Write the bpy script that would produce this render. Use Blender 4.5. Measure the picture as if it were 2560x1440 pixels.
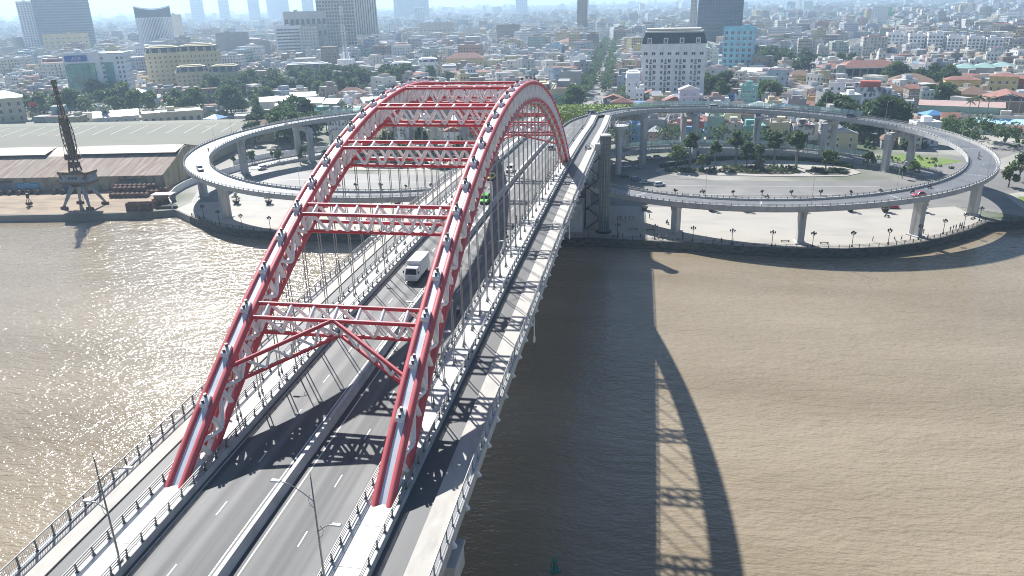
import bpy, bmesh, math, random
import numpy as np
from mathutils import Vector, Matrix
random.seed(7); RNG = np.random.default_rng(11)
for o in list(bpy.data.objects): bpy.data.objects.remove(o)
SC = bpy.context.scene; COL = SC.collection
PI = math.pi
# ---------------------------------------------------------------- camera, sky, sun, exposure
CAM = Vector((33.2455, -136.5312, 72.5404))
def make_camera():
    yaw, pit, rol = -0.180697, 0.362350, -0.024103
    fw = Vector((math.sin(yaw)*math.cos(pit), math.cos(yaw)*math.cos(pit), -math.sin(pit)))
    rt = Vector((math.cos(yaw), -math.sin(yaw), 0)); up = rt.cross(fw)
    r2 = rt*math.cos(rol)+up*math.sin(rol); u2 = up*math.cos(rol)-rt*math.sin(rol)
    cd = bpy.data.cameras.new('camera'); c = bpy.data.objects.new('camera', cd); COL.objects.link(c)
    m = Matrix.Identity(4)
    for i in range(3): m[i][0], m[i][1], m[i][2], m[i][3] = r2[i], u2[i], -fw[i], CAM[i]
    c.matrix_world = m
    cd.sensor_width = 36; cd.lens = 36*1895.12/2560; cd.clip_start = 0.5; cd.clip_end = 30000
    SC.camera = c
make_camera()
SUN_EL, SUN_AZ = math.radians(43.0), math.radians(-35.9)     # azimuth from +Y towards +X
W = bpy.data.worlds.new('World'); SC.world = W; W.use_nodes = True
nt = W.node_tree; nt.nodes.clear()
sky = nt.nodes.new('ShaderNodeTexSky'); sky.sky_type = 'NISHITA'; sky.sun_disc = False
sky.sun_elevation = SUN_EL; sky.sun_rotation = SUN_AZ; sky.altitude = 0; sky.air_density = 1.0; sky.dust_density = 0.4; sky.ozone_density = 4.0
bg = nt.nodes.new('ShaderNodeBackground'); bg.inputs[1].default_value = 0.06
out = nt.nodes.new('ShaderNodeOutputWorld')
nt.links.new(sky.outputs[0], bg.inputs[0]); nt.links.new(bg.outputs[0], out.inputs[0])
sl = bpy.data.lights.new('sun', 'SUN'); sl.energy = 5.0; sl.angle = math.radians(0.53); sl.color = (1.0, 0.985, 0.955)
so = bpy.data.objects.new('sun', sl); COL.objects.link(so); so.location = (-200, 300, 300)
sd = Vector((math.sin(SUN_AZ)*math.cos(SUN_EL), math.cos(SUN_AZ)*math.cos(SUN_EL), math.sin(SUN_EL)))
so.rotation_euler = sd.to_track_quat('Z', 'Y').to_euler()
VS = SC.view_settings; VS.view_transform = 'Standard'; VS.look = 'None'; VS.gamma = 1; VS.use_curve_mapping = False; VS.exposure = 0.95
SC.cycles.filter_width = 1.0; SC.cycles.use_adaptive_sampling = False
HAZE_DENSITY = 2.0e-4
# ---------------------------------------------------------------- helpers
class MB:
    def __init__(s): s.v = []; s.f = []; s.m = []
    def add(s, vs, fs, mi=0):
        b = len(s.v); s.v.extend([tuple(v) for v in vs])
        for f in fs: s.f.append(tuple(b+i for i in f)); s.m.append(mi)
    def box(s, c, sz, rz=0.0, mi=0, top=1.0, mt=None):
        hx, hy, hz = sz[0]/2, sz[1]/2, sz[2]/2; ca, sa = math.cos(rz), math.sin(rz); vs = []
        for z, k in ((-hz, 1), (hz, top)):
            for x, y in ((-hx, -hy), (hx, -hy), (hx, hy), (-hx, hy)):
                x, y = x*k, y*k
                vs.append((c[0]+x*ca-y*sa, c[1]+x*sa+y*ca, c[2]+z))
        s.add(vs, [(0, 3, 2, 1), (0, 1, 5, 4), (1, 2, 6, 5), (2, 3, 7, 6), (3, 0, 4, 7)], mi)
        s.add(vs, [(4, 5, 6, 7)], mi if mt is None else mt)
    def tube(s, p, q, r, n=8, mi=0, r2=None, caps=True):
        p = Vector(p); q = Vector(q); d = q-p
        if d.length < 1e-6: return
        z = d.normalized(); x = z.orthogonal().normalized(); y = z.cross(x); r2 = r if r2 is None else r2; vs = []
        for c, rr in ((p, r), (q, r2)):
            for i in range(n):
                a = 2*PI*i/n; vs.append(c+x*(rr*math.cos(a))+y*(rr*math.sin(a)))
        fs = [(i, (i+1) % n, n+(i+1) % n, n+i) for i in range(n)]
        if caps: fs += [tuple(range(n-1, -1, -1)), tuple(range(n, 2*n))]
        s.add(vs, fs, mi)
    def path(s, pts, r, n=6, mi=0, up=(0, 0, 1), rs=None):
        pts = [Vector(p) for p in pts]; L = len(pts); vs = []; fs = []
        for k, p in enumerate(pts):
            d = (pts[min(k+1, L-1)]-pts[max(k-1, 0)]).normalized(); u = Vector(up)
            x = d.cross(u)
            x = x.normalized() if x.length > 1e-4 else d.orthogonal().normalized()
            y = x.cross(d); rr = rs[k] if rs else r
            for i in range(n):
                a = 2*PI*i/n; vs.append(p+x*(rr*math.cos(a))+y*(rr*math.sin(a)))
        for k in range(L-1):
            for i in range(n): fs.append((k*n+i, k*n+(i+1) % n, (k+1)*n+(i+1) % n, (k+1)*n+i))
        fs += [tuple(range(n-1, -1, -1)), tuple(range((L-1)*n, L*n))]
        s.add(vs, fs, mi)
    def prism(s, poly, z0, z1, mi=0, mt=None, bottom=False):
        n = len(poly); a = sum(poly[i][0]*poly[(i+1) % n][1]-poly[(i+1) % n][0]*poly[i][1] for i in range(n))
        if a < 0: poly = poly[::-1]
        vs = [(x, y, z0) for x, y in poly]+[(x, y, z1) for x, y in poly]
        s.add(vs, [(i, (i+1) % n, n+(i+1) % n, n+i) for i in range(n)], mi)
        s.add(vs, [tuple(range(n, 2*n))], mi if mt is None else mt)
        if bottom: s.add(vs, [tuple(range(n-1, -1, -1))], mi)
    def sweep(s, frames, prof, mi=0, closed=True, caps=True):
        # frames: (point, side vector, up vector); prof: list of (side, up)
        n = len(prof); vs = []; fs = []
        for p, sv, uv in frames:
            for a, b in prof: vs.append(Vector(p)+Vector(sv)*a+Vector(uv)*b)
        m = n if closed else n-1
        for k in range(len(frames)-1):
            for i in range(m): fs.append((k*n+i, (k+1)*n+i, (k+1)*n+(i+1) % n, k*n+(i+1) % n))
        if closed and caps: fs += [tuple(range(n)), tuple(range(len(frames)*n-1, (len(frames)-1)*n-1, -1))]
        s.add(vs, fs, mi)
    def lathe(s, prof, c=(0, 0, 0), n=12, mi=0):
        vs = []; L = len(prof)
        for r, z in prof:
            for i in range(n): a = 2*PI*i/n; vs.append((c[0]+r*math.cos(a), c[1]+r*math.sin(a), c[2]+z))
        fs = [(k*n+i, k*n+(i+1) % n, (k+1)*n+(i+1) % n, (k+1)*n+i) for k in range(L-1) for i in range(n)]
        if prof[0][0] > 1e-3: fs.append(tuple(range(n-1, -1, -1)))
        if prof[-1][0] > 1e-3: fs.append(tuple(range((L-1)*n, L*n)))
        s.add(vs, fs, mi)
    def mesh(s, name, mats, smooth=False):
        me = bpy.data.meshes.new(name); me.from_pydata([tuple(v) for v in s.v], [], s.f)
        mats = mats if isinstance(mats, (list, tuple)) else [mats]
        for m in mats: me.materials.append(m)
        if len(mats) > 1: me.polygons.foreach_set('material_index', s.m)
        if smooth: me.polygons.foreach_set('use_smooth', [True]*len(me.polygons))
        me.update(); return me
def np_mesh(name, v, f, mats, midx=None, col=None):
    me = bpy.data.meshes.new(name); nv, nf, k = len(v), len(f), f.shape[1]
    me.vertices.add(nv); me.vertices.foreach_set('co', np.ascontiguousarray(v, np.float32).ravel())
    me.loops.add(nf*k); me.loops.foreach_set('vertex_index', np.ascontiguousarray(f, np.int32).ravel())
    me.polygons.add(nf); me.polygons.foreach_set('loop_start', np.arange(0, nf*k, k, dtype=np.int32))
    me.polygons.foreach_set('loop_total', np.full(nf, k, np.int32))
    for m in (mats if isinstance(mats, list) else [mats]): me.materials.append(m)
    if midx is not None: me.polygons.foreach_set('material_index', np.ascontiguousarray(midx, np.int32))
    if col is not None:
        a = me.attributes.new('tint', 'FLOAT_COLOR', 'CORNER')
        c4 = np.ones((nf, 4), np.float32); c4[:, :3] = col
        a.data.foreach_set('color', np.repeat(c4, k, axis=0).ravel())
    me.polygons.foreach_set('use_smooth', np.zeros(nf, bool)); me.update(calc_edges=True); me.validate(); return me
def obj(name, me, parent=None, loc=(0, 0, 0), rz=0.0):
    o = bpy.data.objects.new(name, me); COL.objects.link(o); o.parent = parent; o.location = loc
    if rz: o.rotation_euler = (0, 0, rz)
    return o
def tag(o, label=None, cat=None, group=None, kind=None):
    if label: o['label'] = label
    if cat: o['category'] = cat
    if group: o['group'] = group
    if kind: o['kind'] = kind
    return o
def thing(name, label, cat, loc=(0, 0, 0), rz=0.0, group=None):
    o = bpy.data.objects.new(name, None); COL.objects.link(o); o.location = loc; o.rotation_euler = (0, 0, rz); o.empty_display_size = 0.1
    return tag(o, label, cat, group)
def copy_tree(o, parent=None):
    c = o.copy(); COL.objects.link(c); c.parent = parent
    for ch in list(o.children): copy_tree(ch, c)
    return c
def dup(o, loc, rz=0.0, label=None, group=None, s=None):
    c = copy_tree(o); c.location = loc; c.rotation_euler = (0, 0, rz)
    if label: c['label'] = label
    if group: c['group'] = group
    if s: c.scale = (s, s, s)
    return c
_unit = {}
def rod(name, p, q, r, mat, parent, n=8):
    """one straight round member: shared unit cylinder, placed by its own transform"""
    key = (mat.name, n)
    if key not in _unit:
        b = MB(); b.tube((0, 0, 0), (0, 0, 1), 1, n); _unit[key] = b.mesh('rod', mat, False)
        _unit[key].polygons.foreach_set('use_smooth', [len(pl.vertices) == 4 for pl in _unit[key].polygons])
    o = bpy.data.objects.new(name, _unit[key]); COL.objects.link(o); o.parent = parent
    p = Vector(p); d = Vector(q)-p
    o.location = p; o.rotation_mode = 'QUATERNION'; o.rotation_quaternion = d.to_track_quat('Z', 'Y'); o.scale = (r, r, d.length)
    return o
# ---------------------------------------------------------------- materials
def mat(name, col, rough=0.7, metal=0.0, var=0.12, scale=0.6, bump=0.0, bscale=4.0, spec=0.5, stain=None, wave=None):
    m = bpy.data.materials.new(name); m.use_nodes = True; n = m.node_tree.nodes; l = m.node_tree.links
    p = n['Principled BSDF']; p.inputs['Roughness'].default_value = rough; p.inputs['Metallic'].default_value = metal
    p.inputs['Specular IOR Level'].default_value = spec
    g = n.new('ShaderNodeNewGeometry'); t = n.new('ShaderNodeTexNoise'); t.inputs['Scale'].default_value = scale; t.inputs['Detail'].default_value = 5
    l.new(g.outputs['Position'], t.inputs['Vector'])
    r = n.new('ShaderNodeMapRange'); r.inputs[1].default_value = 0.25; r.inputs[2].default_value = 0.75; r.inputs[3].default_value = 1-var; r.inputs[4].default_value = 1+var
    l.new(t.outputs[0], r.inputs[0])
    mx = n.new('ShaderNodeVectorMath'); mx.operation = 'SCALE'; mx.inputs[0].default_value = col[:3]; l.new(r.outputs[0], mx.inputs['Scale'])
    src = mx.outputs[0]
    if stain:                                   # (colour, scale vector, threshold lo, hi)
        sc, sv, lo, hi = stain; mp = n.new('ShaderNodeMapping'); mp.inputs['Scale'].default_value = sv
        l.new(g.outputs['Position'], mp.inputs[0]); t2 = n.new('ShaderNodeTexNoise'); t2.inputs['Scale'].default_value = 1; t2.inputs['Detail'].default_value = 6
        l.new(mp.outputs[0], t2.inputs['Vector']); r2 = n.new('ShaderNodeMapRange'); r2.inputs[1].default_value = lo; r2.inputs[2].default_value = hi
        l.new(t2.outputs[0], r2.inputs[0]); mi = n.new('ShaderNodeMix'); mi.data_type = 'RGBA'
        l.new(r2.outputs[0], mi.inputs[0]); l.new(src, mi.inputs[6]); mi.inputs[7].default_value = (*sc, 1); src = mi.outputs[2]
    l.new(src, p.inputs['Base Color'])
    if bump:
        t3 = n.new('ShaderNodeTexNoise'); t3.inputs['Scale'].default_value = bscale; t3.inputs['Detail'].default_value = 4
        l.new(g.outputs['Position'], t3.inputs['Vector']); b = n.new('ShaderNodeBump'); b.inputs['Strength'].default_value = bump; b.inputs['Distance'].default_value = 0.1
        l.new(t3.outputs[0], b.inputs['Height']); l.new(b.outputs[0], p.inputs['Normal'])
    return m
def tint_mat(name, rough=0.8, var=0.15):
    m = bpy.data.materials.new(name); m.use_nodes = True; n = m.node_tree.nodes; l = m.node_tree.links
    p = n['Principled BSDF']; p.inputs['Roughness'].default_value = rough; p.inputs['Specular IOR Level'].default_value = 0.25
    a = n.new('ShaderNodeAttribute'); a.attribute_name = 'tint'; g = n.new('ShaderNodeNewGeometry')
    t = n.new('ShaderNodeTexNoise'); t.inputs['Scale'].default_value = 0.35; t.inputs['Detail'].default_value = 5; l.new(g.outputs['Position'], t.inputs['Vector'])
    r = n.new('ShaderNodeMapRange'); r.inputs[1].default_value = 0.3; r.inputs[2].default_value = 0.7; r.inputs[3].default_value = 1-var; r.inputs[4].default_value = 1+var
    l.new(t.outputs[0], r.inputs[0]); mx = n.new('ShaderNodeVectorMath'); mx.operation = 'SCALE'; l.new(a.outputs[0], mx.inputs[0]); l.new(r.outputs[0], mx.inputs['Scale'])
    l.new(mx.outputs[0], p.inputs['Base Color']); return m
def leaf_mat(name, c1, c2, tr=0.3):
    m = bpy.data.materials.new(name); m.use_nodes = True; n = m.node_tree.nodes; l = m.node_tree.links
    p = n['Principled BSDF']; p.inputs['Roughness'].default_value = 0.55; p.inputs['Specular IOR Level'].default_value = 0.35
    g = n.new('ShaderNodeNewGeometry'); t = n.new('ShaderNodeTexNoise'); t.inputs['Scale'].default_value = 0.5; t.inputs['Detail'].default_value = 3; l.new(g.outputs['Position'], t.inputs['Vector'])
    oi = n.new('ShaderNodeObjectInfo'); ad = n.new('ShaderNodeMath'); ad.operation = 'MULTIPLY_ADD'; ad.inputs[1].default_value = 0.5; l.new(oi.outputs['Random'], ad.inputs[0]); l.new(t.outputs[0], ad.inputs[2])
    r = n.new('ShaderNodeMapRange'); r.inputs[1].default_value = 0.45; r.inputs[2].default_value = 1.05; l.new(ad.outputs[0], r.inputs[0])
    mi = n.new('ShaderNodeMix'); mi.data_type = 'RGBA'; mi.inputs[6].default_value = (*c1, 1); mi.inputs[7].default_value = (*c2, 1); l.new(r.outputs[0], mi.inputs[0])
    l.new(mi.outputs[2], p.inputs['Base Color']); tl = n.new('ShaderNodeBsdfTranslucent'); l.new(mi.outputs[2], tl.inputs[0])
    ms = n.new('ShaderNodeMixShader'); ms.inputs[0].default_value = tr; l.new(p.outputs[0], ms.inputs[1]); l.new(tl.outputs[0], ms.inputs[2])
    l.new(ms.outputs[0], n['Material Output'].inputs[0]); return m
def glass_sheet(name, col, alpha):
    m = bpy.data.materials.new(name); m.use_nodes = True; n = m.node_tree.nodes; l = m.node_tree.links
    p = n['Principled BSDF']; p.inputs['Base Color'].default_value = (*col, 1); p.inputs['Roughness'].default_value = 0.08
    t = n.new('ShaderNodeBsdfTransparent'); t.inputs[0].default_value = (0.86, 0.93, 0.92, 1); ms = n.new('ShaderNodeMixShader'); ms.inputs[0].default_value = alpha
    l.new(t.outputs[0], ms.inputs[1]); l.new(p.outputs[0], ms.inputs[2]); l.new(ms.outputs[0], n['Material Output'].inputs[0]); return m
M = {}
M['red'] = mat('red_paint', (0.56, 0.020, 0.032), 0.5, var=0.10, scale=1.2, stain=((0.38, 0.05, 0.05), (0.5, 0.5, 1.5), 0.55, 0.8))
def dust_sheen(m, col, amt):
    """dusty paint, with the sheen of sun and sky coloured into the upward faces"""
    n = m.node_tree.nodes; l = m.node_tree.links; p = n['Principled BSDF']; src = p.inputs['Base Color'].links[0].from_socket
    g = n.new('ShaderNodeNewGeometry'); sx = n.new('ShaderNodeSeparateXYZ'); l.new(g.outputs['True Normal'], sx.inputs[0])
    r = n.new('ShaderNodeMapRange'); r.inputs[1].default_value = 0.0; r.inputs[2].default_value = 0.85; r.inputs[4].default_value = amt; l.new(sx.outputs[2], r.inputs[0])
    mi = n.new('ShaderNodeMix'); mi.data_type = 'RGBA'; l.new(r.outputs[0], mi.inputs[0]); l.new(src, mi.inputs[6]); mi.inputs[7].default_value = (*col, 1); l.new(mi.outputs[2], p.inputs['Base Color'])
dust_sheen(M['red'], (0.58, 0.16, 0.165), 0.75)  # tops of red tubes pinker: dust, with sun and sky gloss in the colour
M['white_paint'] = mat('white_paint', (0.78, 0.77, 0.76), 0.45, var=0.05, scale=0.8, stain=((0.55, 0.50, 0.46), (0.9, 0.9, 0.3), 0.58, 0.82))
M['plate'] = mat('pale_plate', (0.70, 0.73, 0.76), 0.4, var=0.04, scale=0.7)
M['cap'] = mat('black_cap', (0.085, 0.085, 0.088), 0.45)
M['cable'] = mat('cable', (0.36, 0.345, 0.31), 0.5, var=0.1)
M['asphalt'] = mat('deck_asphalt', (0.165, 0.162, 0.158), 0.66, spec=0.3, var=0.10, scale=0.25, bump=0.15, bscale=12, stain=((0.088, 0.087, 0.086), (0.62, 0.004, 0.1), 0.40, 0.60))
M['asphalt2'] = mat('lane_asphalt', (0.092, 0.091, 0.09), 0.6, spec=0.4, var=0.12, scale=0.3, bump=0.15, bscale=12, stain=((0.10, 0.10, 0.10), (0.9, 0.03, 0.1), 0.5, 0.7))
M['ramp_road'] = mat('ramp_asphalt', (0.165, 0.165, 0.168), 0.44, spec=0.4, var=0.12, scale=0.12, bump=0.1, bscale=10, stain=((0.10, 0.10, 0.106), (0.12, 0.12, 0.3), 0.5, 0.72))
M['street'] = mat('street_asphalt', (0.165, 0.158, 0.148), 0.7, var=0.18, scale=0.08, stain=((0.23, 0.215, 0.195), (0.05, 0.05, 0.1), 0.5, 0.7))
M['concrete'] = mat('concrete', (0.45, 0.45, 0.44), 0.8, var=0.12, scale=0.3, stain=((0.22, 0.215, 0.20), (0.7, 0.7, 0.10), 0.48, 0.74))
M['pale_concrete'] = mat('pale_concrete', (0.45, 0.445, 0.43), 0.75, var=0.09, scale=0.5, stain=((0.33, 0.32, 0.295), (0.5, 0.4, 0.15), 0.5, 0.74))
M['strip'] = mat('strip_concrete', (0.54, 0.53, 0.505), 0.7, var=0.07, scale=1.3, bump=0.1, bscale=3, stain=((0.42, 0.41, 0.38), (1.2, 0.5, 1), 0.58, 0.8))
M['walk'] = mat('walkway', (0.42, 0.395, 0.355), 0.8, var=0.06, scale=1.0, stain=((0.32, 0.30, 0.27), (0.8, 0.25, 0.5), 0.52, 0.8))
M['rail'] = mat('railing_steel', (0.27, 0.265, 0.25), 0.4, metal=0.3, var=0.1)
M['postm'] = mat('post_iron', (0.13, 0.13, 0.125), 0.5)
M['rail_pale'] = mat('pale_rail', (0.55, 0.56, 0.57), 0.4, metal=0.2, var=0.05)
M['paint_line'] = mat('road_paint', (0.56, 0.55, 0.53), 0.6, var=0.15, scale=3)
M['plaza'] = mat('plaza_paving', (0.35, 0.325, 0.285), 0.8, var=0.05, scale=0.12, stain=((0.29, 0.27, 0.24), (0.08, 0.2, 0.1), 0.5, 0.75))
M['quay'] = mat('quay_stone', (0.085, 0.08, 0.072), 0.85, var=0.3, scale=0.5, bump=0.3, bscale=2, stain=((0.04, 0.05, 0.03), (0.5, 0.5, 1.2), 0.48, 0.62))
M['ground'] = mat('city_ground', (0.28, 0.265, 0.235), 0.9, var=0.3, scale=0.02, stain=((0.07, 0.09, 0.045), (0.012, 0.012, 0.02), 0.5, 0.62))
M['dirt'] = mat('quay_dirt', (0.30, 0.23, 0.16), 0.95, var=0.2, scale=0.15, stain=((0.20, 0.155, 0.11), (0.08, 0.3, 0.1), 0.48, 0.66))
M['grass'] = mat('lawn', (0.13, 0.19, 0.035), 0.9, var=0.25, scale=0.6, bump=0.4, bscale=3)
M['soil'] = mat('soil', (0.06, 0.05, 0.035), 0.95, var=0.3, scale=1.0)
M['leaf'] = leaf_mat('leaf', (0.055, 0.10, 0.034), (0.13, 0.19, 0.055), 0.5)
M['leaf_dark'] = leaf_mat('dark_leaf', (0.042, 0.08, 0.034), (0.095, 0.148, 0.05), 0.5)
M['leaf_light'] = leaf_mat('light_leaf', (0.09, 0.13, 0.03), (0.17, 0.20, 0.05), 0.35)
M['palm'] = leaf_mat('palm_leaf', (0.045, 0.08, 0.032), (0.10, 0.14, 0.05), 0.35)
M['bark'] = mat('bark', (0.13, 0.105, 0.08), 0.9, var=0.3, scale=2)
M['palebark'] = mat('pale_bark', (0.27, 0.25, 0.21), 0.9, var=0.25, scale=2)
M['dark'] = mat('dark_steel', (0.03, 0.033, 0.036), 0.5, var=0.1)
M['black'] = mat('black_iron', (0.018, 0.018, 0.018), 0.5)
M['tyre'] = mat('tyre', (0.02, 0.02, 0.02), 0.85)
M['glassd'] = mat('dark_glass', (0.022, 0.03, 0.04), 0.08, var=0.3, scale=0.4, spec=0.6)
M['glassb'] = mat('blue_glass', (0.035, 0.065, 0.095), 0.1, var=0.35, scale=0.15, spec=0.7)
M['glassg'] = mat('green_glass', (0.075, 0.27, 0.26), 0.2, var=0.4, scale=0.12, spec=0.7, stain=((0.26, 0.44, 0.30), (0.1, 0.1, 0.07), 0.55, 0.62))
M['barrier_glass'] = glass_sheet('barrier_glass', (0.55, 0.68, 0.66), 0.42)
M['lift_glass'] = glass_sheet('lift_glass', (0.20, 0.25, 0.26), 0.78)
M['lamp_white'] = mat('lamp_head', (0.7, 0.7, 0.68), 0.4)
M['chrome'] = mat('chrome', (0.5, 0.5, 0.5), 0.25, metal=0.9)
M['lens'] = mat('lamp_lens', (0.75, 0.74, 0.70), 0.15)
M['taillight'] = mat('tail_light', (0.35, 0.01, 0.01), 0.3)
M['rust'] = mat('rusty_sheet', (0.215, 0.135, 0.10), 0.85, var=0.2, scale=0.4, stain=((0.30, 0.25, 0.205), (0.55, 0.02, 0.2), 0.46, 0.58))
M['sheet_pale'] = mat('pale_sheet', (0.245, 0.245, 0.205), 0.95, spec=0.05, var=0.05, scale=0.04, stain=((0.27, 0.255, 0.215), (0.02, 0.06, 0.1), 0.45, 0.7))
M['wh_wall'] = mat('warehouse_wall', (0.36, 0.31, 0.21), 0.9, var=0.25, scale=0.3, stain=((0.15, 0.13, 0.10), (0.35, 0.35, 0.12), 0.5, 0.68))
M['crane_y'] = mat('crane_yellow', (0.15, 0.10, 0.045), 0.8, var=0.35, scale=0.8, stain=((0.09, 0.05, 0.03), (0.7, 0.7, 0.7), 0.48, 0.62))
M['crane_b'] = mat('crane_blue_grey', (0.22, 0.26, 0.30), 0.7, var=0.2, scale=0.6, stain=((0.11, 0.08, 0.06), (0.6, 0.6, 0.3), 0.56, 0.72))
M['ironrust'] = mat('rusty_iron', (0.11, 0.06, 0.042), 0.85, var=0.4, scale=1.0, stain=((0.22, 0.12, 0.08), (0.9, 0.9, 0.9), 0.5, 0.65))
M['blue_sign'] = mat('blue_board', (0.06, 0.30, 0.52), 0.6)
M['tile'] = mat('red_tile', (0.265, 0.125, 0.095), 0.85, var=0.22, scale=0.8, bump=0.4, bscale=3, stain=((0.17, 0.075, 0.06), (0.25, 0.25, 0.4), 0.52, 0.72))
M['tile_brown'] = mat('old_brown_tile', (0.19, 0.12, 0.085), 0.9, var=0.3, scale=1.0, bump=0.4, bscale=3)
M['slate'] = mat('slate_roof', (0.05, 0.065, 0.08), 0.6, var=0.12, scale=0.5)
M['tin_blue'] = mat('blue_sheet', (0.10, 0.26, 0.48), 0.5, var=0.08)
M['tin_sky'] = mat('sky_blue_sheet', (0.36, 0.56, 0.68), 0.5, var=0.06)
M['tin_grey'] = mat('grey_sheet', (0.36, 0.37, 0.38), 0.5, var=0.15, scale=0.2)
M['tin_white'] = mat('white_sheet', (0.66, 0.65, 0.62), 0.55, var=0.08, scale=0.3)
M['tin_green'] = mat('green_sheet', (0.25, 0.38, 0.35), 0.55, var=0.15, scale=0.2)
M['roof_grey'] = mat('grey_roof', (0.27, 0.26, 0.245), 0.9, var=0.25, scale=0.3)
def wallm(k, c, stain=None): M[k] = mat('wall_'+k, c, 0.85, var=0.09, scale=0.15, spec=0.3, stain=stain or (tuple(x*0.72 for x in c), (0.35, 0.35, 0.08), 0.55, 0.8))
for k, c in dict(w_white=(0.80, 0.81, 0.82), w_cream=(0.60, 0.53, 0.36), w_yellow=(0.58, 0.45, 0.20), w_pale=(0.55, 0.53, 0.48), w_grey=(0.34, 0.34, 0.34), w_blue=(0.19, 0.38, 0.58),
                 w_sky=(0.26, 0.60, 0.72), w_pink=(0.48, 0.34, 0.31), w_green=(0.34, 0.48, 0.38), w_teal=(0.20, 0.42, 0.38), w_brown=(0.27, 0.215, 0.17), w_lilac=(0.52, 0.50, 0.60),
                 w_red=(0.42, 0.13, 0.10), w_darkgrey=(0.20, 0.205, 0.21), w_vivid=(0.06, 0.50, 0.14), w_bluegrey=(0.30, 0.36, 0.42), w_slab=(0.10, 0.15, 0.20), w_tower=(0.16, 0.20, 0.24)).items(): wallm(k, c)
wallm('w_weathered', (0.60, 0.62, 0.64), ((0.13, 0.14, 0.15), (0.45, 0.45, 0.28), 0.47, 0.58))
# ---------------------------------------------------------------- water, land, roads
def water_mat():
    m = bpy.data.materials.new('river_water'); m.use_nodes = True; n = m.node_tree.nodes; l = m.node_tree.links
    p = n['Principled BSDF']; p.inputs['IOR'].default_value = 1.33; p.inputs['Roughness'].default_value = 0.14
    g = n.new('ShaderNodeNewGeometry')
    mp = n.new('ShaderNodeMapping'); mp.inputs['Scale'].default_value = (0.008, 0.035, 1); mp.inputs['Rotation'].default_value = (0, 0, 0.3); l.new(g.outputs['Position'], mp.inputs[0])
    t = n.new('ShaderNodeTexNoise'); t.inputs['Scale'].default_value = 1; t.inputs['Detail'].default_value = 6; l.new(mp.outputs[0], t.inputs['Vector'])
    r = n.new('ShaderNodeMapRange'); r.inputs[1].default_value = 0.34; r.inputs[2].default_value = 0.66; l.new(t.outputs[0], r.inputs[0])
    mi = n.new('ShaderNodeMix'); mi.data_type = 'RGBA'; mi.inputs[6].default_value = (0.205, 0.163, 0.108, 1); mi.inputs[7].default_value = (0.292, 0.240, 0.170, 1)
    l.new(r.outputs[0], mi.inputs[0]); l.new(mi.outputs[2], p.inputs['Base Color'])
    def noise(scale, rot, det, w):
        q = n.new('ShaderNodeMapping'); q.inputs['Scale'].default_value = scale; q.inputs['Rotation'].default_value = (0, 0, rot); l.new(g.outputs['Position'], q.inputs[0])
        k = n.new('ShaderNodeTexNoise'); k.inputs['Scale'].default_value = 1; k.inputs['Detail'].default_value = det; k.inputs['Roughness'].default_value = 0.55; l.new(q.outputs[0], k.inputs['Vector'])
        s = n.new('ShaderNodeMath'); s.operation = 'MULTIPLY'; s.inputs[1].default_value = w; l.new(k.outputs[0], s.inputs[0]); return s
    a = noise((0.26, 0.58, 1), 0.45, 2, 0.5); b = noise((1.0, 1.8, 1), -0.2, 2, 0.26); c = noise((0.07, 0.13, 1), 0.9, 2, 0.6)
    s1 = n.new('ShaderNodeMath'); s1.operation = 'ADD'; l.new(a.outputs[0], s1.inputs[0]); l.new(b.outputs[0], s1.inputs[1])
    s2 = n.new('ShaderNodeMath'); s2.operation = 'ADD'; l.new(s1.outputs[0], s2.inputs[0]); l.new(c.outputs[0], s2.inputs[1])
    bp = n.new('ShaderNodeBump'); bp.inputs['Strength'].default_value = 1.0; bp.inputs['Distance'].default_value = 0.66
    l.new(s2.outputs[0], bp.inputs['Height']); l.new(bp.outputs[0], p.inputs['Normal']); return m
M['water'] = water_mat()
b = MB(); b.add([(-1500, -1500, 0), (1500, -1500, 0), (1500, 330, 0), (-1500, 330, 0)], [(0, 1, 2, 3)])
tag(obj('river', b.mesh('river', M['water'])), 'brown river under the arch bridge, glittering on its left side', kind='structure')
SHORE_R = [(0, 89.5), (20, 90.6), (44, 89.4), (62, 86.8), (79.7, 86.2), (92, 87.5), (103, 90.5), (114, 96), (124, 103.5), (134, 112.5), (142, 121.5), (156, 124.5), (190, 124), (260, 126), (420, 135), (1500, 180)]
SHORE_L = [(-1500, 60), (-420, 84), (-200, 99), (-176, 102.5), (-150.5, 107.5), (-139.5, 112.5), (-127.5, 103.5), (-110, 92), (-97, 88.3), (-84, 87), (-57, 88.2), (-30, 89)]
shore = SHORE_L+SHORE_R
poly = shore+[(9500, 180), (9500, 11000), (-9500, 11000), (-9500, 60)]
b = MB(); b.prism(poly, -1.5, 2.4, 0)
g_ = obj('ground', b.mesh('ground', M['ground'])); tag(g_, kind='structure')
def sheet(name, poly, z, m, th=0.05, label=None):
    b = MB(); b.prism(poly, z-th, z, 0); return tag(obj(name, b.mesh(name, m)), label, kind='structure')
def off(pts, d):
    out_ = []
    for i, p in enumerate(pts):
        a = pts[max(i-1, 0)]; c = pts[min(i+1, len(pts)-1)]; dx, dy = c[0]-a[0], c[1]-a[1]; L = math.hypot(dx, dy)
        out_.append((p[0]-dy/L*d, p[1]+dx/L*d))
    return out_
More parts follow.
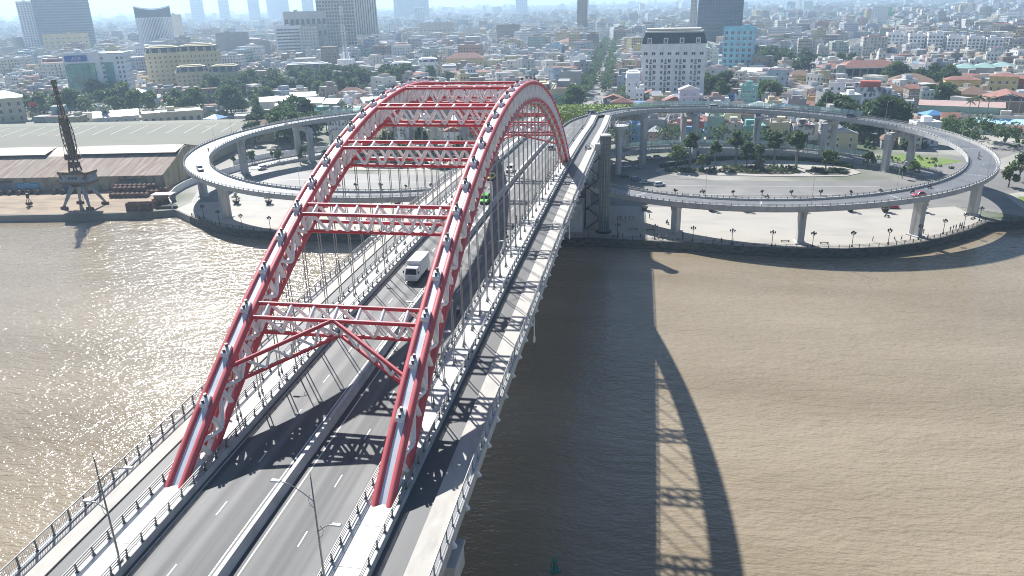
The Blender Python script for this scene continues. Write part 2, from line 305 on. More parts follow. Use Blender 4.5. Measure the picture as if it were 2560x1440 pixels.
# quay coping along the promenade
prom = [q for q in shore if -143 < q[0] < 300]
b = MB(); fr = [((x, y, 2.4), (-(c[1]-a[1])/math.hypot(c[0]-a[0], c[1]-a[1]), (c[0]-a[0])/math.hypot(c[0]-a[0], c[1]-a[1]), 0), (0, 0, 1)) for (x, y), a, c in zip(prom[1:-1], prom[:-2], prom[2:])]
b.sweep(fr, [(-0.35, -3.6), (0.5, -3.6), (0.5, 0.28), (-0.35, 0.28)])
tag(obj('quay_wall', b.mesh('quay_wall', M['quay'])), kind='structure')
pl = off([q for q in shore if -141 < q[0] < 146], 0.4)
sheet('plaza', pl+[(139, 141), (120, 135), (80, 131.5), (22, 132), (-58, 130.5), (-126, 126), (-139, 122)], 2.52, M['plaza'], 0.15, 'pale paved riverside plaza under the ramps')
sheet('port_yard', [(-420, 86), (-200, 100), (-176, 103), (-151, 108.2), (-146, 111.5), (-152, 126), (-158, 140), (-158, 152), (-420, 112)], 2.46, M['dirt'], 0.1)
sheet('boulevard', [(-139, 122.2), (-126, 126.2), (-58, 130.7), (22, 132.2), (80, 131.7), (120, 135.2), (139, 141.2), (158, 128), (185, 127), (400, 150), (400, 190), (210, 182), (190, 200), (166, 212), (150, 214), (140, 190), (118, 178), (60, 176), (30, 178), (0, 179), (-60, 177), (-110, 178), (-140, 185), (-152, 190), (-156, 160)], 2.47, M['street'], 0.1)
def strip_line(name, pts, w, z, m):
    b = MB()
    fr = []
    for i, p in enumerate(pts):
        a = pts[max(i-1, 0)]; c = pts[min(i+1, len(pts)-1)]; d = Vector((c[0]-a[0], c[1]-a[1], 0)).normalized(); fr.append(((p[0], p[1], z), (-d.y, d.x, 0), (0, 0, 1)))
    b.sweep(fr, [(-w/2, -0.01), (w/2, -0.01), (w/2, 0.006), (-w/2, 0.006)])
    return tag(obj(name, b.mesh(name, m)), kind='structure')
strip_line('lane_marking', [(30, 165.5), (60, 166), (90, 167.5), (122, 169.5)], 0.25, 2.48, M['paint_line'])
strip_line('lane_marking', [(-120, 165), (-90, 164), (-60, 163.5), (-20, 164)], 0.25, 2.48, M['paint_line'])
strip_line('median_kerb', [(-110, 150), (-40, 150.5), (30, 150.6), (70, 151.5), (130, 156.5)], 0.5, 2.56, M['pale_concrete'])
for k in range(9): strip_line('crossing_stripe', [(36+k*1.3, 138.2), (36+k*1.3, 149)], 0.5, 2.48, M['paint_line'])
for k in range(9): strip_line('crossing_stripe', [(104+k*1.3, 140), (107+k*1.3, 148.5)], 0.45, 2.48, M['paint_line'])
# parking ground inside the rings, avenue, cross streets, riverside road on the right
sheet('car_park', [(12, 178.5), (30, 178.3), (60, 176.4), (40, 186), (36, 193), (40, 203), (62, 221), (110, 226), (112, 229), (60, 229), (22, 215), (8, 195)], 2.465, M['street'], 0.08)
sheet('avenue', [(-12, 290), (20, 290), (16, 352), (14, 400), (12, 462), (-4, 640), (-17, 822), (-29, 1163), (-60, 2200), (-78, 2200), (-45, 1163), (-32, 822), (-18, 640), (-15, 462), (-22, 400), (-24, 352)], 2.47, M['street'], 0.08, 'long straight avenue running away between trees')
sheet('street', [(-330, 330), (-24, 372), (20, 372), (150, 300), (155, 306), (22, 384), (-24, 384), (-330, 342)], 2.44, M['street'], 0.05)
sheet('street', [(155, 214), (172, 212), (215, 260), (240, 262), (420, 230), (420, 240), (240, 272), (205, 268)], 2.45, M['street'], 0.05)
sheet('pavement', [(160, 140), (176, 137), (188, 146), (186, 160), (172, 166), (162, 160)], 2.53, M['plaza'], 0.2)
sheet('lawn', [(163, 145), (172, 141), (180, 148), (174, 157), (165, 157)], 2.6, M['grass'], 0.2)
sheet('lawn', [(138, 196), (170, 222), (150, 236), (122, 226)], 2.50, M['grass'], 0.1)
def isl(mx, name, pts, z, m, th=0.2): return sheet(name, [(mx*x, y) for x, y in pts], z, m, th)
for mx in (1, -1):
    isl(mx, 'island_paving', [(37, 190), (46, 187), (62, 186), (80, 185), (100, 185.5), (114, 187.5), (121, 194), (119, 206), (108, 217), (88, 221.5), (70, 220), (50, 209), (39, 199)], 2.6, M['plaza'])
    isl(mx, 'planting_bed', [(40, 191.5), (56, 188), (62, 188.3), (66, 193), (58, 197), (46, 198)], 2.85, M['soil'], 0.3)
    isl(mx, 'planting_bed', [(64, 197), (70, 190), (80, 188.5), (92, 189), (97, 193), (95, 200), (84, 206), (68, 205)], 2.85, M['soil'], 0.3)
    isl(mx, 'planting_bed', [(101, 189), (112, 190), (117, 194.5), (114, 201), (104, 201), (99, 195)], 2.85, M['soil'], 0.3)
# lakes in the town
sheet('lake', [(240, 885), (262, 900), (300, 930), (345, 980), (385, 1080), (420, 1265), (395, 1275), (330, 1160), (275, 1060), (246, 960)], 2.47, M['water'], 0.06, 'narrow brown lake between houses on the right')
sheet('lake', [(-1330, 2500), (-1130, 2560), (-1150, 2840), (-1380, 2760)], 2.47, M['water'], 0.06)
# ---------------------------------------------------------------- the arch bridge
def zd(Y):
    def q(y): return 30+0.00146*y-1.7655e-4*y*y
    if Y > 163: return 25.5
    if Y < -113: return q(-113)+(Y+113)*0.040
    return q(Y)
YN, YF, YE = -236.0, 150.0, 195.6
PITCH, Y0 = 5.143, -73.96
bridge = thing('arch_bridge', 'red and white steel arch road bridge over the brown river', 'bridge', (0, 0, 0))
def ysamples(a, c, st=5.143):
    n = max(2, int(math.ceil((c-a)/st))+1); return [a+(c-a)*i/(n-1) for i in range(n)]
def frames(ys): return [((0, y, zd(y)), (1, 0, 0), (0, 0, 1)) for y in ys]
def rect(x0, x1, z0, z1): return [(x0, z0), (x1, z0), (x1, z1), (x0, z1)]
FULL = frames(ysamples(YN, YE))
def bpart(name, prof, m, fr=FULL, label=None):
    b = MB(); b.sweep(fr, prof); return tag(obj(name, b.mesh(name, m), bridge), label)
MAIN = frames(ysamples(YN, 163.0))
bpart('deck_slab', [(-17.8, -0.55), (-17.3, -1.3), (17.3, -1.3), (17.8, -0.55), (17.8, -0.06), (-17.8, -0.06)], M['concrete'])
for s in (-1, 1):
    bpart('carriageway', rect(*sorted((s*0.45, s*8.5)), -0.055, 0.0), M['asphalt'], MAIN)
    bpart('service_lane', rect(*sorted((s*12.25, s*14.95)), -0.055, 0.0), M['asphalt2'])
    bpart('walkway', rect(*sorted((s*14.955, s*17.3)), -0.055, 0.17), M['walk'])
    bpart('edge_kerb', rect(*sorted((s*17.305, s*17.85)), -0.9, 0.32), M['pale_concrete'])
    bpart('edge_line', rect(*sorted((s*1.12, s*1.27)), 0.0, 0.005), M['paint_line'], MAIN)
    bpart('edge_line', rect(*sorted((s*8.05, s*8.18)), 0.0, 0.005), M['paint_line'], MAIN)
    bpart('strip_kerb', rect(*sorted((s*8.505, s*8.80)), -0.055, 0.72), M['pale_concrete'])
    bpart('strip_kerb', rect(*sorted((s*11.95, s*12.245)), -0.055, 0.62), M['pale_concrete'])
bpart('median_barrier', [(-0.44, -0.05), (0.44, -0.05), (0.40, 0.12), (0.24, 0.42), (0.2, 0.98), (-0.2, 0.98), (-0.24, 0.42), (-0.40, 0.12)], M['pale_concrete'], frames(ysamples(YN, 158)))
# strip slabs, one per bay, with open joints between them
ys = [Y0+PITCH*k for k in range(-31, 53)]
for s in (-1, 1):
    for y in ys:
        if y+PITCH > YE: continue
        b = MB(); z0_, z1_ = zd(y+.02), zd(y+PITCH-.03); x0, x1 = sorted((s*8.805, s*11.945))
        b.add([(x0, y+.02, z0_-.05), (x1, y+.02, z0_-.05), (x1, y+PITCH-.03, z1_-.05), (x0, y+PITCH-.03, z1_-.05), (x0, y+.02, z0_+.62), (x1, y+.02, z0_+.62), (x1, y+PITCH-.03, z1_+.62), (x0, y+PITCH-.03, z1_+.62)],
              [(0, 3, 2, 1), (0, 1, 5, 4), (1, 2, 6, 5), (2, 3, 7, 6), (3, 0, 4, 7), (4, 5, 6, 7)])
        obj('strip_slab', b.mesh('strip_slab', M['strip']), bridge)
# lane dashes
dm = MB(); dm.box((0, 0, 0.003), (0.13, 2.0, 0.006)); dm = dm.mesh('lane_dash', M['paint_line'])
for k in range(-17, 29):
    for s, o_ in ((-1, 0.3), (1, -2.6)):
        y = -83.4+8.33*k+o_
        if y < 160:
            d = obj('lane_dash', dm, bridge, (s*4.7, y, zd(y)+0.001)); d.rotation_euler = (math.atan((zd(y+1)-zd(y-1))/2), 0, 0)
# edge brackets under the walkways and floor beams under the deck
brm = {}
for s in (-1, 1):
    b = MB(); vs = [(s*14.0, -.18, -1.1), (s*17.9, -.18, -0.25), (s*18.25, -.18, -0.75), (s*17.2, -.18, -1.25), (s*14.0, -.18, -2.2)]
    vs += [(x, .18, z) for x, y, z in vs]; b.add(vs, [(0, 1, 2, 3, 4), (9, 8, 7, 6, 5)]+[(i, i+5, (i+1) % 5+5, (i+1) % 5) for i in range(5)]); brm[s] = b.mesh('edge_bracket', M['white_paint'])
fb = MB(); fb.box((0, 0, -1.95), (28.2, 0.5, 1.35)); fb = fb.mesh('floor_beam', M['white_paint'])
for k in range(-10, 46):
    y = Y0+PITCH*k
    if y > 160: continue
    obj('floor_beam', fb, bridge, (0, y, zd(y)))
    for s in (-1, 1): obj('edge_bracket', brm[s], bridge, (0, y, zd(y)))
for s in (-1, 1): bpart('edge_girder', rect(*sorted((s*14.2, s*14.7)), -2.2, -1.3), M['white_paint'], MAIN)
# ---- arch ribs
def za(Y): return 58.35-0.004354*Y*Y-0.96e-8*Y**4      # axis of the upper chords
def na(Y):
    d = -2*0.004354*Y-4*0.96e-8*Y**3; L = math.hypot(1, d); return (-d/L, 1/L)      # unit normal (dY,dZ)
DEP = 3.15
def low(Y): n_ = na(Y); return (Y-n_[0]*DEP, za(Y)-n_[1]*DEP)
YS = [-103+206*i/72 for i in range(73)]
webs = []
RIB = {}
for s in (-1, 1):
    rib = thing('arch_rib', None, None); rib.parent = bridge; RIB[s] = rib
    rib['label'] = 'left arch rib of red tubes with white lattice' if s < 0 else 'right arch rib of red tubes with white lattice'
    for e in (-1, 1):
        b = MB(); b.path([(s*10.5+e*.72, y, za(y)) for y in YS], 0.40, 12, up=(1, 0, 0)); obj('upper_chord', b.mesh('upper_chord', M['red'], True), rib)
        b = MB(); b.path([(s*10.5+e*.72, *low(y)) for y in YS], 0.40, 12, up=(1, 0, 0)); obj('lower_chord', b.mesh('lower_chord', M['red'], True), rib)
    for nm, f_ in (('top_plate', lambda y: (y, za(y))), ('bottom_plate', low)):
        b = MB(); fr = []
        for y in YS:
            n_ = na(y); q = f_(y); fr.append(((s*10.5, q[0], q[1]), (1, 0, 0), (0, n_[0], n_[1])))
        b.sweep(fr, [(-.36, -.04), (.36, -.04), (.36, .14), (-.36, .14)] if nm == 'top_plate' else [(-.36, -.08), (.36, -.08), (.36, .05), (-.36, .05)]); obj(nm, b.mesh(nm, M['plate']), rib)
    for e in (-1, 1):                                   # closed web plates near the springings
        for ya, yb in ((-103, -78.5), (78.5, 103)):
            b = MB(); yy = ysamples(ya, yb, 3); vs = []; fs = []
            for y in yy:
                q = low(y); x0, x1 = s*10.5+e*.66, s*10.5+e*.78; vs += [(x0, y, za(y)), (x0, *q), (x1, y, za(y)), (x1, *q)]
            for k in range(len(yy)-1):
                a = 4*k; fs += [(a, a+1, a+5, a+4), (a+2, a+6, a+7, a+3), (a, a+4, a+6, a+2), (a+1, a+3, a+7, a+5)]
            fs += [(0, 2, 3, 1), (len(vs)-4, len(vs)-3, len(vs)-1, len(vs)-2)]
            b.add(vs, fs); obj('gusset_plate', b.mesh('gusset_plate', M['plate']), rib)
    n_ = 60; yy = [-77.6+155.2*i/n_ for i in range(n_+1)]
    for i, y in enumerate(yy):
        q = low(y)
        for e in (-1, 1):
            x = s*10.5+e*.72; webs.append(((x, y, za(y)), (x, *q), .29, rib))
            if i < n_:
                y2 = yy[i+1]
                if i % 2 == 0: webs.append(((x, y, za(y)), (x, *low(y2)), .24, rib))
                else: webs.append(((x, *q), (x, y2, za(y2)), .24, rib))
        my, mz = (y+q[0])/2, (za(y)+q[1])/2
        if i % 2 == 0: webs.append(((s*10.5-.86, my, mz), (s*10.5+.86, my, mz), .2, rib))
webs.sort(key=lambda w: (Vector(w[0])-CAM).length)
for p_, q_, r_, rb in webs[:300]: rod('web_member', p_, q_, r_, M['white_paint'], rb, 8)
for s in (-1, 1):
    b = MB()
    for p_, q_, r_, rb in webs[300:]:
        if rb is RIB[s]: b.tube(p_, q_, r_, 6)
    tag(obj('web_member', b.mesh('web_member', M['white_paint']), RIB[s]), kind='stuff')
# ---- hanger anchors on the ribs, hangers and their deck sockets
ab = MB(); ab.box((0, 0, .28), (.82, 1.3, .7)); ab.box((0, 0, .66), (.9, .95, .1)); ab = ab.mesh('anchor_block', M['white_paint'])
cb = MB(); cb.tube((0, 0, 0), (0, 0, .42), .16, 12); cb = cb.mesh('anchor_cap', M['cap'])
sk = MB(); sk.tube((0, 0, 0), (0, 0, .5), .16, 8, r2=.11); sk.box((0, 0, .03), (.5, .5, .06)); sk = sk.mesh('hanger_socket', M['rail'])
clm = MB(); clm.box((0, 0, 0), (2.5, .16, .3)); clm = clm.mesh('clamp', M['rail_pale'])
for k in range(29):
    Y = Y0+PITCH*k
    if Y > 71: Y = 70.0
    n_ = na(Y); ang = math.atan2(-n_[0], n_[1])
    for s in (-1, 1):
        a = obj('anchor_block', ab, bridge, (s*10.5, Y, za(Y)+.02)); a.rotation_euler = (ang, 0, 0)
        for e in (-.36, .36):
            y = Y+e; c = obj('anchor_cap', cb, a, (0, e, .74)); c.rotation_euler = (-ang*.75, 0, 0)
        q = low(Y); zl = q[1]
        if zl > zd(Y)+2.2:
            b = MB()
            for e in (-.36, .36): b.tube((s*10.5, Y+e, zd(Y)+.62), (s*10.5, Y+e, za(Y)), .07, 6)
            obj('hanger', b.mesh('hanger', M['cable'], True), bridge)
            for e in (-.36, .36): obj('hanger_socket', sk, bridge, (s*10.5, Y+e, zd(Y)+.6))
        if zl > zd(Y)-1: c = obj('clamp', clm, bridge, (s*10.5, q[0], q[1]-.42)); c.rotation_euler = (ang, 0, 0)
# ---- cross trusses
diags = []
def truss_web(parent, A, B, C, D, n, r):
    """lattice between upper line A-B and lower line C-D"""
    A, B, C, D = map(Vector, (A, B, C, D))
    for i in range(n):
        t0, t1 = i/n, (i+1)/n; tm = (t0+t1)/2
        diags.append((A.lerp(B, tm), C.lerp(D, tm) if False else C.lerp(D, t0), r, parent)); diags.append((A.lerp(B, tm), C.lerp(D, t1), r, parent))
HW = 10.5-.95
for j, k in enumerate(range(2, 27, 3)):
    Y = Y0+PITCH*k; n_ = na(Y); T = thing('cross_truss', None, None); T.parent = bridge
    T['label'] = ['nearest cross truss, with K braces below it', 'second cross truss from the near end', 'third cross truss from the near end', 'fourth cross truss from the near end', 'cross truss at the crown of the arches',
                  'first cross truss past the crown', 'second cross truss past the crown', 'third cross truss past the crown', 'farthest cross truss, with K braces below it'][j]
    hd = 1.0; tg = (n_[1], -n_[0]); dn = 2.75
    P = {}
    for e in (-1, 1):
        y, z = Y+tg[0]*hd*e, za(Y)+tg[1]*hd*e+.02; yl, zl = y-n_[0]*dn, z-n_[1]*dn
        P[e] = (y, z, yl, zl)
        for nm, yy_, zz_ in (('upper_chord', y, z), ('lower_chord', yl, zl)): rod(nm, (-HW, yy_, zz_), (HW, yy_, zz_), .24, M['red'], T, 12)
        truss_web(T, (-HW, y, z), (HW, y, z), (-HW, yl, zl), (HW, yl, zl), 7, .2)
    for i in range(7):
        x = -HW+2*HW*(i+.5)/7; diags.append((Vector((x, P[-1][0], P[-1][1])), Vector((x, P[1][0], P[1][1])), .2, T))
        x = -HW+2*HW*i/7; diags.append((Vector((x, P[-1][2], P[-1][3])), Vector((x, P[1][2], P[1][3])), .12, T))
    if k in (2, 26):
        sg = -1 if k == 2 else 1; ye = Y+sg*6.3; KB = thing('k_brace', None, None); KB.parent = bridge
        e = sg; y, z, yl, zl = P[e]; ne = na(ye)
        for s in (-1, 1):
            U = ((s*.15, y, z), (s*HW, ye, za(ye)-.1)); Lw = ((s*.15, yl, zl), (s*HW, ye-ne[0]*dn, za(ye)-ne[1]*dn-.1))
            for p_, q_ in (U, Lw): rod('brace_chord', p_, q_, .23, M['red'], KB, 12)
            truss_web(KB, *U, *Lw, 4, .16)
diags.sort(key=lambda w: (w[0]-CAM).length)
for p_, q_, r_, T in diags[:300]: rod('diagonal', p_, q_, r_, M['white_paint'], T, 8)
rest = {}
for p_, q_, r_, T in diags[300:]: rest.setdefault(T, MB()).tube(p_, q_, r_, 6)
for T, b in rest.items(): tag(obj('diagonal', b.mesh('diagonal', M['white_paint']), T), kind='stuff')
# ---- piers
for sy in (-1, 1):
    for s in (-1, 1):
        b = MB(); b.box((s*10.6, sy*101.5, 5.4), (6.6, 8.4, 12.6), top=.985); b.box((s*10.6, sy*101.0, -0.6), (8.4, 11, 3.2)); obj('arch_pier', b.mesh('arch_pier', M['pale_concrete']), bridge)
    b = MB(); b.box((0, sy*101.5, 9.4), (14.5, 3, 3.2)); obj('pier_tie_beam', b.mesh('pier_tie_beam', M['pale_concrete']), bridge)
for y in (128, 160, 190, -150, -190):
    for s in (-1, 1):
        b = MB(); b.box((s*13.2, y, (zd(y)-2.6)/2), (2.2, 2.2, zd(y)-2.6)); obj('deck_column', b.mesh('deck_column', M['concrete']), bridge)
    b = MB(); b.box((0, y, zd(y)-2.0), (30, 2.4, 1.4)); obj('column_cap', b.mesh('column_cap', M['concrete']), bridge)
for s in (-1, 1):                                        # service boxes hung below the deck edge near the near pier
    b = MB(); b.box((s*16.6, -83.3, 24.9), (3.0, 3.6, 2.4)); b.box((s*16.6, -83.3, 26.25), (3.3, 3.9, .3)); [b.tube((s*(16.6+p), -83.3+q, 26.3), (s*(16.6+p), -83.3+q, 28.2), .15, 6) for p in (-1.1, 0.6) for q in (-1.3, 1.3)]; obj('service_box', b.mesh('service_box', M['pale_concrete']), bridge)
# inspection ladders with a tyre-like ring hanging below the right edge
for y in (-38, 12):
    b = MB(); b.tube((18.3, y, zd(y)+.4), (18.3, y, zd(y)-2.6), .05, 5); b.tube((18.3, y+.5, zd(y)+.4), (18.3, y+.5, zd(y)-2.6), .05, 5)
    for i in range(14): a0, a1 = 2*PI*i/14, 2*PI*(i+1)/14; b.tube((18.3, y+.25+.45*math.cos(a0), zd(y)-3+.45*math.sin(a0)), (18.3, y+.25+.45*math.cos(a1), zd(y)-3+.45*math.sin(a1)), .12, 5)
    obj('hanging_ring', b.mesh('hanging_ring', M['white_paint']), bridge)
# ---- guardrails on the strips and railings along the edges
def post_mesh(kind):
    b = MB()
    if kind == 'strip':
        b.box((0, 0, .06), (.3, .2, .12)); b.add([(-.12, -.035, .1), (.09, -.035, .1), (.09, .035, .1), (-.12, .035, .1), (.0, -.035, .95), (.09, -.035, .95), (.09, .035, .95), (.0, .035, .95)], [(0, 1, 5, 4), (1, 2, 6, 5), (2, 3, 7, 6), (3, 0, 4, 7), (4, 5, 6, 7)])
    else:
        b.box((0, 0, .6), (.09, .16, 1.25)); b.box((0, 0, .05), (.2, .24, .1))
    return b.mesh('post', M['postm'])
PM = {k: post_mesh(k) for k in ('strip', 'edge')}
def deck_rail(x, hz, kind, label, y0, y1):
    t = thing('guardrail' if kind == 'strip' else 'railing', label, 'guardrail' if kind == 'strip' else 'railing', (x, 0, 0), 0, 'guardrails along the bridge')
    n = int((y1-y0)/2.05); fr = [((0, y, zd(y)+hz), (1, 0, 0), (0, 0, 1)) for y in ysamples(y0, y1)]
    for k in range(n+1):
        y = y0+2.05*k
        o = obj('post', PM[kind], t, (0, y, zd(y)+hz))
        if kind == 'strip' and x*(-1 if abs(x) < 10 else 1) < 0: o.rotation_euler = (0, 0, PI)
    for h in ((.42, .66, .92) if kind == 'strip' else (1.2,)):
        b = MB(); b.path([(p[0], p[1], p[2]+h) for p, _, _ in fr], .065 if kind == 'strip' else .07, 6); obj('rail', b.mesh('rail', M['rail'], True), t)
    if kind == 'edge':
        for h in (.18, 1.0):
            b = MB(); b.path([(p[0], p[1], p[2]+h) for p, _, _ in fr], .03, 4); obj('rail', b.mesh('rail', M['rail_pale']), t)
        b = MB(); y = y0
        while y < y1:
            z = zd(y)+hz
            b.add([(-.012, y-.02, z+.18), (.012, y-.02, z+.18), (.012, y+.02, z+.18), (-.012, y+.02, z+.18), (-.012, y-.02, z+1), (.012, y-.02, z+1), (.012, y+.02, z+1), (-.012, y+.02, z+1)], [(0, 1, 5, 4), (1, 2, 6, 5), (2, 3, 7, 6), (3, 0, 4, 7)]); y += .205 if y < 60 else .41
        tag(obj('baluster', b.mesh('baluster', M['rail_pale']), t), kind='stuff')
deck_rail(-11.98, .60, 'strip', 'steel guardrail between left service lane and the left hanger strip', -130, 195)
deck_rail(-8.75, .70, 'strip', 'steel guardrail between left hanger strip and the main carriageway', -130, 195)
deck_rail(8.75, .70, 'strip', 'steel guardrail between right carriageway and the right hanger strip', -130, 195)
deck_rail(11.98, .60, 'strip', 'steel guardrail between right hanger strip and the right service lane', -130, 195)
deck_rail(-17.55, .30, 'edge', 'railing with fine bars along the left edge of the bridge', -130, 195)
deck_rail(17.55, .30, 'edge', 'railing with fine bars along the right edge of the bridge', -130, 195)
# ---- street lamps on the bridge
def lamp_proto():
    t = thing('street_lamp', '', 'street lamp', (0, 0, 0))
    b = MB(); b.tube((0, 0, 0), (0, 0, 10.2), .1, 8, r2=.05); b.box((0, 0, .15), (.4, .4, .3)); b.tube((0, 0, 10.2), (0, 0, 10.7), .03, 6); obj('pole', b.mesh('pole', M['rail'], True), t)
    for dz, sx, L in ((8.0, 1, 2.6), (5.2, -1, 1.3)):
        a = thing('arm', None, None); a.parent = t
        b = MB(); b.path([(sx*L*u, 0, dz+1.6*math.sin(u*1.5)*(L/2.6)) for u in (0, .15, .3, .5, .75, 1)], .04, 6); b.path([(sx*.05, 0, dz-.6), (sx*.35, 0, dz-.3), (sx*.45, 0, dz+.2), (sx*.25, 0, dz+.6)], .025, 5); obj('bracket', b.mesh('bracket', M['rail']), a)
        zt = dz+1.6*math.sin(1.5)*(L/2.6); b = MB(); b.box((sx*(L+.3), 0, zt+.03), (.85, .32, .12), top=.8); b.box((sx*(L+.35), 0, zt-.04), (.5, .26, .04)); obj('lamp_head', b.mesh('lamp_head', M['lamp_white']), a)
    return t
LP = lamp_proto(); first = True
for s, x in ((-1, -9.15), (1, 9.2)):
    for i in range(8):
        y = -91.5+34.6*i
        where = 'left' if s < 0 else 'right'
        lab = 'grey two-armed street lamp on the %s hanger strip, %s' % (where, ['nearest the camera', 'second from the near end', 'third from the near end', 'fourth, under the crown', 'fifth from the near end', 'sixth from the near end', 'seventh, by the far foot', 'last of its row'][i])
        if first: o = LP; o.location = (x, y, zd(y)+.62); o.rotation_euler = (0, 0, 0); o['label'] = lab; o['group'] = 'street lamps on the bridge'; first = False
        else: o = dup(LP, (x, y, zd(y)+.62), 0 if s < 0 else PI, lab, 'street lamps on the bridge')
# ---------------------------------------------------------------- spiral ramps on both sides
def ramp_path(s):
    cx, ax = (77.0, 72.0) if s > 0 else (75.8, 70.8)
    pts = []
    for t in range(28, 456, 3):
        a = math.radians(180-t); z = 25.5-0.05*max(0, t-45)
        pts.append(Vector((s*(cx+ax*math.cos(a)), 163+70*math.sin(a), z)))
    if s > 0: ctl = [(93, 232, 5.0), (104, 229.5, 4.6), (116, 224, 4.1), (127, 217, 3.6), (136, 209, 3.2), (143, 200, 2.85), (148, 191, 2.6)]
    else: ctl = [(-93, 231, 5.0), (-105, 227.5, 4.6), (-117, 221, 4.1), (-128, 213, 3.6), (-137, 204, 3.2), (-143.5, 194, 2.85), (-146.5, 184, 2.6)]
    P = [pts[-2], pts[-1]]+[Vector(c) for c in ctl]; P.append(P[-1]*2-P[-2])
    for i in range(1, len(P)-2):
        for u in (.25, .5, .75, 1):
            p0, p1, p2, p3 = P[i-1:i+3]
            pts.append(.5*((2*p1)+(p2-p0)*u+(2*p0-5*p1+4*p2-p3)*u*u+(3*p1-p0-3*p2+p3)*u**3))
    fr = []
    for i, p in enumerate(pts):
        d = pts[min(i+1, len(pts)-1)]-pts[max(i-1, 0)]; d = Vector((d.x, d.y, 0)).normalized()
        side = Vector((-d.y, d.x, 0))*(1 if s > 0 else -1)          # points outwards
        fr.append((p, side, Vector((0, 0, 1))))
    return fr
def along(fr, step, a0=0.0, a1=1e9):
    """points every `step` metres: (point, side, heading)"""
    res = []; acc = 0.0; nxt = a0
    for i in range(len(fr)-1):
        p, q = fr[i][0], fr[i+1][0]; L = (q-p).length
        while nxt <= acc+L and nxt <= a1:
            u = (nxt-acc)/L; res.append((p.lerp(q, u), fr[i][1].lerp(fr[i+1][1], u).normalized(), (q-p).normalized(), nxt)); nxt += step
        acc += L
    return res
rpost = MB(); rpost.box((0, 0, .3), (.14, .18, .62)); rpost = rpost.mesh('post', M['postm'])
gpost = MB(); gpost.box((0, 0, 1.2), (.12, .14, 2.4)); gpost = gpost.mesh('barrier_post', M['rail'])
gpan = MB(); gpan.box((0, 0, 1.15), (2.84, .03, 2.1)); gpan = gpan.mesh('glass_panel', M['barrier_glass'])
RAMP = {}
for s in (1, -1):
    wd = 'right' if s > 0 else 'left'
    fr = ramp_path(s); RAMP[s] = fr
    t = thing('spiral_ramp', 'two-turn concrete spiral ramp on piers, %s of the bridge' % wd, 'ramp', (0, 0, 0), 0, 'spiral ramps')
    def rp(name, prof, m, f=fr, label=None):
        b = MB(); pr = prof if s < 0 else prof[::-1]; b.sweep(f, pr); return tag(obj(name, b.mesh(name, m, False), t), label)
    rp('ramp_deck', [(-4.7, -.5), (-3.0, -.75), (-2.6, -1.75), (2.6, -1.75), (3.0, -.75), (4.7, -.5), (4.7, -.06), (-4.7, -.06)], M['concrete'])
    rp('road_surface', [(-4.28, -.055), (4.28, -.055), (4.28, 0), (-4.28, 0)], M['ramp_road'])
    for e in (-1, 1):
        rp('parapet', [(q*e, z) for q, z in ((4.29, -.9), (4.75, -.9), (4.72, .62), (4.42, .62))][::(1 if e > 0 else -1)], M['pale_concrete'])
        rp('edge_line', [(e*3.85-.07, 0), (e*3.85+.07, 0), (e*3.85+.07, .005), (e*3.85-.07, .005)], M['paint_line'])
        for h in (.88, 1.14):
            b = MB(); b.path([p+sv*(e*4.57)+Vector((0, 0, h)) for p, sv, _ in fr], .05, 5); obj('rail', b.mesh('rail', M['rail']), t)
    for i, (p, sv, hd, a) in enumerate(along(fr, 40, 30)):
        d = MB(); d.box((0, 0, .004), (8.4, .35, .008)); o = obj('expansion_joint', d.mesh('expansion_joint', M['pale_concrete']), t, p+Vector((0, 0, .001)), math.atan2(sv.y, sv.x)); o.rotation_euler[0] = 0
    dmm = MB(); dmm.box((0, 0, .003), (2, .14, .006)); dmm = dmm.mesh('lane_dash', M['paint_line'])
    for p, sv, hd, a in along(fr, 8, 6): obj('lane_dash', dmm, t, p+Vector((0, 0, .012)), math.atan2(hd.y, hd.x))
    posts = []
    for e in (-1, 1):
        for p, sv, hd, a in along(fr, 2.0): posts.append((p+sv*(e*4.57)+Vector((0, 0, .6)), math.atan2(hd.y, hd.x)))
    posts.sort(key=lambda q: (q[0]-CAM).length)
    for p, r in posts[:300]: obj('post', rpost, t, p, r)
    b = MB()
    for p, r in posts[300:]: b.box((p.x, p.y, p.z+.3), (.14, .18, .62), r)
    tag(obj('post', b.mesh('post', M['postm']), t), kind='stuff')
    # noise barriers on the outer side of the far arcs (upper and lower turn)
    total = sum((fr[i+1][0]-fr[i][0]).length for i in range(len(fr)-1)); tt = lambda deg: (deg-28)/360*447
    for a0, a1 in ((tt(48), tt(128)), (tt(400), tt(492) if s > 0 else tt(452))):
        for p, sv, hd, a in along(fr, 2.9, a0, a1):
            q = p+sv*4.57; obj('barrier_post', gpost, t, q+Vector((0, 0, .6)), math.atan2(hd.y, hd.x))
            obj('glass_panel', gpan, t, q+hd*1.45+Vector((0, 0, .6)), math.atan2(hd.y, hd.x)+0.02*(-1 if s > 0 else 1))
    # retaining walls where the ramp comes down
    lowf = [f for f in fr if f[0].z < 6.2]
    for e in (-1, 1):
        b = MB(); vs = []; fs = []
        for p, sv, _ in lowf:
            q = p+sv*(e*4.5); q2 = p+sv*(e*4.2); vs += [(q.x, q.y, p.z-.05), (q.x, q.y, 2.35), (q2.x, q2.y, 2.35), (q2.x, q2.y, p.z-.05)]
        for k in range(len(lowf)-1):
            a = 4*k; fs += [(a+i, a+(i+1) % 4, a+4+(i+1) % 4, a+4+i) for i in range(4)]
        fs += [(0, 1, 2, 3), (len(vs)-1, len(vs)-2, len(vs)-3, len(vs)-4)]
        b.add(vs, fs); obj('retaining_wall', b.mesh('retaining_wall', M['concrete']), t)
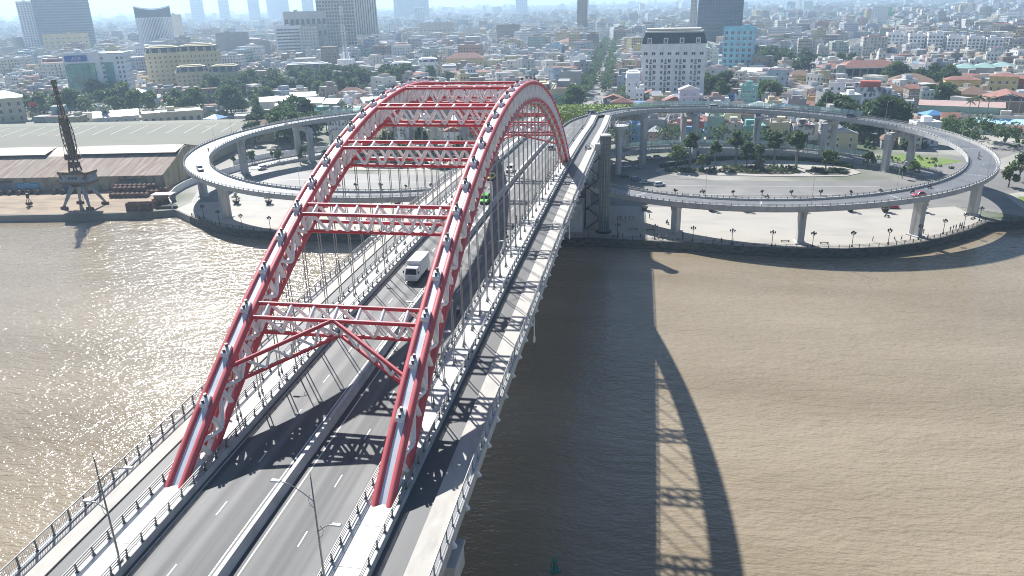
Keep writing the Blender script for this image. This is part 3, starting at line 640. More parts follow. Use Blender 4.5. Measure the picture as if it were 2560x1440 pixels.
    # piers: single columns on the river side
    def ztop(x, y, lo, hi):
        best = min((f for f in fr if lo <= f[0].z <= hi), key=lambda f: (f[0].x-x)**2+(f[0].y-y)**2); return best
    single = [(43.5, 101), (79, 93), (114, 104), (139.5, 132.5)] if s > 0 else [(-43.5, 101), (-78, 93), (-112, 103), (-138, 133), (-148.5, 177)]
    for x, y in single:
        f = ztop(x, y, 9, 22); x, y = f[0].x, f[0].y; zt = f[0].z-1.7; r = math.atan2(f[1].y, f[1].x)
        b = MB(); b.box((0, 0, (zt-2)/2-.2), (3.1, 1.9, zt-2.2)); b.box((0, 0, zt-.9-2.4), (3.1, 1.9, .01))
        b.add([(-1.55, -.95, zt-4.2), (1.55, -.95, zt-4.2), (1.55, .95, zt-4.2), (-1.55, .95, zt-4.2), (-2.4, -1, zt-2.3), (2.4, -1, zt-2.3), (2.4, 1, zt-2.3), (-2.4, 1, zt-2.3)], [(0, 1, 5, 4), (1, 2, 6, 5), (2, 3, 7, 6), (3, 0, 4, 7), (4, 5, 6, 7)])
        b.box((0, 0, .2), (4.2, 3.2, .5))
        obj('pier', b.mesh('pier', M['concrete']), t, (x, y, 2.4), r)
    # portal piers on the far side: two legs and a beam, the lower turn passes between them
    for deg in ((20, 46, 70, 95, 120, 146) if s > 0 else (20, 46, 70, 95, 120, 140)):
        cx, ax = (77.0, 72.0) if s > 0 else (75.8, 70.8); a = math.radians(180-deg)
        z = 25.5-0.05*max(0, deg-45); c = Vector((s*(cx+ax*math.cos(a)), 163+70*math.sin(a), 0)); sv = Vector((s*math.cos(a)*70, math.sin(a)*ax, 0)).normalized(); r = math.atan2(sv.y, sv.x)
        zt = z-1.8
        for e, w in ((-6.7, 2.3), (7.6, 2.3)):
            if deg == 20 and e > 0: continue
            q = c+sv*e; b = MB(); b.box((0, 0, (zt-3.0-2.0)/2), (w, 2.3, zt-3.0-1.8)); b.box((0, 0, .1), (3.2, 3.2, .4))
            b.box((0, 0, zt-2.2-2.4), (w+.5, 2.7, 2.4)); b.box((0, 0, zt-.85-2.4), (w+.3, 2.2, .3)); obj('portal_leg', b.mesh('portal_leg', M['concrete']), t, (q.x, q.y, 2.4), r)
        b = MB(); b.box((.45, 0, zt-1.35), (14.3 if deg != 20 else 9, 2.0, 2.2)); obj('portal_beam', b.mesh('portal_beam', M['concrete']), t, (c.x, c.y, 0), r)
# grass wedge on the bridge head between the two ramps
arc = [(77-76.8*math.cos(math.radians(k)), 163+74.8*math.sin(math.radians(k))) for k in range(4, 66, 4)]
arcl = [(-(75.8-75.6*math.cos(math.radians(k))), 163+74.8*math.sin(math.radians(k))) for k in range(4, 66, 4)]
wedge = [(x-.6, y) for x, y in arc]+[(x+.6, y) for x, y in arcl[::-1]]
b = MB(); b.prism(wedge, 23.9, 25.2, bottom=True); t = thing('bridge_head', 'grassy wedge at the bridge head between both ramps', 'embankment', (0, 0, 0)); obj('slab', b.mesh('slab', M['concrete']), t)
for x in (-11, 11):
    for y in (205, 222): b = MB(); b.box((x, y, 13.2), (1.8, 1.8, 21.6)); obj('column', b.mesh('column', M['concrete']), t)
b = MB(); b.prism(wedge, 25.2, 25.75); obj('lawn', b.mesh('lawn', M['grass']), t)
v = []; f = []
for i in range(2600):
    u = random.random(); k = random.randrange(len(arc)); x = arcl[k][0]+(arc[k][0]-arcl[k][0])*(.06+.88*u); y = arc[k][1]+random.uniform(-2.4, 2.4); a = random.uniform(0, PI); h = random.uniform(.2, .55); w = random.uniform(.25, .6)
    n0 = len(v); v += [(x-w*math.cos(a), y-w*math.sin(a), 25.7), (x+w*math.cos(a), y+w*math.sin(a), 25.7), (x+w*.6*math.cos(a)+.1, y+w*.6*math.sin(a), 25.7+h), (x-w*.6*math.cos(a), y-w*.6*math.sin(a)+.1, 25.7+h)]; f.append((n0, n0+1, n0+2, n0+3))
me = np_mesh('ground_cover', np.array(v), np.array(f), M['leaf_light']); tag(obj('ground_cover', me), 'low yellow green ground cover on the bridge head wedge', 'plants', kind='stuff')
# outer parapets of the bridge head, carrying the ramp parapets back to the bridge
for s in (1, -1):
    t = thing('parapet_wall', 'curved concrete parapet at the %s side of the grassy bridge head' % ('right' if s > 0 else 'left'), 'parapet', (0, 0, 0))
    cx, ax = (77, 72) if s > 0 else (75.8, 70.8); b = MB(); fr = []
    for k in range(0, 31, 3): a = math.radians(180-k); fr.append((Vector((s*(cx+(ax+4.57)*math.cos(a)), 163+74.57*math.sin(a), 25.5)), Vector((s*math.cos(a), math.sin(a), 0)), Vector((0, 0, 1))))
    fr2 = fr if k else fr; b.sweep(fr2, [(-.15, -.5), (.15, -.5), (.15, .62), (-.15, .62)]); obj('wall', b.mesh('wall', M['pale_concrete']), t)
    for h in (.88, 1.14): bb = MB(); bb.path([p+Vector((0, 0, h)) for p, _, _ in fr], .05, 5); obj('rail', bb.mesh('rail', M['rail']), t)
    for p, sv, hd, a in along(fr, 2.0): obj('post', rpost, t, p+Vector((0, 0, .6)), math.atan2(hd.y, hd.x))
# deck of the bridge head in front of the wedge
for s in (1, -1):
    cx, ax = (77, 72) if s > 0 else (75.8, 70.8); pl_ = [(s*17.8, 163)] if False else []
    arc_ = [(s*(cx-(ax+4.4)*math.cos(math.radians(k))), 163+74.4*math.sin(math.radians(k))) for k in range(0, 31, 3)]
    inn = (s*(cx-(ax-4.3)*math.cos(math.radians(29))), 163+65.7*math.sin(math.radians(29)))
    poly_ = [(s*0.3, 162.9), (s*8.48, 162.9), (s*8.6, 176), (s*12.2, 186), inn]+arc_[::-1]
    b = MB(); b.prism(poly_, 25.2, 25.5); obj('carriageway', b.mesh('carriageway', M['asphalt']), bridge)
# round landing beside the right ramp
t = thing('round_landing', 'round white concrete landing on a thick column beside the right ramp', 'platform', (21.6, 185.3, 0))
b = MB(); b.lathe([(0, 2.4), (1.2, 2.4), (1.3, 18.5), (2.7, 21.6), (3.7, 21.8), (3.7, 23.0), (0, 23.0)], n=24); obj('column', b.mesh('column', M['pale_concrete']), t)
b = MB()
for i in range(20):
    a0, a1 = 2*PI*i/20, 2*PI*(i+1)/20; p = lambda a, z: (3.55*math.cos(a), 3.55*math.sin(a), z)
    b.tube(p(a0, 23.0), p(a0, 24.1), .05, 5)
    for z in (23.5, 24.1): b.tube(p(a0, z), p(a1, z), .05, 5)
obj('railing', b.mesh('railing', M['rail_pale']), t)
# glazed lift tower with stair flights between it and the bridge
t = thing('lift_tower', 'tall dark glazed lift tower standing beside the bridge', 'lift tower', (20.6, 98.5, 2.5))
H = 30.6; NR = 12
b = MB(); b.tube((0, 0, 0), (0, 0, H), 1.5, NR, caps=False); obj('glass_wall', b.mesh('glass_wall', M['lift_glass']), t)
for i in range(NR): a = 2*PI*i/NR; rod('mullion', (1.56*math.cos(a), 1.56*math.sin(a), 0), (1.56*math.cos(a), 1.56*math.sin(a), H), .07 if i % 3 else .13, M['rail'], t, 6)
for k in range(19):
    b = MB(); z = .2+k*1.65
    for i in range(NR): a0, a1 = 2*PI*i/NR, 2*PI*(i+1)/NR; b.tube((1.56*math.cos(a0), 1.56*math.sin(a0), z), (1.56*math.cos(a1), 1.56*math.sin(a1), z), .06, 4)
    obj('ring_beam', b.mesh('ring_beam', M['dark']), t)
b = MB(); b.lathe([(0, H), (1.85, H), (1.85, H+.35), (1.4, H+.55), (0, H+.6)], n=20); obj('roof_cap', b.mesh('roof_cap', M['pale_concrete']), t)
b = MB(); b.lathe([(0, -.1), (2.6, -.1), (2.6, .3), (0, .3)], n=20); obj('base', b.mesh('base', M['dark']), t)
b = MB(); b.box((-2.1, .5, 26.6), (2.0, 2.6, 3.2)); obj('lift_lobby', b.mesh('lift_lobby', M['pale_concrete']), t)
b = MB(); b.box((.2, .2, 9), (1.3, 1.3, 2.4)); obj('lift_cabin', b.mesh('lift_cabin', M['rail_pale']), t)
t = thing('stair_tower', 'dark zigzag steel stairs between the bridge and the lift tower', 'stairs', (16.9, 101.5, 2.5))
for k in range(8):
    z0_ = k*3.35; sg = 1 if k % 2 == 0 else -1; x0, x1 = -1.9*sg, 1.9*sg; y = (k % 2)*1.5
    b = MB(); b.path([(x0, y, z0_+.1), (x1, y, z0_+3.2)], .16, 4); b.box((x1*1.1, .75, z0_+3.3), (1.3, 3.2, .16))
    for i in range(10): u = i/9.0; b.box((x0+(x1-x0)*u, y, z0_+.2+3.1*u), (.34, 1.3, .05))
    obj('flight', b.mesh('flight', M['dark']), t)
    b = MB()
    for yy_ in (y-.65, y+.65): b.tube((x0, yy_, z0_+1.2), (x1, yy_, z0_+4.3), .045, 5)
    for i in range(5): u = i/4; b.tube((x0+(x1-x0)*u, y-.65, z0_+.2+3.1*u), (x0+(x1-x0)*u, y-.65, z0_+1.2+3.1*u), .03, 4)
    obj('handrail', b.mesh('handrail', M['rail']), t)
for x in (-2.6, 2.6):
    for y in (-.8, 2.4): rod('column', (x, y, 0), (x, y, 27), .12, M['dark'], t, 6)
# lamp columns along the ramps
b = MB(); b.tube((0, 0, 0), (0, 0, 9.0), .08, 6, r2=.04)
rl = thing('ramp_lamp', '', 'street lamp'); obj('pole', b.mesh('pole', M['rail_pale']), rl)
b = MB(); b.path([(0, 0, 8.6), (.5, 0, 9.05), (1.3, 0, 9.2), (1.9, 0, 9.15)], .035, 5); b.box((2.1, 0, 9.13), (.7, .22, .09)); obj('arm', b.mesh('arm', M['lamp_white']), rl)
first = True; orde = ['first', 'second', 'third', 'fourth', 'fifth', 'sixth', 'seventh', 'eighth', 'ninth', 'tenth', 'eleventh', 'twelfth', 'thirteenth', 'fourteenth', 'fifteenth', 'sixteenth', 'seventeenth', 'eighteenth', 'nineteenth', 'twentieth', 'twenty-first', 'twenty-second', 'twenty-third', 'twenty-fourth']
for s in (1, -1):
    for i, (p, sv, hd, a) in enumerate(along(RAMP[s], 31, 18)):
        e = 1 if i % 2 else -1; lab = 'slim lamp column, %s side of the %s ramp, %s from the bridge head' % ('outer' if e > 0 else 'inner', 'right' if s > 0 else 'left', orde[i])
        q = p+sv*(e*4.6)+Vector((0, 0, .55)); r = math.atan2(-e*sv.y, -e*sv.x)
        if first: rl.location = q; rl.rotation_euler = (0, 0, r); rl['label'] = lab; rl['group'] = 'lamp columns on the ramps'; first = False
        else: dup(rl, q, r, lab, 'lamp columns on the ramps')
# ---------------------------------------------------------------- plants
def leaf_quads(centers, radii, n, size, rng):
    c = np.repeat(centers, n, axis=0); r = np.repeat(radii, n, axis=0); N = len(c)
    d = rng.normal(size=(N, 3)); d /= np.linalg.norm(d, axis=1)[:, None]; rad = rng.uniform(.35, 1.0, N)[:, None]**.5
    p = c+d*r*rad; a = rng.normal(size=(N, 3)); a /= np.linalg.norm(a, axis=1)[:, None]
    b_ = np.cross(a, rng.normal(size=(N, 3))); b_ /= np.linalg.norm(b_, axis=1)[:, None]; s = (size*rng.uniform(.6, 1.3, N))[:, None]
    v = np.stack([p-a*s-b_*s*.55, p+a*s*.3-b_*s*.75, p+a*s+b_*s*.5, p-a*s*.3+b_*s*.75], 1).reshape(-1, 3)
    return v, np.arange(N*4).reshape(-1, 4)
def tree_proto(seed, h=9.0, cw=4.0, leaf='leaf', nb=15, nl=75, size=.42, trunk='bark', clear=.3, name='broadleaf_tree'):
    rng = np.random.default_rng(seed); rnd = random.Random(seed)
    t = thing(name, '', 'tree'); tb = MB(); z0_ = h*clear
    tb.path([(0, 0, -.3), (.1, .05, z0_*.5), (.05, -.1, z0_), (.2, .1, h*.62)], .3, 7, rs=[.34, .26, .22, .1])
    cs, rs = [], []
    for i in range(nb):
        a = rnd.uniform(0, 2*PI); u = rnd.uniform(0, 1); zz = z0_+h*.12+(h-z0_-h*.2)*u; rr = cw*(1-.55*max(0, u-.35)/.65)*math.sqrt(rnd.uniform(.08, 1))*.78
        x, y = rr*math.cos(a), rr*math.sin(a); s = cw*rnd.uniform(.28, .46); cs.append((x, y, zz)); rs.append((s, s, s*.72))
        if i % 2 == 0: tb.path([(0, 0, z0_*.9), (x*.45, y*.45, (z0_+zz)/2), (x, y, zz)], .1, 5, rs=[.14, .09, .03])
    obj('trunk', tb.mesh('trunk', M[trunk]), t)
    v, f = leaf_quads(np.array(cs), np.array(rs), nl, size, rng); obj('crown', np_mesh('crown', v, f, M[leaf]), t); return t
def palm_proto(seed, h=9.0, fr=11, L=2.9):
    rnd = random.Random(seed); t = thing('palm_tree', '', 'palm'); tb = MB(); tb.path([(0, 0, -.2), (.1, 0, h*.4), (.22, .1, h)], .2, 7, rs=[.26, .17, .15]); obj('trunk', tb.mesh('trunk', M['palebark']), t)
    c = MB()
    for i in range(fr):
        a = 2*PI*i/fr+rnd.uniform(-.25, .25); el = rnd.uniform(.1, 1.0); pts = []
        for k in range(6):
            u = k/5; r = L*u; z = h+math.sin(el)*r*1.0-1.25*u*u*L*.5*(1.2-el*.4); pts.append(Vector((.22+r*math.cos(el*.7)*math.cos(a), .1+r*math.cos(el*.7)*math.sin(a), z)))
        sd_ = Vector((-math.sin(a), math.cos(a), 0))
        for k in range(5):
            p, q = pts[k], pts[k+1]; w0 = .5*math.sin(PI*(k/5*.85+.12)); w1 = .5*math.sin(PI*((k+1)/5*.85+.12))
            for e in (-1, 1): c.add([p, q, q+sd_*(e*w1)-Vector((0, 0, .28*w1)), p+sd_*(e*w0)-Vector((0, 0, .28*w0))], [(0, 1, 2, 3)])
    obj('crown', c.mesh('crown', M['palm']), t); return t
def hidden(t):       # prototypes become the first instance of their kind
    t['used'] = 0; return t
TREES = {'leaf': [tree_proto(i, 9+i % 3, 4.2+.4*(i % 2), 'leaf', nl=70) for i in (1, 2)], 'dark': [tree_proto(i, 11, 5.2, 'leaf_dark', nb=20, nl=75, size=.5) for i in (4, 5)],
         'slim': [tree_proto(i, 8, 2.1, 'leaf', nb=11, nl=55, size=.36, trunk='palebark', clear=.45, name='slim_tree') for i in (7, 8)], 'small': [tree_proto(i, 3.6, 1.35, 'leaf_dark', nb=8, nl=60, size=.2, clear=.4, name='small_tree') for i in (9,)],
         'light': [tree_proto(i, 8, 3.4, 'leaf_light', nb=12, nl=60, size=.4) for i in (10,)], 'palm': [palm_proto(1), palm_proto(2, 7.5, 10, 2.6), palm_proto(3, 12, 12, 2.9)]}
def conifer():
    t = thing('conifer', '', 'tree'); b = MB(); b.tube((0, 0, 0), (0, 0, 9), .16, 6, r2=.03); obj('trunk', b.mesh('trunk', M['bark']), t); b = MB(); rnd = random.Random(3)
    for k in range(11):
        z = 1.2+k*.72; R = 1.9*(1-k/12)
        for i in range(9):
            a = 2*PI*(i+.5*(k % 2))/9+rnd.uniform(-.2, .2); x, y = R*math.cos(a), R*math.sin(a); w = .38*R
            b.add([(0, 0, z+.25), (x-w*math.sin(a)*.6, y+w*math.cos(a)*.6, z-.1), (x*1.15, y*1.15, z+.15), (x+w*math.sin(a)*.6, y-w*math.cos(a)*.6, z-.1)], [(0, 1, 2, 3)])
    obj('crown', b.mesh('crown', M['leaf_dark']), t); return t
TREES['conifer'] = [conifer()]
N_TREES = [0]
BROAD = [0]; EXTRA = []
def plant(kind, x, y, label, group, z=2.45, s=1.0, var=None):
    if kind in ('leaf', 'dark', 'light'):
        BROAD[0] += 1
        if BROAD[0] > 292: EXTRA.append((x, y, z+5.5*s, 4.2*s)); return
    v = TREES[kind]; src = v[(N_TREES[0] if var is None else var) % len(v)]; N_TREES[0] += 1; s *= random.uniform(.9, 1.12); rz = random.uniform(0, 6.28)
    if 'label' not in src or not src['label']: o = src; o.location = (x, y, z); o.rotation_euler = (0, 0, rz); o['label'] = label; o['group'] = group; o.scale = (s, s, s)
    else: o = dup(src, (x, y, z), rz, label, group, s)
    return o
# ---------------------------------------------------------------- vehicles
def wheel_mesh(r, w):
    b = MB(); n = 14
    prof = [(r*.55, -w/2), (r*.92, -w/2), (r, -w*.3), (r, w*.3), (r*.92, w/2), (r*.55, w/2)]
    vs = []; fs = []
    for rr, z in prof:
        for i in range(n): a = 2*PI*i/n; vs.append((rr*math.cos(a), z, rr*math.sin(a)))
    for k in range(5): fs += [(k*n+i, (k+1)*n+i, (k+1)*n+(i+1) % n, k*n+(i+1) % n) for i in range(n)]
    b.add(vs, fs, 0)
    for z, e in ((-w*.42, 1), (w*.42, -1)):
        vs = [(0, z, 0)]+[(r*.58*math.cos(2*PI*i/n), z, r*.58*math.sin(2*PI*i/n)) for i in range(n)]; b.add(vs, [(0, 1+i, 1+(i+1) % n) if e > 0 else (0, 1+(i+1) % n, 1+i) for i in range(n)], 1)
    return b.mesh('wheel', [M['tyre'], M['chrome']])
WM = wheel_mesh(.33, .22); WMT = wheel_mesh(.48, .28); PAINT = {}
def paint(col):
    if col not in PAINT: PAINT[col] = mat('car_paint_%d' % len(PAINT), col, 0.28, var=0.04, scale=1.0, spec=0.6)
    return PAINT[col]
def loft(secs, mi=0, closed=True):
    b = MB(); n = len(secs[0]); vs = [p for s in secs for p in s]; fs = []
    for k in range(len(secs)-1): fs += [(k*n+i, k*n+(i+1) % n, (k+1)*n+(i+1) % n, (k+1)*n+i) for i in range(n)]
    fs += [tuple(range(n-1, -1, -1)), tuple(range((len(secs)-1)*n, len(secs)*n))]; b.add(vs, fs, mi); return b
def car_proto(style, col):
    """a car pointing along +x"""
    t = thing('car', '', 'car'); P = paint(col)
    L, Wd, Hh = {'sedan': (4.5, 1.78, 1.45), 'suv': (4.6, 1.86, 1.72), 'hatch': (3.8, 1.7, 1.52), 'van': (4.9, 1.9, 1.85)}[style]; w = Wd/2; h0 = .24; hb = {'sedan': .88, 'suv': 1.02, 'hatch': .92, 'van': 1.0}[style]
    # body: cross sections along x
    xs = [(-.5, .80, .50, hb-.12), (-.47, .94, .30, hb-.03), (-.36, 1, h0, hb), (0, 1, h0, hb), (.22, 1, h0, hb-.02), (.40, .97, h0, hb-.12), (.475, .90, .30, hb-.22), (.5, .74, .42, hb-.34)]
    secs = [[(x*L, -w*k, z0_+.08), (x*L, -w*k*.88, z0_), (x*L, w*k*.88, z0_), (x*L, w*k, z0_+.08), (x*L, w*k, z1_-.2), (x*L, w*k*.9, z1_), (x*L, -w*k*.9, z1_), (x*L, -w*k, z1_-.2)] for x, k, z0_, z1_ in xs]
    obj('body', loft(secs).mesh('body', P, False), t)
    r0, r1, f0, f1 = {'sedan': (-.40, -.24, .10, .25), 'suv': (-.485, -.42, .08, .24), 'hatch': (-.48, -.36, .12, .29), 'van': (-.49, -.45, .20, .36)}[style]
    b = MB(); kb, kt = .89*w, .72*w; vs = [(r0*L, -kb, hb-.02), (f1*L, -kb, hb-.04), (f1*L, kb, hb-.04), (r0*L, kb, hb-.02), (r1*L, -kt, Hh-.05), (f0*L, -kt, Hh-.05), (f0*L, kt, Hh-.05), (r1*L, kt, Hh-.05)]
    b.add(vs, [(0, 1, 5, 4), (1, 2, 6, 5), (2, 3, 7, 6), (3, 0, 4, 7)], 0); b.add(vs, [(4, 5, 6, 7)], 0); obj('windows', b.mesh('windows', M['glassd']), t)
    b = MB(); vs = [(r1*L-.04, -kt-.03, Hh-.06), (f0*L+.05, -kt-.03, Hh-.07), (f0*L+.05, kt+.03, Hh-.07), (r1*L-.04, kt+.03, Hh-.06), (r1*L+.1, -kt+.12, Hh+.01), (f0*L-.1, -kt+.12, Hh), (f0*L-.1, kt-.12, Hh), (r1*L+.1, kt-.12, Hh+.01)]
    b.add(vs, [(0, 3, 2, 1), (0, 1, 5, 4), (1, 2, 6, 5), (2, 3, 7, 6), (3, 0, 4, 7), (4, 5, 6, 7)])
    for s in (-1, 1):
        for (xa, za_), (xb, zb) in (((r0*L, hb-.02), (r1*L, Hh-.05)), ((f1*L, hb-.04), (f0*L, Hh-.05)), (((r0+f1)/2*L, hb), ((r1+f0)/2*L, Hh-.05))): b.tube((xa, s*(kb+.012), za_), (xb, s*(kt+.012), zb), .045, 4)
    obj('roof', b.mesh('roof', P), t)
    for x in (-.31*L, .31*L):
        for s in (-1, 1): obj('wheel', WM, t, (x, s*(w-.1), .33))
    for s in (-1, 1):
        b = MB(); b.box((.47*L, s*w*.66, hb-.30), (.22, .36, .15)); obj('headlight', b.mesh('headlight', M['lens']), t)
        b = MB(); b.box((-.485*L, s*w*.70, hb-.20), (.14, .3, .18)); obj('tail_light', b.mesh('tail_light', M['taillight']), t)
        b = MB(); b.box((f1*L-.25, s*(w+.1), hb+.06), (.16, .22, .14)); obj('mirror', b.mesh('mirror', P), t)
    b = MB(); b.box((.505*L-.03, 0, .52), (.06, .95, .16)); b.box((.49*L, 0, .34), (.1, 1.3, .1)); obj('grille', b.mesh('grille', M['dark']), t)
    b = MB(); b.box((.50*L+.0, 0, .42), (.05, .46, .12)); obj('number_plate', b.mesh('number_plate', M['rail_pale']), t)
    return t
_cars = {}
def car(style, col, x, y, z, rz, label, group='cars'):
    k = (style, col)
    if k not in _cars: _cars[k] = o = car_proto(style, col); o.location = (x, y, z); o.rotation_euler = (0, 0, rz); o['label'] = label; o['group'] = group; return o
    return dup(_cars[k], (x, y, z), rz, label, group)
def truck(x, y, z, rz):
    t = thing('box_truck', 'white box truck driving toward the camera on the left carriageway', 'truck', (x, y, z), rz); P = paint((.72, .73, .74))
    b = MB(); vs = [(1.75, -1.05, .6), (3.55, -1.05, .55), (3.55, 1.05, .55), (1.75, 1.05, .6), (1.75, -1.05, 1.5), (3.62, -1.05, 1.45), (3.62, 1.05, 1.45), (1.75, 1.05, 1.5), (1.8, -.95, 2.5), (3.2, -.93, 2.45), (3.2, .93, 2.45), (1.8, .95, 2.5)]
    b.add(vs, [(0, 3, 2, 1)]+[(i, (i+1) % 4, 4+(i+1) % 4, 4+i) for i in range(4)]+[(4+i, 4+(i+1) % 4, 8+(i+1) % 4, 8+i) for i in range(4)]+[(8, 9, 10, 11)]); obj('cab', b.mesh('cab', P), t)
    b = MB(); b.add([(3.63, -.92, 1.5), (3.63, .92, 1.5), (3.27, .82, 2.32), (3.27, -.82, 2.32)], [(0, 1, 2, 3)]); b.box((3.40, 0, 1.93), (.02, .02, .02)); obj('windscreen', b.mesh('windscreen', M['glassd']), t)
    for s in (-1, 1):
        b = MB(); b.add([(2.2, s*1.056, 1.52), (3.45, s*1.056, 1.52), (3.2, s*.975, 2.25), (2.2, s*.985, 2.28)], [(0, 1, 2, 3)] if s < 0 else [(3, 2, 1, 0)]); obj('side_window', b.mesh('side_window', M['glassd']), t)
        b = MB(); b.box((3.62, s*.78, .95), (.1, .4, .26)); obj('headlight', b.mesh('headlight', M['lens']), t)
        b = MB(); b.box((3.5, s*1.28, 1.9), (.1, .2, .42)); b.tube((3.4, s*1.05, 2.1), (3.5, s*1.28, 2.05), .025, 5); obj('mirror', b.mesh('mirror', M['black']), t)
    b = MB(); b.box((-.95, 0, 1.95), (5.2, 2.25, 2.45)); b.box((-.95, 0, .82), (5.2, 2.0, .16))
    obj('cargo_box', b.mesh('cargo_box', M['tin_white']), t)
    b = MB()
    for i in range(12):
        for s in (-1, 1): b.box((-3.4+i*.45, s*1.135, 1.95), (.05, .03, 2.35))
    obj('side_rib', b.mesh('side_rib', M['tin_white']), t)
    b = MB(); b.box((3.62, 0, .62), (.16, 2.1, .36)); b.box((3.66, 0, 1.02), (.06, 1.0, .14)); b.box((3.66, 0, 1.25), (.04, 1.3, .06)); obj('bumper', b.mesh('bumper', M['rail_pale']), t)
    b = MB(); b.box((3.712, 0, .62), (.02, .5, .14)); obj('number_plate', b.mesh('number_plate', M['w_yellow']), t)
    b = MB(); b.box((0, 0, .62), (6.6, .9, .3)); obj('chassis', b.mesh('chassis', M['black']), t)
    for xx in (2.65, -2.1):
        for s in (-1, 1): obj('wheel', WMT, t, (xx, s*.88, .48))
    return t
GR = 'cars and trucks on the bridge'
truck(-3.6, -22.0, zd(-22)+.01, -PI/2)
car('suv', (.13, .55, .07), -2.4, 27.5, zd(27.5)+.01, -PI/2, 'bright green taxi on the left carriageway of the bridge', GR)
car('sedan', (.60, .52, .10), -6.0, 52.5, zd(52.5)+.01, -PI/2, 'yellow taxi on the left carriageway of the bridge', GR)
car('suv', (.66, .67, .68), -2.9, 63.0, zd(63)+.01, -PI/2, 'white car beside the median on the left carriageway', GR)
car('hatch', (.66, .67, .68), 3.6, 101, zd(101)+.01, PI/2, 'white hatchback driving away past the far arch feet', GR)
car('suv', (.03, .045, .11), 9.0, 199.5, 25.52, 1.15, 'dark blue car at the bridge head beside the grass wedge', GR)
def on_ramp(s, deg, e):
    cx, ax = (77.0, 72.0) if s > 0 else (75.8, 70.8); a = math.radians(180-deg); z = 25.5-0.05*max(0, deg-45)
    return (s*(cx+(ax+e)*math.cos(a)), 163+(70+e)*math.sin(a), z+.01), math.atan2(-70*math.cos(a)*1.0, s*ax*math.sin(a))
def ramp_car(style, col, s, deg, e, lab, rev=False):
    p, r = on_ramp(s, deg, e); return car(style, col, *p, r+(PI if rev else 0), lab, 'cars on the ramps')
ramp_car('van', (.55, .56, .56), 1, 79, 0.2, 'silver van on the far arc of the right ramp')
ramp_car('suv', (.02, .025, .04), 1, 127, 0.6, 'dark car on the far arc of the right ramp')
ramp_car('sedan', (.42, .03, .075), 1, 241, 2.0, 'red car behind the near railing of the right ramp')
ramp_car('sedan', (.05, .05, .055), -1, 107, -1.2, 'black car on the far arc of the left ramp')
ramp_car('suv', (.66, .67, .68), -1, 222, 0.2, 'white car on the outer bend of the left ramp')
car('suv', (.66, .67, .68), -140.5, 183.5, 2.75, -1.9, 'white car coming off the bottom turn of the left ramp', 'cars on the ramps')
car('sedan', (.05, .05, .055), -98, 158, 2.48, 0.1, 'black car parked on the road inside the left ramp', 'parked cars')
car('sedan', (.42, .03, .075), 117.5, 137.0, 2.48, PI-.1, 'red car on the riverside road under the right ramp', 'parked cars')
pk = [((24.5, 179.0), 'hatch', (.03, .03, .03), 'black hatchback at the left end of the row below the right ramp'), ((29.5, 173.0), 'suv', (.16, .2, .26), 'blue grey car second in the row below the right ramp'), ((33.0, 168.4), 'sedan', (.66, .67, .68), 'white saloon third in the row below the right ramp'), ((38.8, 164.5), 'suv', (.66, .67, .68), 'white SUV at the right end of the row below the right ramp'),
      ((31, 198), 'suv', (.16, .2, .26), 'blue grey car parked beside the left column in the shade'), ((24.5, 199), 'sedan', (.66, .67, .68), 'white saloon parked behind the left column'), ((31, 216.5), 'hatch', (.66, .67, .68), 'white hatchback at the left of the rear parking row'), ((34.5, 218), 'sedan', (.55, .56, .56), 'silver saloon in the rear parking row'), ((38.5, 219.5), 'suv', (.66, .67, .68), 'white SUV in the rear parking row'),
      ((58.5, 221.5), 'suv', (.05, .08, .2), 'dark blue car parked behind the hedge of the right island')]
for (x, y), st, c, lab in pk: car(st, c, x, y, 2.48, .3+random.uniform(-.2, .2), lab, 'parked cars')
av = [(3.5, 352, 'van'), (3.3, 366, 'hatch'), (2.7, 380, 'sedan'), (-4.4, 418, 'suv'), (-5.0, 430, 'sedan'), (-5.4, 470, 'suv')]
for i, (x, y, st) in enumerate(av): car(st, (.66, .67, .68), x, y, 2.5, PI/2+.05, 'white car on the avenue, %s counted from the bridge' % orde[i], 'white cars on the avenue')
for i in range(6): car('sedan' if i % 2 else 'suv', [(.05, .05, .055), (.16, .2, .26), (.3, .3, .31)][i % 3], -16.5+.2*i, 330+i*7.0, 2.5, .9, 'car parked at a slant along the left side of the avenue, %s from the bridge' % orde[i], 'cars parked along the avenue')
# ---------------------------------------------------------------- people, motorbikes
def skin_person(name, verts, edges, cols):
    me = bpy.data.meshes.new(name); me.from_pydata([v[:3] for v in verts], edges, []); o = bpy.data.objects.new(name, me); COL.objects.link(o)
    md = o.modifiers.new('s', 'SKIN'); md.use_smooth_shade = True
    for i, v in enumerate(verts): sv = me.skin_vertices[0].data[i]; sv.radius = (v[3], v[4] if len(v) > 4 else v[3]); sv.use_root = (i == 0)
    sb = o.modifiers.new('d', 'SUBSURF'); sb.levels = 1
    dg = bpy.context.evaluated_depsgraph_get(); dg.update(); m2 = bpy.data.meshes.new_from_object(o.evaluated_get(dg)); bpy.data.objects.remove(o)
    m2.materials.clear()
    for c in cols: m2.materials.append(c)
    return m2
SKIN = mat('skin', (.36, .22, .15), .6); HAIR = mat('hair', (.02, .016, .014), .6); HELM = [mat('helmet_%d' % i, c, .3) for i, c in enumerate([(.03, .03, .035), (.4, .05, .05), (.6, .6, .62), (.08, .12, .3)])]
SHIRT = [mat('shirt_%d' % i, c, .85) for i, c in enumerate([(.05, .06, .09), (.5, .5, .5), (.25, .05, .06), (.09, .13, .22), (.035, .035, .04)])]; TROU = [mat('trousers_%d' % i, c, .85) for i, c in enumerate([(.03, .035, .05), (.07, .06, .05), (.02, .02, .02)])]
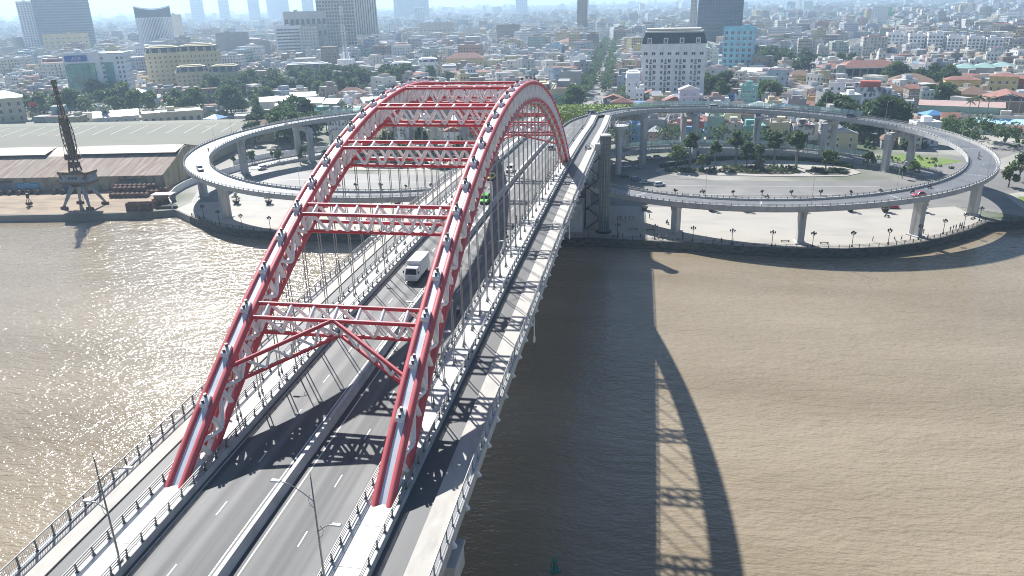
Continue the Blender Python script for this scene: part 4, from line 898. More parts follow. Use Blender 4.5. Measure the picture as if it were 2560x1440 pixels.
def stand_verts(step=0.0):
    return ([(0, 0, .95, .15, .12), (0, 0, 1.15, .14, .11), (0, 0, 1.36, .17, .12), (0, 0, 1.5, .06), (0, .01, 1.62, .095), (0, .01, 1.73, .085),
             (.19, 0, 1.40, .065), (.23, step*.3, 1.14, .045), (.24, .06+step*.4, .90, .036), (-.19, 0, 1.40, .065), (-.23, -step*.3, 1.14, .045), (-.24, .06-step*.4, .90, .036),
             (.095, -step*.5, .50, .075), (.1, -step*1.1, .09, .05), (.1, .13-step, .05, .045), (-.095, step*.5, .50, .075), (-.1, step*.9, .09, .05), (-.1, .13+step, .05, .045)],
            [(0, 1), (1, 2), (2, 3), (3, 4), (4, 5), (2, 6), (6, 7), (7, 8), (2, 9), (9, 10), (10, 11), (0, 12), (12, 13), (13, 14), (0, 15), (15, 16), (16, 17)])
def ride_verts():
    return ([(0, -.1, .86, .15, .13), (0, -.05, 1.06, .14, .11), (0, .02, 1.28, .17, .12), (0, .04, 1.41, .06), (0, .07, 1.53, .1), (0, .07, 1.64, .09),
             (.19, .03, 1.31, .06), (.27, .2, 1.12, .045), (.27, .46, 1.08, .04), (-.19, .03, 1.31, .06), (-.27, .2, 1.12, .045), (-.27, .46, 1.08, .04),
             (.17, .3, .78, .08), (.17, .25, .38, .055), (.17, .4, .34, .045), (-.17, .3, .78, .08), (-.17, .25, .38, .055), (-.17, .4, .34, .045)],
            [(0, 1), (1, 2), (2, 3), (3, 4), (4, 5), (2, 6), (6, 7), (7, 8), (2, 9), (9, 10), (10, 11), (0, 12), (12, 13), (13, 14), (0, 15), (15, 16), (16, 17)])
def sit_verts():
    v, e = ride_verts(); v = [(x, y, z-.42 if z > .7 else z-.3)+tuple(r) for x, y, z, *r in v]; v[8] = (.2, .3, .5, .036); v[11] = (-.2, .3, .5, .036); v[13] = (.15, .36, .14, .05); v[14] = (.15, .5, .06, .045); v[16] = (-.15, .36, .14, .05); v[17] = (-.15, .5, .06, .045); return v, e
BASE = {'stand': skin_person('person_standing', *stand_verts(), [SKIN]), 'walk': skin_person('person_walking', *stand_verts(.16), [SKIN]), 'ride': skin_person('person_riding', *ride_verts(), [SKIN]), 'sit': skin_person('person_sitting', *sit_verts(), [SKIN])}
_pm = {}
def person_mesh(pose, sh, tr, helm):
    k = (pose, sh, tr, helm)
    if k in _pm: return _pm[k]
    me = BASE[pose].copy(); me.materials.clear()
    for m in (SKIN, SHIRT[sh], TROU[tr], HAIR if helm < 0 else HELM[helm]): me.materials.append(m)
    zh, zs, zw = {'stand': (1.66, 1.47, .97), 'walk': (1.66, 1.47, .97), 'ride': (1.54, 1.38, .93), 'sit': (1.14, .97, .5)}[pose]
    for p in me.polygons:
        c = p.center
        hand = (pose in ('stand', 'walk') and abs(c.x) > .2 and c.z < 1.08) or (pose == 'ride' and abs(c.x) > .24 and c.y > .32 and c.z > 1.0)
        p.material_index = 3 if (c.z > zh or (c.z > zs+.06 and c.y < -.0)) else 0 if (c.z > zs or hand) else 1 if c.z > zw-(.0 if pose != 'ride' else 0) else 2
    _pm[k] = me; return me
CN = ['dark blue', 'grey', 'dark red', 'blue', 'black']
def person(pose, x, y, z, rz, label, sh=None, helm=-1, group='people on the quay'):
    sh = random.randrange(5) if sh is None else sh
    o = obj('person', person_mesh(pose, sh, random.randrange(3), helm), None, (x, y, z), rz); return tag(o, label, 'person', group)
def bike_proto(c):
    t = thing('motorbike', '', 'motorbike'); P = paint(c); wm = wheel_mesh(.29, .1)
    for y in (-.62, .62):
        o = obj('wheel', wm, t, (0, y, .29)); o.rotation_euler = (0, 0, PI/2)
    b = MB(); b.path([(0, -.85, .72), (0, -.4, .62), (0, -.1, .42), (0, .28, .42), (0, .5, .75), (0, .48, .98)], .12, 8, up=(1, 0, 0), rs=[.07, .13, .15, .14, .12, .07]); b.path([(0, .62, .29), (0, .5, .7)], .05, 6, up=(1, 0, 0)); obj('body', b.mesh('body', P, True), t)
    b = MB(); b.box((0, -.35, .76), (.26, .85, .1), top=.85); obj('seat', b.mesh('seat', M['black']), t)
    b = MB(); b.tube((-.33, .42, 1.04), (.33, .42, 1.04), .022, 6); obj('handlebar', b.mesh('handlebar', M['black']), t)
    b = MB(); b.tube((0, .56, .88), (0, .62, .88), .09, 10); obj('headlight', b.mesh('headlight', M['lens']), t)
    for s in (-1, 1): b = MB(); b.tube((s*.28, .42, 1.04), (s*.34, .4, 1.24), .01, 4); b.box((s*.35, .4, 1.26), (.1, .02, .07)); obj('mirror', b.mesh('mirror', M['black']), t)
    return t
_bk = {}
def biker(x, y, z, rz, place, c=(.03, .03, .035), helm=0, sh=4, rider=True):
    lab = 'motorbike '+place
    if c not in _bk: _bk[c] = o = bike_proto(c); o.location = (x, y, z); o.rotation_euler = (0, 0, rz); o['label'] = lab; o['group'] = 'motorbikes'
    else: dup(_bk[c], (x, y, z), rz, lab, 'motorbikes')
    if rider: person('ride', x, y, z, rz, 'rider in %s %s' % (CN[sh], place), sh, helm, 'riders on motorbikes')
biker(7.1, -37.6, zd(-37.6)+.01, 0, 'on the right carriageway beside the nearest cross truss', helm=2, sh=1)
biker(7.3, 11.6, zd(11.6)+.01, 0, 'on the right carriageway in the arch shade, ahead of the others', helm=0, sh=4)
biker(7.0, 1.7, zd(1.7)+.01, 0, 'on the right carriageway in the arch shade, following another', c=(.25, .04, .04), helm=0, sh=4)
biker(8.4, 193.4, 25.52, .3, 'behind the dark blue car at the bridge head', c=(.05, .08, .3), sh=3, helm=3)
def ramp_bike(s, deg, e, place, rev=False, **k):
    p, r = on_ramp(s, deg, e); biker(*p, r-PI/2+(PI if rev else 0), place, **k)
ramp_bike(1, 41, -2.6, 'on the far arc of the right ramp beside the inner rail', helm=1, sh=0); ramp_bike(1, 58, -2.0, 'on the far arc of the right ramp past the first pier', helm=0, sh=4)
ramp_bike(1, 190, -.6, 'on the right bend of the right ramp, in front', helm=2, sh=1, c=(.55, .56, .58)); ramp_bike(1, 194, -1.4, 'on the right bend of the right ramp, behind', helm=2, sh=1, c=(.55, .56, .58))
ramp_bike(1, 233, -2.6, 'near the red car on the right ramp, beside the inner rail', helm=0, sh=4); ramp_bike(1, 240, -1.4, 'just above the red car on the right ramp', helm=0, sh=4)
ramp_bike(1, 409, -1.5, 'on the lower turn of the right ramp', helm=0, sh=4); ramp_bike(-1, 148, -2.9, 'on the left ramp beside the inner rail, far arc', helm=0, sh=4)
ramp_bike(-1, 195, -2.0, 'on the left bend of the left ramp', helm=0, sh=0); ramp_bike(-1, 418, -1.0, 'on the lower turn of the left ramp', helm=2, sh=1)
biker(54.5, 154.5, 2.48, -1.3, 'on the road inside the right ramp, left one', helm=0, sh=4); biker(77.5, 148, 2.48, -1.4, 'on the road inside the right ramp, right one', helm=0, sh=4)
biker(112.5, 124.5, 2.52, 1.4, 'crossing the sunny plaza', helm=0, sh=4)
biker(40.8, 109.5, 2.52, .6, 'in the shade near the lift tower', helm=0, sh=2)
# ---------------------------------------------------------------- plaza furniture
def bonsai_proto():
    t = thing('potted_bonsai', '', 'potted tree'); b = MB(); b.lathe([(0, 0), (.7, 0), (.85, .15), (1.35, 1.15), (1.5, 1.25), (1.5, 1.4), (1.25, 1.4), (1.2, 1.2), (0, 1.2)], n=14); obj('pot', b.mesh('pot', mat('dark_pot', (.05, .042, .036), .7)), t)
    b = MB(); b.path([(0, 0, 1.1), (.35, .1, 1.9), (-.2, -.1, 2.7), (.1, .1, 3.6)], .2, 7, rs=[.28, .2, .15, .06]); obj('trunk', b.mesh('trunk', M['bark']), t)
    cs = np.array([(.9, .1, 2.2), (-.9, -.2, 2.6), (.15, .1, 3.9), (.8, -.5, 3.0), (-.5, .7, 3.2)]); rs = np.array([(.85, .8, .32), (.85, .8, .32), (.8, .8, .4), (.6, .6, .28), (.6, .6, .28)])
    v, f = leaf_quads(cs, rs, 90, .15, RNG); obj('foliage', np_mesh('foliage', v, f, M['leaf_dark']), t); return t
BO = bonsai_proto(); first = True
for i, (x, y) in enumerate([(-120, 122.6), (-107.2, 123.5), (-57, 125.5), (33.2, 126.8), (56, 127.9), (67.6, 128.2), (85.6, 131), (102.5, 131), (113.8, 131.4), (125.8, 132.4), (-76, 126.5)]):
    lab = 'clipped tree in big dark pot, %s' % ('left of the bridge, outermost' if i == 0 else 'left of the bridge, second from the left' if i == 1 else 'left of the bridge, seen through the hangers' if i == 2 else 'left of the bridge, partly behind the arch' if i == 10 else 'right of the bridge, %s from the left' % orde[i-3])
    if first: BO.location = (x, y, 2.5); BO['label'] = lab; BO['group'] = 'potted trees on the plaza'; first = False
    else: dup(BO, (x, y, 2.5), random.uniform(0, 6), lab, 'potted trees on the plaza', random.uniform(.9, 1.1))
def plaza_lamp():
    t = thing('plaza_lamp', '', 'lamp post'); b = MB(); b.lathe([(0, 0), (.3, 0), (.22, .5), (.1, .7), (.07, 4.0), (.06, 4.3), (0, 4.3)], n=8)
    for a in (0, PI/2, PI, 3*PI/2): b.path([(0, 0, 3.7), (.3*math.cos(a), .3*math.sin(a), 3.62), (.62*math.cos(a), .62*math.sin(a), 3.95)], .035, 5)
    obj('pole', b.mesh('pole', M['black']), t); g = MB(); g.lathe([(0, -.06), (.12, -.05), (.22, .3), (.3, .36), (.08, .58), (0, .68)], n=8); gm = g.mesh('lantern', M['dark'])
    for a in (0, PI/2, PI, 3*PI/2): obj('lantern', gm, t, (.62*math.cos(a), .62*math.sin(a), 3.98))
    obj('lantern', gm, t, (0, 0, 4.35)); return t
PL = plaza_lamp(); first = True
ring = off([q for q in shore if -128 < q[0] < 146], 2.2)
def resample(pts, step, a0=0):
    res = []; acc = 0; nxt = a0
    for p, q in zip(pts[:-1], pts[1:]):
        L = math.hypot(q[0]-p[0], q[1]-p[1])
        while nxt <= acc+L: u = (nxt-acc)/L; res.append((p[0]+(q[0]-p[0])*u, p[1]+(q[1]-p[1])*u, math.atan2(q[1]-p[1], q[0]-p[0]))); nxt += step
        acc += L
    return res
LC = {'left': -1, 'right': -1}
for i, (x, y, r) in enumerate(resample(ring, 11.5, 6)):
    if -16 < x < 16: continue
    sd_ = 'left' if x < 0 else 'right'; LC[sd_] += 1; lab = 'black five-lantern lamp post on the quay, %s from the left on the %s side' % (orde[LC[sd_]], sd_)
    if first: PL.location = (x, y, 2.5); PL['label'] = lab; PL['group'] = 'lamp posts along the quay'; first = False
    else: dup(PL, (x, y, 2.5), r, lab, 'lamp posts along the quay')
for side, pts in (('left', [q for q in shore if -128 < q[0] < -15]), ('right', [q for q in shore if -15 < q[0] < 200])):
    t = thing('quay_railing', 'dark iron railing along the quay edge, %s of the bridge' % side, 'railing', (0, 0, 0)); q_ = off(pts, .5); fpm = MB(); fpm.box((0, 0, .6), (.16, .16, 1.2)); fpm = fpm.mesh('post', M['black'])
    for x, y, r in resample(q_, 3.0): obj('post', fpm, t, (x, y, 2.6), r)
    for h in (.25, .65, 1.1): b = MB(); b.path([(x, y, 2.6+h) for x, y in q_], .04, 5); obj('rail', b.mesh('rail', M['black']), t)
    b = MB()
    for x, y, r in resample(q_, .3): b.box((x, y, 3.25), (.03, .03, .8), r)
    tag(obj('baluster', b.mesh('baluster', M['black']), t), kind='stuff')
# stone benches
def bench(x, y, rz, lab):
    t = thing('bench', lab, 'bench', (x, y, 2.5), rz, 'benches on the plaza'); b = MB(); b.box((0, 0, .42), (2.6, .5, .1)); obj('seat', b.mesh('seat', M['quay']), t)
    for s in (-1, 1): b = MB(); b.box((s*1.0, 0, .19), (.25, .42, .38)); obj('leg', b.mesh('leg', M['quay']), t)
for x, y, r, lab in [(75.5, 93.5, .1, 'stone bench left of the middle right pier'), (86.5, 92.5, .1, 'stone bench right of the middle right pier'), (30, 101.5, 0, 'stone bench in the shade right of the lift tower'), (35.5, 101.3, 0, 'stone bench in the shade, second right of the lift tower'), (139, 125, .8, 'stone bench under the rightmost pier')]: bench(x, y, r, lab)
wh = lambda x: 'left of the bridge' if x < 0 else 'near the lift tower' if x < 45 else 'on the right side of the plaza'
for i in range(46):
    x = random.choice([random.uniform(16, 44), random.uniform(16, 60), random.uniform(100, 132), random.uniform(-100, -55)]); q = min(ring, key=lambda p: abs(p[0]-x)); pose = random.choice(['stand', 'stand', 'walk', 'sit']); j = random.randrange(5)
    ys_ = [p for p in resample(ring, 1.0) if abs(p[0]-x) < .7]; y = ys_[0][1] if ys_ else q[1]
    person(pose, x, y+random.uniform(-.6, 1.6 if i % 3 else 5), 2.52, random.uniform(0, 6.28), '%s person in %s by the quay railing %s' % ({'stand': 'standing', 'walk': 'walking', 'sit': 'sitting'}[pose], CN[j], wh(x)), j)
for i, (x, y) in enumerate([(25.5, 113), (27, 114), (28.5, 113.5), (24.5, 112.2), (29.6, 112.8), (35, 116)]): person('stand', x, y, 2.52, random.uniform(0, 6), 'person standing in the shaded group beside the lift tower', i % 5)
for i in range(14): person('walk', -6+random.uniform(0, 16), 350+random.uniform(0, 75), 2.5, random.uniform(0, 6.28), 'tiny person crossing the open street beyond the bridge head', None, -1, 'people on the avenue')
for i in range(9): biker(-8+random.uniform(0, 18), 345+random.uniform(0, 90), 2.5, random.uniform(-.3, .3), 'among the traffic on the avenue', helm=random.randrange(4), sh=random.randrange(5))
# low clipped shrubs in the road median and the planting of the islands
for i in range(22):
    x = -104+i*10.6
    if abs(x) < 12: continue
    plant('small', x, 150.6 if x < 70 else 151.5+(x-70)*.083, 'small clipped tree on the road median, %s from the left' % orde[i], 'clipped trees on the road median', 2.5, random.uniform(.55, .75))
def shrubs(name, label, pts, z, size, m='leaf_dark'):
    cs, rs = [], []
    for x, y, r in pts: cs.append((x, y, z+r*.5)); rs.append((r, r, r*.8))
    v, f = leaf_quads(np.array(cs), np.array(rs), 60, size, RNG); return tag(obj(name, np_mesh(name, v, f, M[m])), label, 'shrubs', kind='stuff')
for mx in (1, -1):
    wd = 'right' if mx > 0 else 'left'; pts = []
    for x0, x1, y0, y1, n in ((42, 64, 189.5, 196, 42), (66, 96, 190.5, 203, 80), (101, 115, 190.5, 200, 40)):
        for i in range(n): pts.append((mx*random.uniform(x0, x1), random.uniform(y0, y1), random.uniform(.5, 1.05)))
    shrubs('shrubs', 'rounded shrubs filling the beds of the %s island' % wd, pts, 2.85, .24)
    shrubs('shrubs', 'light green low shrubs in the middle bed of the %s island' % wd, [(mx*random.uniform(68, 94), random.uniform(190, 193), random.uniform(.4, .7)) for i in range(26)], 2.85, .2, 'leaf_light')
    t = thing('hedge', 'tall clipped hedge along the back of the %s island' % wd, 'hedge'); hp = [(40, 199.5), (50, 207.5), (60, 214), (72, 219), (88, 220.5), (104, 217.5), (114, 211), (119, 203)]; v_, f_ = [], []
    q = resample([(mx*x, y) for x, y in hp], 1.2); b = MB()
    for x, y, r in q: b.box((x, y, 3.3), (1.3, 1.5, 1.7), r)
    obj('core', b.mesh('core', M['leaf_dark']), t)
    v, f = leaf_quads(np.array([(x, y, 3.4) for x, y, r in q]), np.tile([.9, .95, 1.1], (len(q), 1)), 55, .24, RNG); obj('foliage', np_mesh('foliage', v, f, M['leaf']), t)
    t = thing('rockery', 'tall dark pointed rockery in the middle of the %s island' % wd, 'rockery', (mx*80, 194.5, 2.7)); b = MB(); rnd = random.Random(4)
    for i in range(26): a = rnd.uniform(0, 6.28); r = rnd.uniform(0, 2.4); h = (7.2-2.4*r)*rnd.uniform(.75, 1.05); b.box((r*math.cos(a), r*.7*math.sin(a), h/2), (rnd.uniform(.7, 1.3), rnd.uniform(.7, 1.3), h), rnd.uniform(0, 1.5), top=.45)
    obj('rock', b.mesh('rock', M['quay']), t)
    cs = [(rnd.uniform(-2, 2), rnd.uniform(-1.4, 1.2), rnd.uniform(.5, 6)) for i in range(16)]; v, f = leaf_quads(np.array(cs), np.tile([.7, .6, .7], (16, 1)), 40, .25, RNG); obj('creeper', np_mesh('creeper', v, f, M['leaf_dark']), t)
    sp = [(46, 194, 'leaf', .7), (52, 203, 'slim', 1.25), (57, 193, 'light', .6), (62, 197, 'slim', 1.15), (72, 208, 'slim', 1.35), (76, 201, 'leaf', .75), (88, 206, 'slim', 1.25), (97, 204, 'slim', 1.35), (108, 199, 'light', .7), (82, 211, 'light', .7), (112, 204, 'leaf', .5)]
    for i, (x, y, k, s) in enumerate(sp): plant(k, mx*x, y, '%s tree on the %s island, %s from the left' % ({'slim': 'slender pale-trunked', 'dark': 'dense dark', 'leaf': 'broad green', 'light': 'light yellow-green'}[k], wd, orde[sorted(range(len(sp)), key=lambda j: mx*sp[j][0]).index(i)]), 'trees on the garden islands', 2.7, s*1.4)
for i, (x, y) in enumerate([(126, 205), (131, 200), (138.5, 187), (134, 184), (-118, 205), (-128, 197), (-140, 200), (-146, 205), (-132, 212), (-110, 213), (-152, 196), (-157, 188)]): plant('slim' if i % 2 else 'leaf', x, y, 'roadside tree near the foot of the %s ramp, %s from the left' % (('right', orde[i]) if x > 0 else ('left', orde[i-4])), 'trees at the foot of the ramps', 2.5, .62)
for i in range(10): plant('leaf' if i % 2 else 'light', 168+i*7.5, 172+4*math.sin(i)+i*6.5, 'leafy tree by the road right of the right ramp, %s from the left' % orde[i], 'trees right of the right ramp', 2.4, .95)
shrubs('shrubs', 'dark shrubs on the small lawn below the right ramp', [(random.uniform(165, 178), random.uniform(143, 155), random.uniform(.4, .9)) for i in range(24)], 2.6, .22)
shrubs('shrubs', 'clipped shrubs on the lawn behind the right ramp', [(random.uniform(136, 160), random.uniform(205, 230), random.uniform(.4, .9)) for i in range(36)], 2.5, .22)
for i, (x, y) in enumerate([(202.5, 313), (205.5, 310), (209.5, 307)]): plant('palm', x, y, 'tall royal palm beyond the right ramp, %s of three' % ['leftmost', 'middle', 'rightmost'][i], 'three tall palms', 2.4, 1.25, 2)
plant('conifer', 222, 283, 'dark pointed conifer in front of the sky blue roof', 'trees right of the right ramp', 2.4, 1.25)
# navigation buoy
t = thing('buoy', 'small green navigation buoy floating near the bridge', 'buoy', (23.1, -54.2, -.1)); t.scale = (.7, .7, .7); b = MB(); b.lathe([(0, -.3), (1.1, -.2), (1.2, .25), (.9, .5), (0, .5)], n=16); obj('float', b.mesh('float', mat('buoy_green', (.02, .16, .11), .4)), t)
b = MB(); [b.tube((.8*math.cos(a), .8*math.sin(a), .5), (.2*math.cos(a), .2*math.sin(a), 2.2), .06, 5) for a in (0, 1.57, 3.14, 4.71)]; obj('frame', b.mesh('frame', M['dark']), t); b = MB(); b.lathe([(0, 2.2), (.6, 2.2), (.45, 2.6), (0, 3.4)], n=10); obj('topmark', b.mesh('topmark', bpy.data.materials['buoy_green']), t)
# ---------------------------------------------------------------- port: warehouse, crane, drums, hopper
WO, WR = (-163.4, 143.8, 2.4), math.radians(9.1)
t = thing('warehouse', 'long old riverside warehouse with rusty front roof and pale rear roof', 'warehouse', WO, WR)
LW = 250
b = MB(); b.box((-LW/2, .3, 2.95), (LW, .6, 5.9)); obj('front_wall', b.mesh('front_wall', M['wh_wall']), t)
b = MB(); b.add([(-.2, 0, 0), (-.2, 52, 0), (-.2, 52, 8.2), (-.2, 27, 13.6), (-.2, 23, 13.4), (-.2, 17, 11.2), (-.2, 0, 6.2), (-.8, 0, 0), (-.8, 52, 0), (-.8, 52, 8.2), (-.8, 27, 13.6), (-.8, 23, 13.4), (-.8, 17, 11.2), (-.8, 0, 6.2)], [(0, 1, 2, 3, 4, 5, 6), (13, 12, 11, 10, 9, 8, 7)]+[(i, i+7, (i+1) % 7+7, (i+1) % 7) for i in range(7)]); obj('gable_wall', b.mesh('gable_wall', M['wh_wall']), t)
def slope(b, x0, x1, y0, z0_, y1, z1_, th=.12): b.add([(x0, y0, z0_), (x1, y0, z0_), (x1, y1, z1_), (x0, y1, z1_), (x0, y0, z0_-th), (x1, y0, z0_-th), (x1, y1, z1_-th), (x0, y1, z1_-th)], [(0, 1, 2, 3), (7, 6, 5, 4), (0, 4, 5, 1), (1, 5, 6, 2), (2, 6, 7, 3), (3, 7, 4, 0)])
rnd = random.Random(8)
sm = {}
for i in range(100):                                    # roof sheets of the front slope, unevenly laid
    x1 = -.4-i*2.5; w = 2.46; b = MB(); dz = rnd.uniform(-.03, .05); slope(b, x1-w, x1, -.8, 6.0+dz, 17.2, 11.3+dz); obj('roof_sheet', b.mesh('roof_sheet', M['rust'] if rnd.random() < .75 else M['w_brown']), t)
b = MB()
for x0, x1 in ((-43, -1.5), (-LW, -58)): b.box(((x0+x1)/2, 17.4, 11.7), (x1-x0, .3, 1.3))
obj('shadow_step', b.mesh('shadow_step', M['dark']), t)  # roof step, its near-black colour stands for the shadow under the upper eave
b = MB()
for x0, x1 in ((-43, -1.0), (-LW, -58)): slope(b, x0, x1, 16.6, 12.3, 26.5, 14.0)
slope(b, -LW, -.5, 26.5, 14.0, 52, 8.3); slope(b, -58, -43, 17.2, 11.3, 26.5, 13.95); obj('upper_roof', b.mesh('upper_roof', mat('beige_sheet', (.37, .32, .26), .7, var=.1, scale=.2)), t)
b = MB(); slope(b, -LW-60, -1, 52, 7.8, 113, 11.0); slope(b, -LW-60, -1, 113, 11.0, 150, 7.5); b.box((-(LW+60)/2, 52.3, 3.9), (LW+58, .4, 7.6)); b.box((-1.5, 101, 4), (.5, 98, 7.2)); obj('rear_roof', b.mesh('rear_roof', M['sheet_pale']), t)
SKYL = mat('skylight_sheet', (.42, .43, .40), .9, spec=.1)
for i in range(30): x = -8-i*9.6; b = MB(); slope(b, x-.42, x+.42, 86, 9.66, 109, 10.87, .02); obj('skylight_strip', b.mesh('skylight_strip', SKYL), t)
for i in range(9):
    x = -13.5-i*27; d = MB(); d.box((x, -.05, 2.1), (5.4, .14, 4.2)); o = obj('door', d.mesh('door', mat('grey_blue_door', (.17, .20, .24), .7) if i == 0 else bpy.data.materials['grey_blue_door']), t); d = MB(); d.box((x, -1.0, 4.5), (8, 2.0, .12)); obj('canopy', d.mesh('canopy', M['ironrust']), t)
d = MB(); d.box((-58, -.1, 2.6), (10.5, .12, 2.3)); sgn = obj('sign_board', d.mesh('sign_board', M['blue_sign']), t)
d = MB()
for k, (w, z) in enumerate(((2.2, 3.4), (8.6, 2.9), (7.6, 2.45), (8.2, 2.0))): d.box((-58, -.17, z), (w, .02, .16))
obj('line', d.mesh('line', M['tin_white']), sgn)
# portal crane
t = thing('portal_crane', 'old harbour crane with tall rusty yellow jib on blue grey legs', 'crane', (-177.6, 113.4, 2.4))
for sx in (-1, 1):
    for sy in (-1, 1):
        f_ = (sx*5.4, sy*4.3); b = MB(); b.path([(sx*2.0, sy*1.6, 8.6), (sx*3.2, sy*2.5, 6.2), (f_[0], f_[1], 1.2)], .5, 4, rs=[.9, .75, .42]); obj('leg', b.mesh('leg', M['crane_b']), t)
        bg_ = MB(); bg_.box((f_[0], f_[1], .85), (2.8, .7, .5)); bg_.box((f_[0], f_[1], 1.15), (.8, .9, .4))
        for k in (-1.2, -.45, .45, 1.2): bg_.tube((f_[0]+k, f_[1]-.3, .42), (f_[0]+k, f_[1]+.3, .42), .4, 10)
        obj('bogie', bg_.mesh('bogie', M['ironrust']), t)
b = MB(); b.lathe([(0, 8.2), (3.0, 8.3), (3.2, 8.9), (2.2, 9.4), (0, 9.4)], n=16); obj('turntable', b.mesh('turntable', M['ironrust']), t)
b = MB(); b.prism([(-6.6, -2.6), (-4.2, -3.4), (5.2, -3.2), (6.2, -2.2), (6.0, 2.8), (-6.4, 2.8)], 9.4, 10.2, 0); obj('platform', b.mesh('platform', M['crane_y']), t)
b = MB(); b.prism([(-6.4, -2.5), (-4.1, -3.2), (5.1, -3.0), (6.0, -2.1), (5.8, 2.6), (-6.2, 2.6)], 10.2, 13.0, 0); obj('machine_house', b.mesh('machine_house', M['crane_b']), t)
b = MB(); b.prism([(-6.6, -2.7), (-4.2, -3.45), (5.3, -3.25), (6.3, -2.3), (6.1, 2.9), (-6.4, 2.9)], 13.0, 14.0, 0); obj('house_roof', b.mesh('house_roof', M['crane_y']), t)
for x in (-5.3, -1.6, -.2, 1.2, 4.4): d = MB(); d.box((x, -3.16+(.25 if x > 4 else .4 if x < -5 else 0), 11.7), (.7, .3, .9)); obj('window', d.mesh('window', M['glassd']), t)
b = MB()
for x in (-2.4, 1.0):
    for y in (-1.2, 1.2): b.tube((x, y, 14), (x*.5-.5, y*.8, 18.5), .32, 6)
b.box((-.7, 0, 18.4), (4.4, 3.2, .5)); b.box((-.7, 0, 16.2), (3.2, 2.6, 2.0)); b.box((-.7, 0, 19.4), (5.6, 1.4, 1.6))
for k in range(6): b.tube((-3+k*.95, -1.2, 19.1), (-3+k*.95, 1.2, 19.1), .45, 10)
obj('tower', b.mesh('tower', M['ironrust']), t)
B0, B1 = Vector((-.3, 0, 19.5)), Vector((-2.6, 1.5, 45.6)); b = MB()
cor = [(-1, -1), (1, -1), (1, 1), (-1, 1)]; N = 13
def jp(i, c): u = i/N; p = B0.lerp(B1, u); w = (.85+1.0*math.sin(PI*min(1, u*1.5)))*(1-.62*u)+.12; return p+Vector((c[0]*w, c[1]*w*.8, 0))
for i in range(N):
    for k in range(4):
        a_, c_ = cor[k], cor[(k+1) % 4]; b.tube(jp(i, a_), jp(i+1, a_), .17, 5); b.tube(jp(i, a_), jp(i+1, c_), .1, 4); b.tube(jp(i, a_), jp(i, c_), .1, 4)
obj('jib', b.mesh('jib', M['crane_y']), t)
b = MB(); b.add([jp(0, c) for c in cor]+[jp(7, c) for c in cor], [(0, 4, 5, 1), (2, 6, 7, 3)]); b.box((-2.6, 1.5, 46.2), (1.3, 1.3, 1.6)); b.tube((-4.6, 1.3, 41.5), (.2, 1.3, 42.5), .2, 6); b.box((-2.0, .8, 33), (3.2, .5, .5)); b.box((-1.4, .5, 27), (3.0, 1.2, .4)); obj('jib_plates', b.mesh('jib_plates', M['crane_y']), t)
b = MB(); b.tube((-3.0, 1.4, 45.8), (3.0, 0, 19.6), .06, 5); b.tube((-2.2, 1.4, 45.8), (-3.2, -.8, 19.6), .06, 5); b.tube((-2.6, .9, 45), (2.0, -1, 14), .06, 5); obj('stay_cable', b.mesh('stay_cable', M['black']), t)
b = MB()
for i in range(9): b.tube((4.2-.35*i, -2.6, 8.0-.75*i), (3.3-.35*i, -2.6, 8.0-.75*i), .05, 4)
b.tube((4.6, -2.6, 8.6), (1.2, -2.6, 1.2), .06, 4); b.tube((3.7, -2.6, 8.6), (.3, -2.6, 1.2), .06, 4); obj('ladder', b.mesh('ladder', M['ironrust']), t)
t = thing('grab_bucket', 'rusty clamshell grab bucket standing on the quay left of the crane', 'grab bucket', (-200.8, 112.2, 2.4)); b = MB(); b.lathe([(0, .2), (1.0, .5), (1.3, 1.2), (1.1, 1.7), (0, 1.7)], n=10); obj('bucket', b.mesh('bucket', M['ironrust']), t); b = MB(); [b.tube((.9*math.cos(a), .9*math.sin(a), 1.6), (.15*math.cos(a), .15*math.sin(a), 3.4), .1, 5) for a in (0.7, 2.3, 3.9, 5.5)]; b.tube((0, 0, 3.2), (0, 0, 5.0), .5, 8); obj('frame', b.mesh('frame', M['black']), t)
# rows of big rusty drums
dm_ = MB(); dm_.tube((-1.2, 0, .9), (1.2, 0, .9), .9, 14); [dm_.tube((x-.06, 0, .9), (x+.06, 0, .9), .96, 14) for x in (-.9, 0, .9)]; dm_ = dm_.mesh('drum', M['ironrust'])
def drum(x, y, z, lab): o = obj('steel_drum', dm_, None, (x, y, z), WR+PI/2+random.uniform(-.05, .05)); return tag(o, lab, 'drum', 'big rusty drums stacked on the quay')
wa = lambda lx, ly: (WO[0]+lx*math.cos(WR)-ly*math.sin(WR), WO[1]+lx*math.sin(WR)+ly*math.cos(WR))
rows = ['back row', 'middle row', 'front row']; k = 0
for r, (ly, n, x0) in enumerate(((-4.4, 12, -19.5), (-9.2, 10, -17.5), (-13.5, 8, -15.5))):
    for i in range(n):
        drum(*wa(x0+i*1.95-(0 if r == 0 else 0), ly), 2.4, 'rusty drum lying in the %s of the stack by the crane, %s from left' % (rows[r], orde[i]))
    if r < 2:
        for i in range(n-3): drum(*wa(x0+1+i*1.95, ly), 3.95, 'rusty drum on top of the %s by the crane, %s from left' % (rows[r], orde[i]))
for i in range(14): drum(*wa(-82+i*3.9 if i < 9 else -44+(i-9)*3.6, -4.5), 2.4, 'rusty drum in the long row along the warehouse wall, %s from the left' % orde[i])
